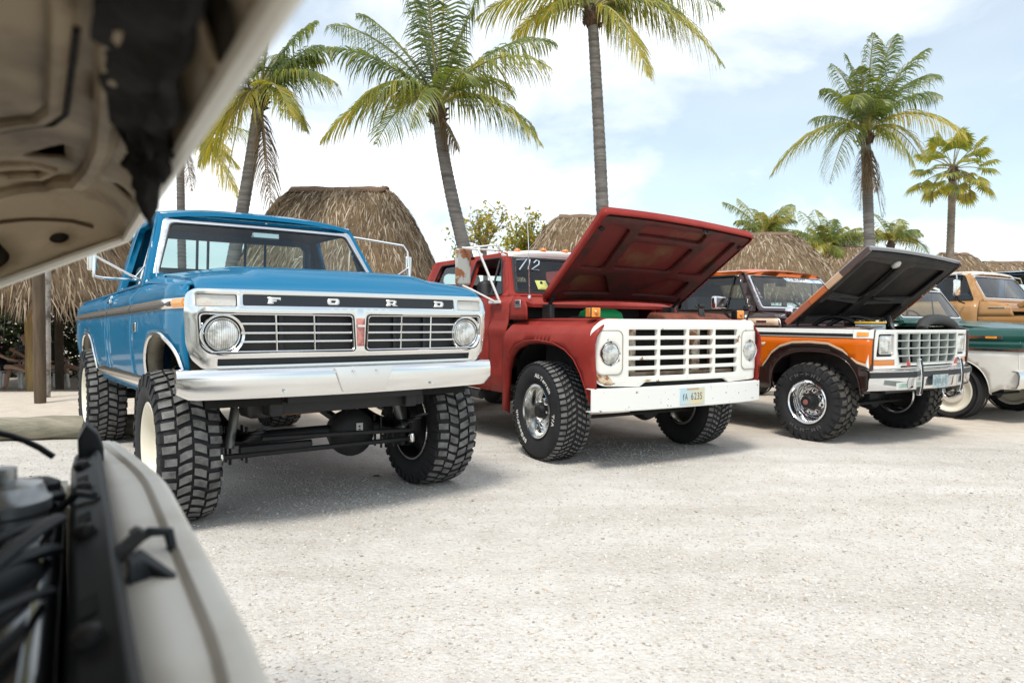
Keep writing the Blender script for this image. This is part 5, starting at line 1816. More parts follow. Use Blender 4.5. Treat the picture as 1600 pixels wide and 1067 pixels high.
# ---------------------------------------------------------------- red truck
def build_red():
    PR = mat('faded_red_paint', (.25, .024, .019), .5, coat=.06, coatr=.2, spec=.12, col2=(.33, .05, .038), vscale=2.2, thr=(.35, .72), rough2=.55)
    PRU = mat('grimy_red_underside', (.125, .016, .016), .6, col2=(.045, .017, .013), vscale=4.5, thr=(.35, .62), detail=8)
    SMUDGE = mat('hood_skin_underside', (.15, .022, .019), .6, col2=(.17, .085, .04), vscale=2.6, thr=(.50, .68), detail=7)
    WR = mat('chipped_white_enamel', (.80, .785, .73), .4, coat=.2, col2=(.24, .11, .04), vscale=7.5, thr=(.635, .665), detail=10)
    WB = mat('scuffed_white_bumper', (.78, .775, .745), .45, col2=(.20, .15, .11), vscale=24, thr=(.645, .68), detail=5)
    RUST = mat('rusty_panel', (.24, .065, .035), .8, col2=(.11, .035, .02), vscale=9, thr=(.35, .65))
    T = thing('crew_cab_truck', 'faded red crew cab truck with white grille and its hood propped open', 'truck', (1.09, 6.57, 0), radians(31))
    B = lambda mb, n, m, par=None, **k: mb.build(n, m, par or T, **k)
    def XF(y, z):
        x = interp([(.30, .955), (.60, .965), (.85, .985), (.98, 1.0), (1.06, .995), (1.12, .97), (1.17, .93), (1.205, .88), (1.225, .82)], z)
        return x - .03 * sstep(-.55, -.76, y)
    fs = lambda y, z: (-XF(y, z), y, z)
    arch = [(.635, .36), (.60, .62), (.565, .78), (.50, .90), (.40, .985), (.24, 1.035), (.04, 1.05), (-.2, 1.035), (-.38, .985), (-.50, .91), (-.575, .80), (-.625, .68), (-.66, .565)]
    fo = [(-.70, .56), (-.735, .72), (-.742, 1.1), (-.735, 1.19), (-.70, 1.222), (.60, 1.212), (.625, 1.1), (.655, .86), (.70, .36)] + arch
    f = MB().panel(fo, fs, res=.06, out=(-1, 0, 0), lines=[[(-.68, z), (.58, z)] for z in (1.12, 1.17)])
    body_sides(f, 'front_wing', PR, T, solid=.012)
    for s_ in (-1, 1):
        B(MB().loft([[(s_ * (XF(y, z) + .004), y, z), (s_ * (XF(y, z) - .05), y + .004, z - .03)] for y, z in arch], False, False), 'arch_flange', PR, solid=.008, soff=0)
        # flat wing top running in to the hood line
        B(MB().loft([[(s_ * lerp(.828, .70, k / 4), y, 1.225 + .012 * k / 4) for k in range(5)] for y in (-.70, -.3, .2, .60)], False, False), 'wing_top', PR, solid=.01, soff=0)
    wheel_well(T, 0, .60, .86, .40, .72, 1.08)
    # cowl sides with scooped front edge
    def XC(y, z):
        return interp([(.50, .925), (.62, .95), (.70, .965), (.75, .955), (1.05, .955), (1.12, .968), (1.16, .955), (1.21, .935), (1.38, .925), (1.43, .90), (1.46, .865)], z)
    cs = lambda y, z: (-XC(y, z), y, z)
    co = [(.30, 1.225), (.62, 1.225), (.62, 1.452), (.52, 1.45), (.40, 1.42), (.325, 1.35)]
    body_sides(MB().panel(co, cs, res=.06, out=(-1, 0, 0)), 'cowl_side', PR, T, solid=.012)
    body_sides(MB().panel([(.635, .52), (.98, .52), (.98, 1.455), (.635, 1.455)], cs, res=.08, out=(-1, 0, 0), lines=[[(.66, z), (.96, z)] for z in (.62, .70, .75, 1.05, 1.12, 1.16, 1.21)]), 'hinge_pillar', PR, T, solid=.012)
    for y0, y1, nm in ((.985, 1.70, 'front_door'), (1.71, 2.66, 'rear_door'), (2.67, 2.82, 'cab_corner')):
        ls = [[(y0 + .02, z), (y1 - .02, z)] for z in (.62, .70, .75, 1.05, 1.12, 1.16, 1.21)]
        body_sides(MB().panel(rpoly([(y0, .52), (y1, .52), (y1, 1.455), (y0, 1.455)], [.04, .04, 0, 0]), cs, res=.1, out=(-1, 0, 0), lines=ls), nm, PR, T, solid=.012)
    for s_ in (-1, 1):
        B(MB().loft([[(s_ * (.93 + o_), y, z) for o_, z in ((0, 1.30), (.024, 1.298), (.028, 1.31), (.024, 1.322), (0, 1.32))] for y in (1.55, 1.66)]), 'door_handle', CHROME, bevel=.004)
    W, off = cab(T, None, PR, PR, 1.455, 1.905, .875, .725, .72, 1.02, 2.82,
        [[(.86, 1.475), (1.09, 1.855), (1.63, 1.86), (1.66, 1.475)], [(1.76, 1.475), (1.79, 1.86), (2.52, 1.855), (2.64, 1.475)]], trim=STEEL, open_win=(0,), visor=mat('cap_white', (.80, .79, .75), .4), rows=(1.55, 2.55), wsm=(.06, .90))
    B(MB().panel([(-.735, .895), (.735, .895), (.725, 1.02), (-.725, 1.02)], lambda a, b: off(.016)(a, b), (), .08, (0, -1, 0)), 'windshield_header', mat('header_white', (.80, .79, .75), .4), solid=.02, bevel=.006)
    # roof clearance lights
    for x in (-.60, -.28, 0, .28, .60):
        B(MB().lathe([(.034, 0), (.033, .014), (.022, .028), (0, .033)], (x, 1.03, 1.945 - .05 * (abs(x) / .75) ** 3), (0, 0, 1), 14), 'roof_marker_light', mat('marker_orange', (.80, .20, .03), .3, coat=.5), None)
    # rear load bed, mostly hidden
    B(MB().b2((-.95, 3.0, .75), (.95, 5.2, 1.35)), 'load_bed', PR, bevel=.02)
    # chalk number on the windshield and the inspection tag
    mb = MB()
    p = lambda a, b: off(.012)(a, b)
    strokes = [[(-.655, .82), (-.54, .85), (-.60, .58)], [(-.505, .84), (-.502, .60)], [(-.455, .76), (-.43, .83), (-.395, .81), (-.39, .73), (-.465, .60), (-.375, .59)]]
    for st in strokes:
        mb.tube([p(a - .28 * (.84 - b), b) for a, b in st], .0065, 4)
    B(mb, 'chalk_number', mat('chalk_marker', (.55, .68, .78), .8))
    tg_ = B(MB().panel(rrect(-.545, .13, -.42, .34, .004), lambda a, b: p(a, b), (), .1, (0, -1, 0)), 'paper_tag', mat('yellow_green_paper', (.52, .55, .17), .8), solid=.003)
    q = p(-.483, .285)
    B(MB().lathe([(.016, 0), (.016, .005), (0, .005)], q, (0, -1, .3), 12), 'tag_hole', BLACK, tg_)
    for x0 in (-.5, .12):
        B(MB().tube([Vector((x0, .60, 1.47)), Vector((x0 + .06, .60, 1.50)), Vector(W(x0 + .34, .10)) + Vector((0, -.03, .02)), Vector(W(x0 + .46, .07)) + Vector((0, -.03, .0))], .008, 5), 'wiper_arm', CHROMES)
    # cowl top
    B(MB().loft([[(x, y, z) for y, z in ((.30, 1.37), (.33, 1.405 - .03 * (x / .86) ** 2), (.55, 1.45 - .03 * (x / .86) ** 2), (.72, 1.455), (.72, 1.36), (.30, 1.34))] for x in [k / 6 * .865 for k in range(-6, 7)]]), 'cowl', PR)
    # grille panel
    def G(x, z):
        e = abs(x)
        return (x, -.775 + .05 * (x / .96) ** 2 + .05 * sstep(.86, .97, e) + .02 * sstep(1.18, 1.235, z), z)
    go = rpoly([(-.955, .80), (-.90, .705), (-.52, .688), (-.46, .725), (.46, .725), (.52, .688), (.90, .705), (.955, .80), (.965, 1.0), (.955, 1.16), (.87, 1.236), (-.87, 1.236), (-.955, 1.16), (-.965, 1.0)], [.04, .05, .01, .01, .01, .01, .05, .04, .05, .06, .06, .06, .06, .05])
    hs = grid_holes(-.63, .63, .772, 1.152, 4, 5, .030)
    hs += [[(s_ * .805 + .088 * cos(t), .962 + .088 * sin(t)) for t in [2 * pi * i / 24 for i in range(24)]] for s_ in (-1, 1)]
    B(MB().panel(go, G, hs, .05, (0, -1, 0)), 'grille_panel', WR, solid=.035, bevel=.007)
    Gk = lambda k: (lambda x, z: Vector(G(x, z)) + Vector((0, k, 0)))
    for s_ in (-1, 1):
        circ = [(s_ * .805 + .094 * cos(t), .962 + .094 * sin(t)) for t in [2 * pi * i / 28 for i in range(28)]]
        xa, xb_ = sorted((s_ * .695, s_ * .925))
        fr = B(MB().panel(rrect(xa, .795, xb_, 1.140, .05, 5), Gk(-.006), [circ], .04, (0, -1, 0)), 'headlight_plate', WR, solid=.014, bevel=.009, seg=3)
        B(MB().tube([Gk(-.004)(x, z) for x, z in rrect(xa - .004, .791, xb_ + .004, 1.144, .052, 6)], .0032, 5, wrap=True), 'plate_seam', mat('seam_dark', (.33, .29, .22), .8), fr)  # darker line drawn along the gap round the plate
        c = Vector(Gk(.004)(s_ * .805, .962))
        hl = headlight(T, c, .083, CHROMES)
        MB().lathe([(.086, .0), (.096, .006)], (0, 0, 0), (0, -1, 0), 30).build('lamp_gap', BLACK, hl)
        for a in (0, 90, 180, 270):
            MB().box((cos(radians(a)) * .090, -.010, sin(radians(a)) * .090), (.014, .008, .014)).build('lamp_clip', STEEL, hl)
        MB().box((0, -.034, .002), (.15, .003, .004)).build('lens_rib', CHROMES, hl)
    B(MB().box((0, -.60, .95), (1.34, .03, .5)), 'grille_backing', DARKIN)
    for x, w_ in ((-.56, .15), (.20, .10), (.40, .06)):
        B(MB().box((x, -.655, .955), (w_, .03, .40)), 'rusty_upright', mat('rusty_white', (.62, .58, .50), .7, col2=(.22, .09, .03), vscale=9, thr=(.42, .58)), bevel=.004)
    B(MB().box((.05, -.655, .785), (1.2, .05, .03)), 'rusty_crossbar', mat('rusty_bar', (.30, .17, .09), .8, col2=(.5, .42, .34), vscale=12), bevel=.004)
    B(MB().panel(rpoly([(-.50, .66), (.50, .66), (.46, .735), (-.46, .735)], .004), Gk(.04), (), .1, (0, -1, 0)), 'lower_gap', DARKIN)
    rp1 = [(-.925, .775), (-.905, .80), (-.875, .778), (-.84, .792), (-.80, .765), (-.785, .735), (-.755, .722), (-.80, .708), (-.86, .712), (-.90, .735)]
    B(MB().panel(rp1, Gk(-.0015), (), .03, (0, -1, 0)), 'rust_patch', mat('rust_flake', (.30, .15, .06), .85, col2=(.62, .50, .36), vscale=26, thr=(.42, .56), bump=.6, bscale=60), solid=.001)
    B(MB().panel([(-.47, .735), (-.44, .748), (-.40, .738), (-.43, .728)], Gk(-.0015), (), .03, (0, -1, 0)), 'rust_patch', mat('rust_thin', (.46, .30, .14), .85), solid=.001)
    # bumper
    def bring(x):
        e = abs(x) / .975
        y0 = -.79 + .075 * e ** 3
        return [(x, y0 + a, z) for a, z in ((.07, .684), (.0, .684), (-.006, .676), (-.006, .505), (.0, .497), (.07, .497), (.07, .504), (.006, .506), (.006, .676), (.07, .677))]
    bp_ = B(MB().loft([bring(x) for x in [-.975, -.965] + [k * .1 for k in range(-9, 10)] + [.965, .975]]), 'front_bumper', WB, smooth=30, bevel=.004)
    # licence plate
    PL = mat('plate_face', (.45, .62, .70), .45, col2=(.70, .58, .30), vscale=3.2, thr=(.42, .62))
    lp = B(MB().box((.04, -.800, .590), (.285, .004, .140)), 'licence_plate', PL, bevel=.002)
    mt_ = MB()
    flat_text(mt_, '6235', .062, (.085, -.8035, .590), (1, 0, 0), (0, 0, 1), .12, 0, .72)
    flat_text(mt_, 'A', .058, (-.035, -.8035, .588), (1, 0, 0), (0, 0, 1), .12, 0, .6)
    flat_text(mt_, 'f', .058, (-.066, -.8035, .586), (1, 0, 0), (0, 0, 1), .12, 0, .8)
    B(mt_, 'plate_lettering', mat('plate_ink', (.03, .06, .12), .6), lp, smooth=0)
    B(MB().box((.04, -.8028, .650), (.14, .0016, .012)), 'plate_header', mat('plate_orange', (.50, .32, .16), .6), lp)
    # amber lamps on the wings
    for s_ in (-1, 1):
        q = B(MB().box((s_ * .845, -.56, 1.285), (.095, .070, .090)), 'turn_lamp', BLACK, bevel=.01)
        B(MB().box((s_ * .845, -.600, 1.287), (.086, .014, .078)), 'lamp_lens', AMBER, q, bevel=.012)
        B(MB().box((s_ * .895, -.56, 1.287), (.010, .058, .074)), 'lamp_side_lens', AMBERD, q, bevel=.004)
        B(MB().lathe([(.020, -.012), (.022, .0), (.014, .010), (0, .012)], (s_ * .845, -.609, 1.287), (0, -1, 0), 14), 'lamp_bulb_boss', AMBERD, q)
    # badge
    bg_ = B(MB().box((-(XC(.47, 1.37) + .004), .47, 1.372), (.010, .10, .072)), 'badge', CHROMES, bevel=.004)
    mt_ = MB()
    worn_marks(mt_, 4, .075, .030, (-(XC(.47, 1.37) + .0105), .47, 1.382), (0, -1, 0), (0, 0, 1), 5)
    B(mt_, 'badge_lettering', mat('badge_navy', (.02, .03, .07), .5), bg_, smooth=0)
    # aerial
    B(MB().tube([(-.82, .44, 1.43), (-.822, .46, 1.9), (-.83, .49, 2.31)], [.006, .004, .002], 5), 'aerial', CHROMES)
    B(MB().lathe([(.02, 0), (.018, .02), (.008, .03), (0, .03)], (-.82, .44, 1.425), (0, 0, 1), 10), 'aerial_base', CHROMES)
    # big mirror with rust patch, on tripod arms (left); plain one on the right
    MIR = mat('rusty_mirror_back', (.44, .46, .42), .5, col2=(.29, .115, .045), vscale=4.2, thr=(.50, .53), detail=9)
    for s_ in (-1, 1):
        h = Vector((s_ * 1.16, 1.10, 1.86))
        m_ = B(MB().box((s_ * 1.155, 1.15, 1.745), (.17, .04, .36)), 'side_mirror', MIR, bevel=.022, seg=3)
        B(MB().tube([h + Vector((0, .05, .075)), Vector((s_ * 1.16, .90, 1.90)), Vector((s_ * .80, .98, 1.915))], .012, 6), 'mirror_arm', WHITEP)
        B(MB().tube([h + Vector((0, .05, .07)), Vector((s_ * 1.04, .70, 1.93)), Vector((s_ * .78, 1.02, 1.90))], .010, 6), 'mirror_arm', WHITEP)
        B(MB().tube([Vector((s_ * 1.12, .90, 1.90)), Vector((s_ * .955, .78, 1.415))], .012, 6), 'mirror_brace', WHITEP)
        B(MB().tube([h + Vector((0, .05, -.30)), Vector((s_ * 1.16, .98, 1.52)), Vector((s_ * .955, .86, 1.40))], .010, 6), 'mirror_brace', WHITEP)
        B(MB().box((s_ * .955, .86, 1.395), (.02, .22, .03)), 'mirror_bracket', WHITEP, bevel=.004)
    # open hood
    hf = hood_frame((.275, 1.425), (-.70, 2.115), 1.2, .84, .865, (-.10, -.080))
    out = rpoly([(-.80, 0), (.80, 0), (.865, 1), (-.865, 1)], [.03, .03, .05, .05])
    hd = B(MB().panel(out, lambda x, s_: hf(x, s_), (), .07, (0, 1, 1)), 'hood', [PR, SMUDGE], solid=.012)
    md = hd.modifiers['solid']
    md.material_offset = 1
    # folded rim of the hood
    rim = dense(out)
    B(MB().loft([[hf(x, s_, -.004), hf(x * 1.004, s_, .05), hf(x * .985, .5 + (s_ - .5) * .985, .064)] for x, s_ in rim] + [[hf(*rim[0], -.004), hf(rim[0][0] * 1.004, rim[0][1], .05), hf(rim[0][0] * .985, .5 + (rim[0][1] - .5) * .985, .064)]], False, False), 'hood_rim', PR, hd, solid=.006, soff=0, smooth=60)
    inn = rpoly([(-.775, .03), (.775, .03), (.84, .965), (-.84, .965)], .03)
    holes = [rpoly([(-.70, .42), (-.42, .40), (-.47, .86), (-.735, .90)], .04), rpoly([(.42, .40), (.70, .42), (.735, .90), (.47, .86)], .04), rpoly([(-.33, .42), (.33, .42), (.36, .74), (-.36, .74)], .05),
             rpoly([(-.66, .10), (-.12, .10), (-.34, .34), (-.66, .34)], .04), rpoly([(.12, .10), (.66, .10), (.66, .34), (.34, .34)], .04), rpoly([(-.38, .80), (.38, .80), (.36, .92), (-.36, .92)], .04)]
    B(MB().panel(inn, lambda x, s_: hf(x, s_, .056), holes, .05, (0, -1, -1)), 'hood_inner_frame', PRU, hd, solid=.03, bevel=.010)
    for s_ in (-1, 1):
        x = s_ * .74
        B(MB().tube([hf(x, .10, .06), Vector((x, .30, 1.28)), Vector((x, .22, 1.20))], .018, 6), 'hood_hinge', GREASE)
        B(MB().box((x, .24, 1.27), (.05, .14, .20)), 'hinge_spring', GREASE, bevel=.01)
        B(MB().lathe([(.022, 0), (.022, .012), (0, .014)], hf(s_ * .80, .86, .068), (hf(0, .5, 1) - hf(0, .5, 0)), 12), 'hood_bumper', BLACK, hd)
    B(MB().tube([hf(.26, .965, .06), hf(.26, .965, .10), hf(.30, .965, .10), hf(.30, .965, .06)], .008, 6), 'hood_striker', GREASE, hd)
    engine_bay(T, None, 1.235, .72, -.68, .29)
    # visible things in the bay
    B(MB().loft([[(x, y, z) for y, z in ((-.66, 1.225), (-.60, 1.285), (-.42, 1.30), (-.36, 1.23))] for x in (-.12, .0, .55, .66)]), 'radiator_cover', RUST, bevel=.02)
    mb = MB()
    for dx in (-.03, .0, .03):
        mb.tube([(.33 + dx, -.62, 1.23), (.33 + dx * .6, -.60, 1.33), (.33 + dx, -.57, 1.36)], .012, 6)
    mb.tube([(.30, -.60, 1.36), (.37, -.60, 1.36)], .016, 8)
    B(mb, 'hood_latch', GREASE)
    B(MB().loft([[(x, y, 1.23 + h_ * .10) for y, h_ in ((-.10, 0), (-.06, .7), (.02, 1.0), (.10, .75), (.14, 0))] for x in (-.50, -.42, -.20, -.12)]), 'green_jug', mat('green_plastic', (.01, .33, .10), .35, coat=.3), bevel=.02)
    B(MB().lathe([(.19, 0), (.20, .03), (.19, .07), (.05, .09), (0, .09)], (.05, -.12, 1.13), (0, 0, 1), 28), 'air_cleaner', BLACK)
    for k in range(3):
        B(MB().tube(bez((-.62, .2, 1.2), (-.55 + .1 * k, .0, 1.32), (-.5, -.3, 1.18), (-.3 + .1 * k, -.4, 1.15), 12), .016, 6), 'bay_hose', BLACK)
    chassis(T, .42, -.62, 5.0, .55, .72, .43, .86, 3.9)
    B(MB().box((0, 1.7, .56), (1.5, 2.2, .04)), 'floor_pan', BLACKM)
    B(MB().tube([(-.90, 1.2, .46), (-.90, 2.6, .46)], .05, 8), 'side_step', BLACKM)
    pw = wheel_family(.437, .315, .225, 'at', rim_slot, TREAD, [('All-Terrain', radians(62), .034), ('T/A', radians(-8), .034), ('BFGoodrich', radians(214), .036)], 52, 8)
    for x, y, sp in ((-.855, .03, 0), (.855, .03, .5), (-.855, 3.9, .3), (.855, 3.9, .8)):
        pw(T, x, y, sp, radians(-3) if y < 1 else 0)
build_red()
# ---------------------------------------------------------------- orange and brown truck
def build_bronco():
    BR = mat('dark_brown_paint', (.030, .010, .007), .3, coat=.6, coatr=.05)
    OR = mat('orange_paint', (.58, .115, .003), .36, spec=.2, coat=.25, coatr=.04)
    BG = mat('beige_stripe', (.62, .44, .30), .35, coat=.5)
    GREYL = mat('stripe_grey', (.36, .33, .29), .4, coat=.4)
    UND = mat('hood_liner_black', (.013, .011, .010), .7, col2=(.035, .027, .022), vscale=4, thr=(.4, .7))
    SIL = mat('grille_silver_plastic', (.42, .45, .42), .45, var=.08)
    T = thing('sport_utility_truck', 'orange and dark brown two-door truck with silver grid grille, hood open', 'truck', (3.86, 7.77, 0), radians(33))
    B = lambda mb, n, m, par=None, **k: mb.build(n, m, par or T, **k)
    def X(y, z):
        x = interp([(.45, .93), (.60, .955), (.80, .975), (1.05, .982), (1.10, .975), (1.17, .965), (1.24, .955), (1.30, .945), (1.36, .90)], z)
        return x - .04 * sstep(-.50, -.72, y)
    side = lambda y, z: (-X(y, z), y, z)
    fa = arch_pts(-.075, .52, .505, .41, pw=2.6)
    fo = [(-.66, .54), (-.70, .70), (-.715, 1.15), (-.68, 1.165), (.30, 1.165), (.32, 1.25), (.40, 1.30), (.74, 1.335), (.745, 1.0), (.75, .50), (.44, .50)] + fa
    body_sides(MB().panel(fo, side, res=.07, out=(-1, 0, 0)), 'front_wing', BR, T, solid=.012)
    for y0, y1, nm in ((.76, 1.95, 'door'), (1.96, 3.60, 'rear_quarter')):
        ra = [] if nm == 'door' else arch_pts(2.64, .52, .46, .40)[::-1]
        o_ = [(y0, 1.345), (y0, .50)] + ra + [(y1, .50), (y1, 1.345)]
        body_sides(MB().panel(o_, side, res=.1, out=(-1, 0, 0)), nm, BR, T, solid=.012)
    # colour panels laid over the brown
    pk = lambda k: (lambda y, z: (-(X(y, z) + k), y, z))
    low = [(-.672, .79), (-.56, .825), (-.42, .935), (-.26, 1.0), (-.05, 1.010), (.15, 1.0), (.30, .955), (.40, .885), (.47, .79), (.52, .735)]
    orp = [(-.700, 1.066), (-.690, .83)] + [low[0]] + low[1:] + [(.735, .72), (.735, 1.066)]
    body_sides(MB().panel(orp, pk(.003), res=.07, out=(-1, 0, 0)), 'orange_panel', OR, T, solid=.002)
    body_sides(MB().panel([(.765, .72), (1.94, .72), (1.94, 1.066), (.765, 1.066)], pk(.003), res=.1, out=(-1, 0, 0)), 'orange_panel', OR, T, solid=.002)
    for s_ in (-1, 1):
        B(MB().loft([[(s_ * (X(y, z) + .001), y, z - .004), (s_ * (X(y, z) + .006), y, z + .003), (s_ * (X(y, z) + .006), y, z + .020), (s_ * (X(y, z) + .001), y, z + .024)] for y, z in low], False, False), 'arch_pinstripe', BG)
        B(MB().tube([(s_ * (X(y, z) + .004), y, z - .02) for y, z in low], .006, 5), 'arch_pinstripe_dark', BLACK)
        # chevron at the rear of the wing
        B(MB().panel([(.47, 1.0), (.66, 1.0), (.60, .80), (.535, .80), (.60, .965), (.50, .965)], lambda y, z: (s_ * (X(y, z) + .0065), y, z), (), .05, (s_, 0, 0)), 'chevron_stripe', BG, solid=.001)
        # white and black belt moulding
        for za, zb, m_, kk in ((1.112, 1.158, WHITEP, .008), (1.085, 1.112, BLACK, .010), (1.070, 1.085, GREYL, .008)):
            for y0, y1 in ((-.52 if za > 1.1 or True else -.7, .745), (.762, 1.94)):
                n = 10
                B(MB().loft([[(s_ * (X(y, za) - .002), y, za), (s_ * (X(y, za) + kk), y, za + .002), (s_ * (X(y, zb) + kk), y, zb - .002), (s_ * (X(y, zb) - .002), y, zb)] for y in [lerp(y0, y1, i / n) for i in range(n + 1)]]), 'belt_moulding', m_)
        B(MB().loft([[(s_ * (X(y, 1.1) - .002), y, 1.068), (s_ * (X(y, 1.1) + .012), y, 1.07), (s_ * (X(y, 1.15) + .012), y, 1.155), (s_ * (X(y, 1.15) - .002), y, 1.158)] for y in (-.705, -.62, -.525)]), 'marker_surround', WHITEP)
        B(MB().loft([[(s_ * (X(y, 1.1) + .010), y, 1.088), (s_ * (X(y, 1.1) + .017), y, 1.092), (s_ * (X(y, 1.14) + .017), y, 1.128), (s_ * (X(y, 1.14) + .010), y, 1.132)] for y in (-.665, -.56)]), 'side_marker', AMBER)
        B(MB().panel([(.765, 1.17), (1.93, 1.17), (1.93, 1.25), (.765, 1.25)], lambda y, z: (s_ * (X(y, z) + .003), y, z), (), .1, (s_, 0, 0)), 'beige_band', BG, solid=.002)
        B(MB().panel([(.33, 1.185), (.735, 1.185), (.735, 1.262), (.345, 1.262)], lambda y, z: (s_ * (X(y, z) + .003), y, z), (), .1, (s_, 0, 0)), 'beige_band', BG, solid=.002)
        B(MB().box((s_ * (X(.55, 1.225) + .007), .55, 1.225), (.008, .14, .034)), 'badge', CHROMES, bevel=.003)
        B(MB().loft([[(s_ * (X(y, z) + .004), y, z), (s_ * (X(y, z) - .06), y + .004, z - .02)] for y, z in fa], False, False), 'arch_flange', BR, solid=.01, soff=0)
        B(MB().loft([[(s_ * lerp(.955, .74, k / 3), y, 1.166 + .006 * k) for k in range(4)] for y in (-.68, .0, .31)], False, False), 'wing_top', BR, solid=.01, soff=0)
    wheel_well(T, -.075, .52, .84, .40, .70, .98)
    W, off = cab(T, None, BR, OR, 1.345, 1.815, .875, .745, .66, .985, 3.55,
        [[(.80, 1.365), (1.05, 1.765), (1.86, 1.765), (1.90, 1.365)], [(2.0, 1.39), (2.03, 1.765), (3.3, 1.765), (3.4, 1.39)]], trim=CHROME, rows=(1.75,), wsm=(.06, .93), seatm=mat('grey_vinyl', (.12, .13, .13), .7), roof_t=.06)
    p = lambda a, b: off(.006)(a, b)
    # windshield banner and side sticker
    bn = B(MB().panel([(-.08, .775), (.68, .775), (.70, .895), (-.13, .895)], p, (), .08, (0, -1, 0)), 'windshield_banner', mat('banner_blue_white', (.60, .68, .74), .5, col2=(.22, .40, .55), vscale=6, thr=(.45, .62)))
    wb = B(MB().panel([(-.04, .79), (.34, .79), (.34, .882), (-.07, .882)], lambda a, b: off(.008)(a, b), (), .08, (0, -1, 0)), 'banner_field', mat('banner_white', (.78, .79, .78), .5), bn)
    mt_ = MB()
    q_ = MB()
    worn_marks(q_, 9, .34, .05, (.14, .845, 0), (1, 0, 0), (0, 1, 0), 4)
    worn_marks(q_, 7, .20, .018, (.07, .805, 0), (1, 0, 0), (0, 1, 0), 6)
    mt_.add([off(.010)(v.x, v.y) for v in q_.v], q_.f)
    B(mt_, 'banner_lettering', mat('banner_ink', (.03, .05, .07), .6), bn, smooth=0)
    B(MB().panel([(-.76, .30), (-.70, .30), (-.70, .80), (-.745, .80)], p, (), .08, (0, -1, 0)), 'pillar_sticker', mat('pillar_sticker_print', (.45, .34, .38), .6, col2=(.07, .07, .09), vscale=22, thr=(.42, .55)))
    B(MB().loft([[(x, y, z) for y, z in ((.32, 1.19), (.345, 1.265), (.50, 1.305), (.66, 1.345), (.66, 1.25), (.32, 1.15))] for x in (-.90, -.6, 0, .6, .90)]), 'cowl', BR)
    # mirrors
    for s_ in (-1, 1):
        m_ = B(MB().box((s_ * 1.10, 1.02, 1.44), (.22, .07, .145)), 'side_mirror', CHROME, bevel=.02, seg=3)
        B(MB().tube([(s_ * 1.04, 1.02, 1.38), (s_ * .97, 1.04, 1.31), (s_ * .93, 1.05, 1.30)], .018, 8), 'mirror_arm', BLACK)
    B(MB().lathe([(0, -.07), (.045, -.06), (.068, -.02), (.072, .01), (.066, .02), (0, .02)], (-.80, .30, 1.335), (.2, .9, .1), 20), 'bullet_mirror', CHROME)
    B(MB().tube([(-.80, .33, 1.31), (-.82, .40, 1.285)], .012, 6), 'bullet_mirror_stem', CHROME)
    # front panel
    def G(x, z):
        e = abs(x)
        return (x, -.76 + .05 * (x / .95) ** 2 + .05 * sstep(.84, .97, e), z)
    go = rpoly([(-.965, .80), (-.94, .775), (.94, .775), (.965, .80), (.945, .95), (.905, 1.12), (.87, 1.155), (-.87, 1.155), (-.905, 1.12), (-.945, .95)], .02)
    gro = rpoly([(-.545, .815), (.545, .815), (.585, .96), (.585, 1.128), (-.585, 1.128), (-.585, .96)], .012)
    hlo = lambda s_: rpoly([(s_ * .625, .893), (s_ * .885, .893), (s_ * .865, 1.112), (s_ * .632, 1.112)], .014)
    tso = lambda s_: rpoly([(s_ * .610, .806), (s_ * .925, .806), (s_ * .925, .864), (s_ * .620, .864)], .012)
    slot = rrect(-.52, .782, .52, .800, .004)
    fx = lambda P_: P_ if sum((P_[i][0] * P_[(i + 1) % len(P_)][1] - P_[(i + 1) % len(P_)][0] * P_[i][1]) for i in range(len(P_))) > 0 else P_[::-1]
    B(MB().panel(go, G, [gro, fx(hlo(1)), fx(hlo(-1)), fx(tso(1)), fx(tso(-1)), slot], .05, (0, -1, 0)), 'front_panel', mat('white_front_panel', (.74, .74, .70), .4, coat=.4, var=.04), solid=.05, bevel=.006)
    Gk = lambda k: (lambda x, z: Vector(G(x, z)) + Vector((0, k, 0)))
    for s_ in (-1, 1):
        o_ = fx(hlo(s_))
        B(MB().panel(o_, Gk(.035), (), .1, (0, -1, 0)), 'headlight_recess', BLACK)
        xa, xb_ = sorted((s_ * .655, s_ * .835))
        hl = B(MB().panel(rrect(xa, .925, xb_, 1.088, .012), lambda x, z: Vector(G(x, z)) + Vector((0, .010 - .008 * (1 - ((x - s_ * .745) / .09) ** 2), 0)), (), .03, (0, -1, 0)), 'headlight', SEALED, solid=.03)
        B(MB().tube([Gk(.012)(x, z) for x, z in rrect(xa - .004, .921, xb_ + .004, 1.092, .014)], .005, 5, wrap=True), 'lamp_ring', CHROMES, hl)
        B(MB().panel(fx(tso(s_)), Gk(.004), (), .06, (0, -1, 0)), 'turn_signal', AMBERD, solid=.02, bevel=.006)
    # egg-crate grille
    B(MB().panel(gro, Gk(.075), (), .1, (0, -1, 0)), 'grille_backing', DARKIN)
    ex = lambda z: .545 + .04 * sstep(.815, .96, z)
    for i in range(7):
        t_ = lerp(-1, 1, i / 6)
        B(MB().loft([[Gk(-.002)(t_ * ex(z) - .006, z), Gk(-.002)(t_ * ex(z) + .006, z), Gk(.07)(t_ * ex(z) + .004, z), Gk(.07)(t_ * ex(z) - .004, z)] for z in (.815, .88, .96, 1.04, 1.128)]), 'grille_upright', SIL)
    for j in range(5):
        z = lerp(.822, 1.122, j / 4)
        B(MB().loft([[Gk(.0)(x, z - .006), Gk(.0)(x, z + .006), Gk(.07)(x, z + .004), Gk(.07)(x, z - .004)] for x in [ex(z) * k / 6 for k in range(-6, 7)]]), 'grille_bar', SIL)
    B(MB().panel(rrect(-.53, .776, .53, .806, .003), Gk(.05), (), .1, (0, -1, 0)), 'slot_backing', DARKIN)
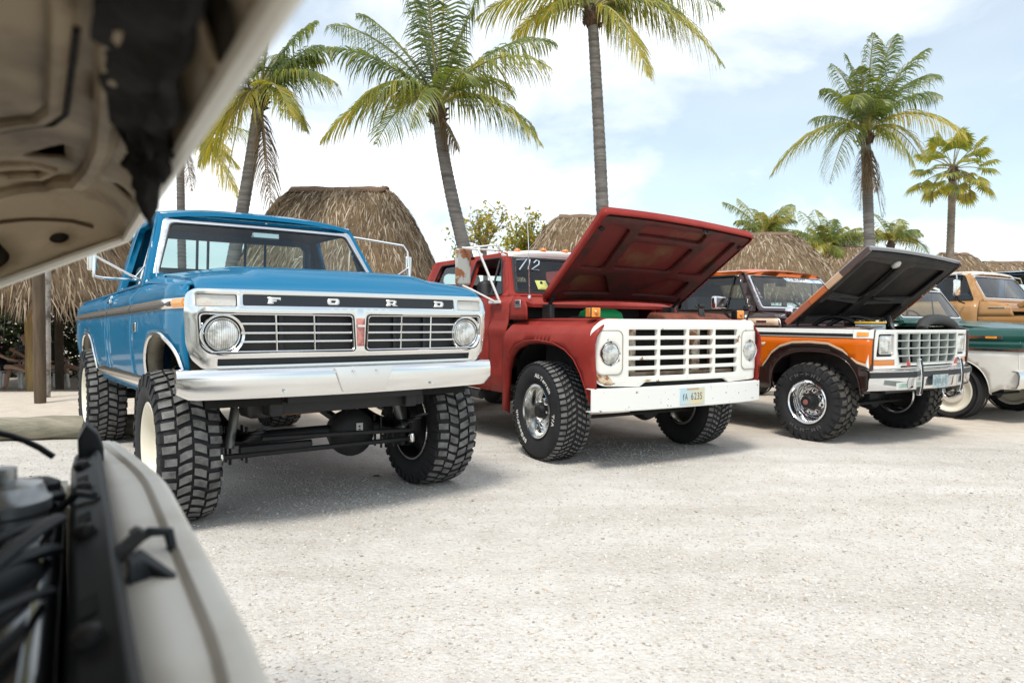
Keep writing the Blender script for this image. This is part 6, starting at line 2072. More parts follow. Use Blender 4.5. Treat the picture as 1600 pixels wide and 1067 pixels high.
    # chrome bumper with black strip, guards, plates
    def bring(x, sec):
        e = abs(x) / 1.0
        y0 = -.845 + .14 * e ** 2.5
        return [(x, y0 + a, z) for a, z in sec]
    xs_ = [-1.0, -.985] + [k * .1 for k in range(-9, 10)] + [.985, 1.0]
    bp_ = B(MB().loft([bring(x, ((.09, .770), (.02, .770), (-.004, .755), (-.006, .70), (.004, .66), (.006, .59), (.02, .568), (.09, .566), (.09, .574), (.03, .58), (.014, .60), (.014, .74), (.03, .760), (.09, .762))) for x in xs_]), 'front_bumper', CHROME)
    B(MB().loft([bring(x, ((-.004, .748), (-.016, .744), (-.017, .694), (-.004, .690))) for x in xs_]), 'bumper_strip', mat('bumper_rubber', (.02, .022, .025), .55), bp_)
    for s_ in (-1, 1):
        B(MB().loft([[(s_ * .40 + dx, y, z) for dx, y in ((-.020, -.845), (.020, -.845), (.016, -.845 + dy), (-.016, -.845 + dy))] for z, dy in ((.515, -.035), (.60, -.050), (.70, -.055), (.80, -.045), (.875, -.030))]), 'bumper_guard', CHROME, bp_, bevel=.005)
        B(MB().loft([[(s_ * .40 + dx, y, z) for dx, y in ((-.012, -.87), (.012, -.87), (.012, -.85 + dy), (-.012, -.85 + dy))] for z, dy in ((.53, -.040), (.60, -.052), (.70, -.057), (.80, -.047), (.862, -.034))]), 'guard_strip', BLACK, bp_)
        B(MB().prism([(s_ * .43, .80), (s_ * .50, .80), (s_ * .48, .865)], 1, -.80, -.79), 'tow_hook', REDL, bp_)
    lp = B(MB().box((-.62, -.822, .618), (.30, .006, .062), Matrix.Rotation(radians(8), 3, 'Z')), 'vanity_plate', mat('vanity_plate_face', (.62, .66, .62), .5))
    mt_ = MB()
    xd = Vector((cos(radians(-8)), 0, 0))
    flat_text(mt_, 'LODDER', .036, (-.615, -.828, .618), Vector((cos(radians(8)), sin(radians(8)), 0)), (0, 0, 1), .12, 0, .95)
    B(mt_, 'plate_lettering', mat('plate_green', (.05, .28, .15), .6), lp, smooth=0)
    lp2 = B(MB().box((.0, -.872, .640), (.30, .006, .135)), 'licence_plate', mat('grey_plate', (.40, .46, .46), .5, col2=(.22, .30, .32), vscale=18, thr=(.45, .6)), bevel=.004)
    mt_ = MB()
    worn_marks(mt_, 7, .24, .07, (0, -.8756, .640), (1, 0, 0), (0, 0, 1), 8)
    B(mt_, 'plate_numerals', mat('plate_grey_ink', (.16, .22, .24), .6), lp2, smooth=0)
    # open hood: dark liner, striped edge
    hf = hood_frame((.31, 1.235), (-.60, 1.965), 1.17, .87, .90, (-.10, -.05))
    out = rpoly([(-.88, 0), (.88, 0), (.90, 1), (-.90, 1)], [.02, .02, .05, .05])
    hd = B(MB().panel(out, lambda x, s_: hf(x, s_), (), .08, (0, 1, 1)), 'hood', [BR, UND], solid=.012)
    hd.modifiers['solid'].material_offset = 1
    bands = [(.0, .30, mat('faded_orange_edge', (.40, .13, .075), .4, coat=.4)), (.305, .50, mat('orange_light_stripe', (.52, .15, .05), .35, coat=.5)), (.51, .68, mat('tan_stripe', (.58, .38, .25), .35, coat=.5)), (.685, 1.0, mat('grey_edge', (.10, .07, .065), .3, coat=.6))]
    for s_ in (-1, 1):
        for a, b, m_ in bands:
            n = 6
            B(MB().loft([[hf(s_ * lerp(.88, .90, t), t, -.005), hf(s_ * (lerp(.88, .90, t) + .014), t, .008), hf(s_ * (lerp(.88, .90, t) + .008), t, .062), hf(s_ * (lerp(.88, .90, t) - .010), t, .066)] for t in [lerp(a, b, i / n) for i in range(n + 1)]]), 'hood_edge_band', m_, hd)
    B(MB().loft([[hf(x, 1.0, -.004), hf(x, 1.012, .015), hf(x, 1.010, .028), hf(x, .985, .034)] for x in [k / 6 * .89 for k in range(-6, 7)]]), 'hood_front_lip', mat('hood_lip', (.25, .27, .30), .35, coat=.5), hd)  # blue-grey base colour stands in for the sky reflected along the lip
    inn = rpoly([(-.85, .03), (.85, .03), (.87, .975), (-.87, .975)], .03)
    holes = [rpoly([(-.74, .45), (-.10, .38), (-.10, .84), (-.76, .88)], .04), rpoly([(.10, .38), (.74, .45), (.76, .88), (.10, .84)], .04), rpoly([(-.70, .10), (-.10, .10), (-.10, .30), (-.72, .36)], .04), rpoly([(.10, .10), (.70, .10), (.72, .36), (.10, .30)], .04)]
    B(MB().panel(inn, lambda x, s_: hf(x, s_, .056), holes, .07, (0, -1, -1)), 'hood_inner_frame', UND, hd, solid=.02, bevel=.008)
    B(MB().lathe([(.05, 0), (.05, .02), (.03, .035), (0, .04)], hf(-.18, .86, .05), hf(0, .5, 1) - hf(0, .5, 0), 16), 'hood_lamp', mat('lamp_white', (.55, .54, .50), .4), hd)
    for s_ in (-1, 1):
        B(MB().tube([hf(s_ * .82, .12, .06), Vector((s_ * .80, .22, 1.18)), Vector((s_ * .80, .05, 1.10))], .014, 6), 'hood_hinge', GREASE)
    engine_bay(T, None, 1.16, .76, -.68, .31)
    # air cleaner, coiled hoses, battery with yellow caps, valve covers
    B(MB().lathe([(.20, 0), (.215, .03), (.215, .08), (.19, .10), (.06, .115), (0, .115)], (-.05, -.10, 1.17), (0, 0, 1), 32), 'air_cleaner', CHROME)
    for k, (a, b) in enumerate((((-.62, .2, 1.12), (-.45, -.35, 1.10)), ((-.55, .1, 1.10), (-.30, -.45, 1.12)), ((.1, -.2, 1.12), (-.25, -.55, 1.10)))):
        a, b = Vector(a), Vector(b)
        B(MB().tube(bez(a, a + Vector((.1, -.1, .22)), b + Vector((-.1, .1, .24)), b, 14), .022, 8), 'bay_hose', BLACK)
    bt = B(MB().box((-.50, -.42, 1.12), (.26, .18, .18)), 'battery', mat('battery_case', (.35, .42, .46), .5), bevel=.01)
    B(MB().box((-.50, -.42, 1.222), (.27, .19, .022)), 'battery_cover', mat('battery_yellow', (.70, .42, .03), .5), bt, bevel=.006)
    B(MB().tube(bez((.0, -.68, 1.16), (.05, -.62, 1.30), (.75, -.60, 1.30), (.80, -.62, 1.16), 16), .055, 12), 'intake_hose', mat('ribbed_rubber', (.035, .036, .035), .7, bump=.6, bscale=30))
    B(MB().box((.18, -.665, 1.245), (.05, .012, .045)), 'yellow_tag', mat('tag_yellow', (.75, .48, .03), .6))
    chassis(T, .40, -.60, 3.5, .52, .66, .405, .85, 2.64)
    B(MB().b2((-.70, -.70, .53), (.70, -.62, .60)), 'valance', BLACKM)
    B(MB().box((0, 1.7, .52), (1.6, 2.2, .04)), 'floor_pan', BLACKM)
    pw = wheel_family(.410, .325, .213, 'mud', rim_chrome, TREADD, [(6, radians(92), .036), (6, radians(270), .036)], 30, 11, LETTERG)
    for x, y, sp in ((-.845, -.04, 0), (.845, -.04, .5), (-.845, 2.64, .3), (.845, 2.64, .8)):
        pw(T, x, y, sp)
build_bronco()

# ---------------------------------------------------------------- green and white pickup
def build_green():
    GR = mat('dark_green_paint', (.003, .062, .048), .3, coat=.5, coatr=.04)
    WH = mat('aged_white_paint', (.72, .70, .65), .4, coat=.3, var=.06, vscale=3)
    T = thing('pickup_truck', 'old green and white pickup with cream wheels beside the orange truck', 'pickup truck', (6.45, 9.5, 0), radians(31))
    B = lambda mb, n, m, par=None, **k: mb.build(n, m, par or T, **k)
    def X(y, z):
        return interp([(.36, .90), (.50, .925), (.70, .94), (.85, .945), (.92, .955), (.975, .95), (1.00, .935), (1.06, .945), (1.12, .93), (1.17, .88), (1.20, .83)], z) - .05 * sstep(-.45, -.85, y)
    fa = arch_pts(-.02, .36, .46, .42, pw=2.3)
    lo = [(-.80, .43), (-.84, .60), (-.85, .885), (.66, .885), (.66, .36), (.46, .36)] + fa + [(-.60, .42)]
    side = lambda y, z: (-X(y, z), y, z)
    body_sides(MB().panel(lo, side, res=.07, out=(-1, 0, 0)), 'lower_wing', WH, T, solid=.012)
    up = [(-.85, .915), (-.87, 1.0), (-.86, 1.12), (-.80, 1.165), (.66, 1.19), (.66, .915)]
    body_sides(MB().panel(up, side, res=.06, out=(-1, 0, 0), lines=[[(-.82, z), (.64, z)] for z in (.975, 1.0, 1.06)]), 'upper_wing', GR, T, solid=.012)
    for s_ in (-1, 1):
        B(MB().loft([[(s_ * (X(y, .9) - .004), y, .882), (s_ * (X(y, .9) + .012), y, .886), (s_ * (X(y, .9) + .012), y, .914), (s_ * (X(y, .9) - .004), y, .918)] for y in [lerp(-.85, .66, i / 10) for i in range(11)]]), 'side_moulding', CHROMES)
        B(MB().loft([[(s_ * (X(y, z) + .003), y, z), (s_ * (X(y, z) - .05), y + .004, z - .02)] for y, z in fa], False, False), 'arch_flange', WH, solid=.01, soff=0)
        mk = B(MB().loft([[(s_ * (X(y, 1.05) + .002), y, 1.032), (s_ * (X(y, 1.05) + .012), y, 1.034), (s_ * (X(y, 1.06) + .012), y, 1.072), (s_ * (X(y, 1.06) + .002), y, 1.074)] for y in (-.62, -.5, -.3, -.24)]), 'side_ornament', CHROMES)
        B(MB().loft([[(s_ * (X(y, 1.05) + .010), y, 1.040), (s_ * (X(y, 1.05) + .017), y, 1.042), (s_ * (X(y, 1.06) + .017), y, 1.064), (s_ * (X(y, 1.06) + .010), y, 1.066)] for y in (-.56, -.44)]), 'marker_lens', AMBER, mk)
        for y0, y1 in ((.67, 1.72), (1.73, 1.95), (1.98, 4.3)):
            body_sides(MB().panel([(y0, .42), (y1, .42), (y1, 1.22), (y0, 1.22)], lambda y, z: (-min(.95, X(0, min(z, 1.12))), y, z), res=.15, out=(-1, 0, 0)), 'door' if y0 < 1 else 'body_side', GR, T, solid=.012) if s_ < 0 else None
    def H(x, y):
        z = interp([(-.92, 1.11), (-.86, 1.14), (-.7, 1.175), (-.3, 1.215), (.2, 1.245), (.66, 1.26)], y)
        return (x, y - .05 * (1 - (x / .9) ** 2) * sstep(0, -.8, y), z + .02 * sstep(.55, .4, abs(x)) - .03 * sstep(.6, .88, abs(x)))
    B(MB().panel(rpoly([(-.86, -.88), (.86, -.88), (.855, .62), (-.855, .62)], .04), H, (), .07, (0, 0, 1)), 'hood', GR, solid=.03, bevel=.008)
    W, off = cab(T, None, GR, WH, 1.255, 1.76, .85, .70, .70, 1.00, 1.95, [[(.86, 1.275), (1.07, 1.71), (1.70, 1.71), (1.74, 1.275)]], rows=(1.72,), seatm=mat('tan_vinyl', (.25, .2, .14), .6))
    B(MB().loft([[(x, y, z) for y, z in ((.63, 1.22), (.64, 1.258), (.70, 1.258), (.70, 1.2))] for x in (-.85, 0, .85)]), 'cowl', GR)
    def G(x, z):
        return (x, -.89 + .05 * (x / .9) ** 2 + .05 * sstep(.80, .90, abs(x)), z)
    hs = [[(s_ * .70 + .09 * cos(t), .86 + .09 * sin(t)) for t in [2 * pi * i / 20 for i in range(20)]] for s_ in (-1, 1)]
    hs += grid_holes(-.54, .54, .74, .99, 2, 4, .03)
    B(MB().panel(rpoly([(-.90, .66), (.90, .66), (.905, .9), (.88, 1.08), (-.88, 1.08), (-.905, .9)], .04), G, hs, .07, (0, -1, 0)), 'grille_panel', WH, solid=.04, bevel=.006)
    for s_ in (-1, 1):
        headlight(T, Vector(G(s_ * .70, .86)) + Vector((0, .01, 0)), .083, CHROMES)
        xa, xb_ = sorted((s_ * .62, s_ * .86))
        B(MB().panel(rrect(xa, .685, xb_, .735, .01), lambda x, z: Vector(G(x, z)) - Vector((0, .004, 0)), (), .06, (0, -1, 0)), 'turn_signal', AMBERD, solid=.012)
    B(MB().box((0, -.76, .85), (1.2, .03, .42)), 'grille_backing', DARKIN)
    def bring(x):
        e = abs(x) / .96
        y0 = -.97 + .15 * e ** 2.4
        return [(x, y0 + a, z) for a, z in ((.08, .655), (.01, .65), (-.01, .60), (-.004, .50), (.02, .445), (.08, .44), (.08, .45), (.03, .46), (.01, .52), (.01, .60), (.03, .64), (.08, .645))]
    B(MB().loft([bring(x) for x in [-.96, -.94] + [k * .1 for k in range(-9, 10)] + [.94, .96]]), 'front_bumper', CHROMES)
    B(MB().lathe([(0, -.05), (.06, -.045), (.082, -.01), (.08, .02), (0, .03)], (-1.03, .80, 1.33), (0, 1, 0), 18), 'side_mirror', CHROME)
    B(MB().tube([(-.86, .85, 1.28), (-.96, .82, 1.30), (-1.02, .80, 1.31)], .010, 6), 'mirror_arm', CHROME)
    wheel_well(T, 0, .46, .84, .40, .55, .84)
    chassis(T, .40, -.7, 4.2, .42, .55, .34, .82, 3.2)
    engine_bay(T, None, 1.12, .70, -.76, .62)
    B(MB().box((0, 1.4, .45), (1.6, 2.2, .04)), 'floor_pan', BLACKM)
    pw = wheel_family(.365, .205, .262, 'street', rim_cap, TREAD, None, 36, 2)
    for x, y, sp in ((-.83, -.02, 0), (.83, -.02, .5), (-.83, 3.2, .3), (.83, 3.2, .8)):
        pw(T, x, y, sp)
build_green()

# ---------------------------------------------------------------- tan truck and dark blue wagon at the right edge
def build_tan():
    TA = mat('tan_paint', (.42, .225, .09), .34, spec=.3, coat=.35, coatr=.05)
    TD = mat('dark_tan_paint', (.33, .16, .045), .34, spec=.3, coat=.35, coatr=.05)
    WH = mat('cream_roof', (.74, .68, .60), .4, coat=.3)
    T = thing('pickup_truck', 'tan truck with cream roof and open hood behind the green pickup', 'pickup truck', (8.75, 11.0, 0), radians(32))
    B = lambda mb, n, m, par=None, **k: mb.build(n, m, par or T, **k)
    X = lambda y, z: interp([(.65, .93), (.95, .965), (1.20, .965), (1.26, .955), (1.36, .965), (1.50, .94), (1.56, .90)], z) - .03 * sstep(-.4, -.75, y)
    side = lambda y, z: (-X(y, z), y, z)
    fa = arch_pts(-.02, .74, .48, .38)
    body_sides(MB().panel([(-.72, .72), (-.74, 1.32), (.10, 1.34), (.12, 1.335), (.86, 1.335), (.86, .70), (.46, .70)] + fa + [(-.58, .72)], side, res=.09, out=(-1, 0, 0)), 'front_wing', TD, T, solid=.012)
    body_sides(MB().panel([(.34, 1.342), (.86, 1.342), (.86, 1.585), (.60, 1.57), (.42, 1.50)], side, res=.07, out=(-1, 0, 0)), 'cowl_side', TA, T, solid=.012)
    for y0, y1, n_ in ((.87, 2.0, 'door'), (2.01, 4.2, 'body_side')):
        body_sides(MB().panel([(y0, .70), (y1, .70), (y1, 1.585), (y0, 1.585)], side, res=.12, out=(-1, 0, 0)), n_, TA, T, solid=.012)
    W, off = cab(T, None, TA, WH, 1.585, 2.06, .90, .75, .80, 1.10, 3.6, [[(.96, 1.605), (1.16, 2.02), (1.93, 2.02), (1.96, 1.605)], [(2.1, 1.62), (2.12, 2.02), (3.4, 2.02), (3.45, 1.62)]], rows=(1.8,), glass=glass_mat('blue_tint_glass', (.42, .60, .74), 1.0))
    B(MB().loft([[(x, y, z) for y, z in ((.42, 1.42), (.46, 1.52), (.80, 1.59), (.80, 1.42))] for x in (-.88, 0, .88)]), 'cowl', TA)
    hf = hood_frame((.36, 1.52), (-.62, 2.08), 1.1, .86, .88)
    hd = B(MB().panel(rpoly([(-.87, 0), (.87, 0), (.88, 1), (-.88, 1)], .03), lambda x, s_: hf(x, s_), (), .1, (0, 1, 1)), 'hood', TA, solid=.07, bevel=.01)
    for s_ in (-1, 1):
        B(MB().box((s_ * (X(.55, 1.47) + .004), .60, 1.475), (.008, .24, .022)), 'badge', CHROMES, bevel=.004)
        B(MB().box((s_ * 1.14, 1.10, 1.80), (.15, .05, .26)), 'side_mirror', CHROME, bevel=.015)
        B(MB().tube([(s_ * 1.14, 1.10, 1.94), (s_ * 1.12, 1.12, 2.03), (s_ * .86, 1.16, 2.05)], .010, 6), 'mirror_arm', CHROMES)
        B(MB().tube([(s_ * 1.14, 1.10, 1.68), (s_ * 1.10, 1.08, 1.58), (s_ * .96, 1.06, 1.55)], .012, 6), 'mirror_brace', BLACK)
        B(MB().box((s_ * .85, -.1, 1.342), (.20, 1.2, .02)), 'wing_top', TD)
    def G(x, z):
        return (x, -.78 + .05 * (x / .95) ** 2, z)
    B(MB().panel(rpoly([(-.93, .98), (.93, .98), (.92, 1.36), (-.92, 1.36)], .04), G, [rrect(-.60, 1.02, .60, 1.30, .02), rrect(-.86, 1.06, -.66, 1.26, .02), rrect(.66, 1.06, .86, 1.26, .02)], .08, (0, -1, 0)), 'grille_panel', CHROMES, solid=.05, bevel=.006)
    B(MB().box((0, -.68, 1.17), (1.8, .03, .36)), 'grille_backing', DARKIN)
    for s_ in (-1, 1):
        headlight(T, Vector(G(s_ * .76, 1.16)) + Vector((0, .02, 0)), .085, CHROMES)
    for k in range(5):
        B(MB().box((0, -.765, 1.05 + .055 * k), (1.18, .02, .012)), 'grille_bar', CHROMES)
    B(MB().loft([[(x, -.90 + .1 * abs(x) ** 2.5 + a, z) for a, z in ((.08, .93), (0, .93), (-.008, .86), (0, .78), (.08, .775))] for x in [k / 8 for k in range(-8, 9)]]), 'front_bumper', CHROMES)
    engine_bay(T, None, 1.35, .72, -.66, .40)
    wheel_well(T, 0, .5, .84, .40, .74, 1.14)
    chassis(T, .40, -.6, 4.0, .62, .76, .42, .84, 2.7)
    pw = wheel_family(.43, .30, .215, 'mt', rim_chrome, TREAD, None, 32, 21)
    for x, y in ((-.845, 0), (.845, 0), (-.845, 2.7), (.845, 2.7)):
        pw(T, x, y, .2)
build_tan()
def build_wagon():
    PB = mat('slate_blue_paint', (.045, .075, .125), .3, coat=.8, coatr=.05)
    T = thing('station_wagon', 'slate blue truck only partly in view behind the tan truck, right edge', 'truck', (11.7, 13.0, 0), radians(32))
    B = lambda mb, n, m, par=None, **k: mb.build(n, m, par or T, **k)
    X = lambda y, z: interp([(.6, .93), (1.0, .97), (1.5, .95), (1.66, .90)], z) - .03 * sstep(-.4, -.75, y)
    side = lambda y, z: (-X(y, z), y, z)
    fa = arch_pts(0, .70, .46, .36)
    body_sides(MB().panel([(-.78, .66), (-.78, 1.35), (.80, 1.60), (.80, .66), (.46, .66)] + fa + [(-.5, .66)], side, res=.1, out=(-1, 0, 0)), 'front_wing', PB, T, solid=.012)
    for y0, y1, n_ in ((.81, 1.9, 'door'), (1.91, 4.4, 'body_side')):
        body_sides(MB().panel([(y0, .66), (y1, .66), (y1, 1.65), (y0, 1.65)], side, res=.15, out=(-1, 0, 0)), n_, PB, T, solid=.012)
    cab(T, None, PB, PB, 1.65, 2.26, .90, .80, .80, 1.22, 4.3, [[(.98, 1.68), (1.28, 2.20), (1.85, 2.20), (1.88, 1.68)], [(2.0, 1.68), (2.02, 2.20), (4.0, 2.20), (4.1, 1.68)]], rows=(1.8, 2.8), glass=glass_mat('dark_tint_glass', (.16, .18, .2), 1.0))
    B(MB().panel(rpoly([(-.90, -.78), (.90, -.78), (.90, .80), (-.90, .80)], .05), lambda x, y: (x, y, interp([(-.78, 1.40), (-.5, 1.52), (.8, 1.66)], y) - .05 * (x / .9) ** 4), (), .1, (0, 0, 1)), 'hood', PB, solid=.03)
    B(MB().panel(rpoly([(-.92, .9), (.92, .9), (.90, 1.40), (-.90, 1.40)], .05), lambda x, z: (x, -.80 + .05 * x * x, z), [rrect(-.6, 1.0, .6, 1.3, .02)], .1, (0, -1, 0)), 'grille_panel', CHROMES, solid=.05)
    B(MB().box((0, -.70, 1.15), (1.6, .03, .4)), 'grille_backing', DARKIN)
    for s_ in (-1, 1):
        headlight(T, (s_ * .76, -.785, 1.15), .085, CHROMES)
    B(MB().loft([[(x, -.92 + .1 * abs(x) ** 2.5 + a, z) for a, z in ((.08, .86), (0, .86), (-.008, .78), (0, .70), (.08, .695))] for x in [k / 8 for k in range(-8, 9)]]), 'front_bumper', CHROMES)
    chassis(T, .40, -.6, 4.2, .55, .70, .40, .84, 3.0)
    pw = wheel_family(.41, .27, .215, 'street', rim_cap, TREAD, None, 32, 22)
    for x, y in ((-.845, 0), (.845, 0), (-.845, 3.0), (.845, 3.0)):
        pw(T, x, y, .2)
build_wagon()
# ---------------------------------------------------------------- cream truck in the foreground, hood up
def build_near():
    CR = mat('cream_paint', (.82, .79, .70), .38, coat=.35, coatr=.1, col2=(.72, .68, .58), vscale=2.4, thr=(.35, .75))
    CRD = mat('dirty_cream_panel', (.74, .70, .62), .5, col2=(.52, .46, .37), vscale=3.5, thr=(.46, .76), detail=8)
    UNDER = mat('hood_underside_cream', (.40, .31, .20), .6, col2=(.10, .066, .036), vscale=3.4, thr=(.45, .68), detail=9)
    SKIN = mat('hood_skin_inside', (.05, .036, .022), .9, col2=(.02, .015, .01), vscale=4, thr=(.45, .75))  # darkened base colour stands in for the shade inside the hood cavity
    BLK = mat('support_black', (.010, .012, .014), .5, spec=.3, var=.3, vscale=10)
    DK = mat('torn_insulation', (.012, .010, .009), .95, bump=.6, bscale=40)
    T = thing('pickup_truck', 'cream truck in the near left foreground with its hood raised', 'pickup truck', (-.989, .564, 0), radians(122))
    B = lambda mb, n, m, par=None, **k: mb.build(n, m, par or T, **k)
    # front header panel with rounded nose
    yf = lambda x: -.672 + .055 * sstep(.30, .98, abs(x))
    def sec(x):
        f = yf(x)
        s_ = sstep(.97, .80, abs(x))
        z0 = .905 + .02 * s_
        return [(x, -.572, z0 - .002), (x, f + .040, z0), (x, f + .034, z0 - .006), (x, f + .030, z0), (x, f + .025, z0 + .006), (x, f + .012, z0 + .006), (x, f + .003, z0 - .002), (x, f, z0 - .025), (x, f + .004, z0 - .09), (x, f + .02, z0 - .12)]
    xs_ = [k / 16 * .97 for k in range(-16, 17)]
    B(MB().loft([sec(x) for x in xs_], False, False), 'header_panel', CRD, solid=.012, soff=0, smooth=50)
    B(MB().loft([sec(x)[3:] for x in xs_], False, False).mapv(lambda p: (p.x, p.y - .002, p.z + .002)), 'nose_moulding', CR, solid=.004, soff=0, smooth=50)
    # grille under the header
    def G(x, z):
        return (x, -.655 + .10 * sstep(.30, .98, abs(x)) + .01, z)
    hs = grid_holes(-.60, .60, .52, .76, 2, 5, .025)
    hs += [[(s_ * .74 + .09 * cos(t), .66 + .09 * sin(t)) for t in [2 * pi * i / 20 for i in range(20)]] for s_ in (-1, 1)]
    B(MB().panel(rpoly([(-.95, .44), (.95, .44), (.96, .80), (-.96, .80)], .04), G, hs, .07, (0, -1, 0)), 'grille_panel', CR, solid=.04, bevel=.006)
    B(MB().box((0, -.56, .64), (1.3, .02, .36)), 'grille_backing', DARKIN)
    for s_ in (-1, 1):
        headlight(T, Vector(G(s_ * .74, .66)) + Vector((0, .01, 0)), .083, CHROMES)
    B(MB().loft([[(x, -.80 + .12 * abs(x) ** 2.5 + a, z) for a, z in ((.1, .45), (0, .45), (-.008, .38), (0, .29), (.1, .285))] for x in [k / 8 for k in range(-8, 9)]]), 'front_bumper', CHROMES, smooth=40)
    # wings, doors, cab
    X = lambda y, z: interp([(.35, .93), (.65, .975), (.79, .965), (.85, .92)], z) - .04 * sstep(-.35, -.62, y)
    side = lambda y, z: (-X(y, z), y, z)
    fa = arch_pts(.05, .36, .44, .36)
    body_sides(MB().panel([(-.58, .36), (-.58, .76), (-.55, .83), (.90, .86), (.92, .36), (.49, .36)] + fa + [(-.39, .36)], side, res=.09, out=(-1, 0, 0)), 'front_wing', CR, T, solid=.012)
    for s_ in (-1, 1):
        B(MB().loft([[(s_ * lerp(.925, .78, k / 4), y, lerp(.905, .93, (y + .55) / 1.45) - .075 + .012 * sin(pi * k / 4)) for k in range(5)] for y in (-.52, 0, .5, .90)], False, False), 'wing_top', CR, solid=.01, soff=0)
        B(MB().box((s_ * .775, .0, .70), (.02, 1.0, .28)), 'inner_wing', CRD)
    for y0, y1, n_ in ((.93, 2.0, 'door'), (2.01, 4.4, 'body_side')):
        body_sides(MB().panel([(y0, .36), (y1, .36), (y1, .96), (y0, .96)], lambda y, z: (-interp([(.35, .93), (.7, .975), (.97, .92)], z), y, z), res=.2, out=(-1, 0, 0)), n_, CR, T, solid=.012)
    cab(T, None, CR, CR, .96, 1.46, .90, .74, .86, 1.20, 2.1, [[(1.02, .98), (1.25, 1.41), (1.92, 1.41), (1.95, .98)]], rows=(1.85,))
    B(MB().box((0, .70, .90), (1.7, .40, .04)), 'cowl', CR, bevel=.01)
    wheel_well(T, .05, .46, .86, .76, .55, .80)
    pw = wheel_family(.36, .21, .21, 'street', rim_cap, TREAD, None, 36, 31)
    for x, y in ((-.83, .05), (.83, .05), (-.83, 3.3), (.83, 3.3)):
        pw(T, x, y, .2)
    chassis(T, .40, -.5, 4.2, .40, .52, .35, .82, 3.3)
    # radiator support: upright black frame with a bolted top flange
    sp = B(MB().loft([[(x, -.580, .60), (x, -.580, .948), (x, -.571, .958), (x, -.560, .945), (x, -.535, .932), (x, -.528, .905), (x, -.528, .60)] for x in (-.78, -.4, 0, .4, .70)]), 'radiator_support', BLK, bevel=.004)
    B(MB().prism([(-.585, .60), (-.585, .955), (-.575, .985), (-.555, 1.005), (-.54, .975), (-.545, .60)], 0, .62, .70), 'support_bracket', BLK, sp, bevel=.004)
    for x in (-.30, .05, .32, .52):
        B(MB().lathe([(.013, 0), (.013, .010), (.006, .014), (0, .014)], (x, -.547, .938), (0, .35, 1), 8), 'support_bolt', GREASE, sp)
        B(MB().box((x + .08, -.547, .939), (.05, .016, .004), Matrix.Rotation(radians(-20), 3, 'X')), 'support_slot', DARKIN, sp)
    B(MB().b2((-.55, -.52, .50), (.55, -.45, .88)), 'radiator_core', GREASE)
    B(MB().loft([[(x, -.518, .87), (x, -.520, .90), (x, -.505, .918), (x, -.455, .918), (x, -.44, .87)] for x in (-.55, -.5, .5, .55)]), 'radiator_tank', mat('tank_black', (.012, .012, .013), .12, coat=.6), bevel=.01)
    can = B(MB().lathe([(.062, 0), (.062, .018), (.056, .024), (.056, .04), (.062, .046), (.062, .062), (.056, .068), (.050, .085), (.018, .092), (.018, .110), (0, .110)], (.27, -.445, .885), (0, 0, 1), 28), 'overflow_canister', mat('canister_metal', (.34, .35, .35), .3, .8, var=.3, vscale=20))
    B(MB().tube([(.27, -.505, .915), (.25, -.54, .95), (.2, -.56, .955)], .006, 6), 'canister_tube', BLK, can)
    B(MB().tube(bez((-.22, -.30, .86), (-.16, -.42, .95), (-.06, -.47, .93), (.02, -.47, .90), 14), .036, 12), 'radiator_hose', BLK)
    for k in range(4):
        B(MB().tube(bez((-.5 + .2 * k, -.25, .86), (-.4 + .18 * k, -.40, .99 - .02 * k), (-.2 + .15 * k, -.50, .96), (-.1 + .16 * k, -.515, .92), 14), .006 + .003 * (k % 2), 6), 'bay_wire', BLK)
    B(MB().lathe([(.045, 0), (.045, .03), (.03, .045), (0, .045)], (-.10, -.40, .90), (0, 0, 1), 20), 'filler_cap', BLK)
    B(MB().lathe([(.035, 0), (.035, .018), (.020, .026), (0, .026)], (.43, -.48, .918), (0, 0, 1), 16), 'radiator_cap', BLK)
    B(MB().b2((-.36, -.44, .60), (.36, -.34, .885)), 'fan_shroud', BLK, bevel=.02)
    # hoses, wires, hood catch
    B(MB().tube(bez((-.10, -.20, .86), (-.12, -.33, .97), (-.25, -.40, .98), (-.30, -.45, .93), 12), .030, 10), 'radiator_hose', BLK)
    B(MB().tube(bez((-.62, -.30, .88), (-.3, -.40, .97), (.0, -.52, .985), (.10, -.52, .95), 16), .008, 6), 'wiring_loom', BLK)
    B(MB().tube(bez((.60, -.50, .95), (.66, -.40, 1.04), (.62, -.25, 1.02), (.55, -.2, .93), 14), .006, 6), 'thin_cable', BLK)
    cx = -.075
    ct = B(MB().tube([(cx + .035, -.575, .935), (cx + .035, -.615, .955), (cx + .034, -.636, .952), (cx + .030, -.640, .925)], .0065, 6), 'hood_catch', BLK)
    B(MB().loft([[(cx - .075 + a, y, z) for a, y, z in ((0, -.585, .925), (.03, -.585, .925), (.03, -.585, .955), (0, -.585, .95))], [(cx - .06 + a, y, z) for a, y, z in ((0, -.615, .918), (.035, -.615, .918), (.035, -.60, .955), (0, -.60, .95))], [(cx - .085 + a, y, z) for a, y, z in ((0, -.640, .915), (.025, -.640, .915), (.022, -.635, .930), (0, -.635, .928))]]), 'catch_lever', BLK, ct, bevel=.003)
    B(MB().tube([(cx - .02, -.56, .93), (cx - .01, -.60, .965), (cx + .035, -.60, .956)], .009, 6), 'catch_spring', GREASE, ct)
    bt = B(MB().b2((.42, -.36, .72), (.70, -.16, .915)), 'battery', BLK, bevel=.008)
    B(MB().b2((.41, -.37, .915), (.71, -.15, .930)), 'battery_cover', mat('glossy_black', (.008, .009, .011), .06, coat=1.0), bt, bevel=.004)
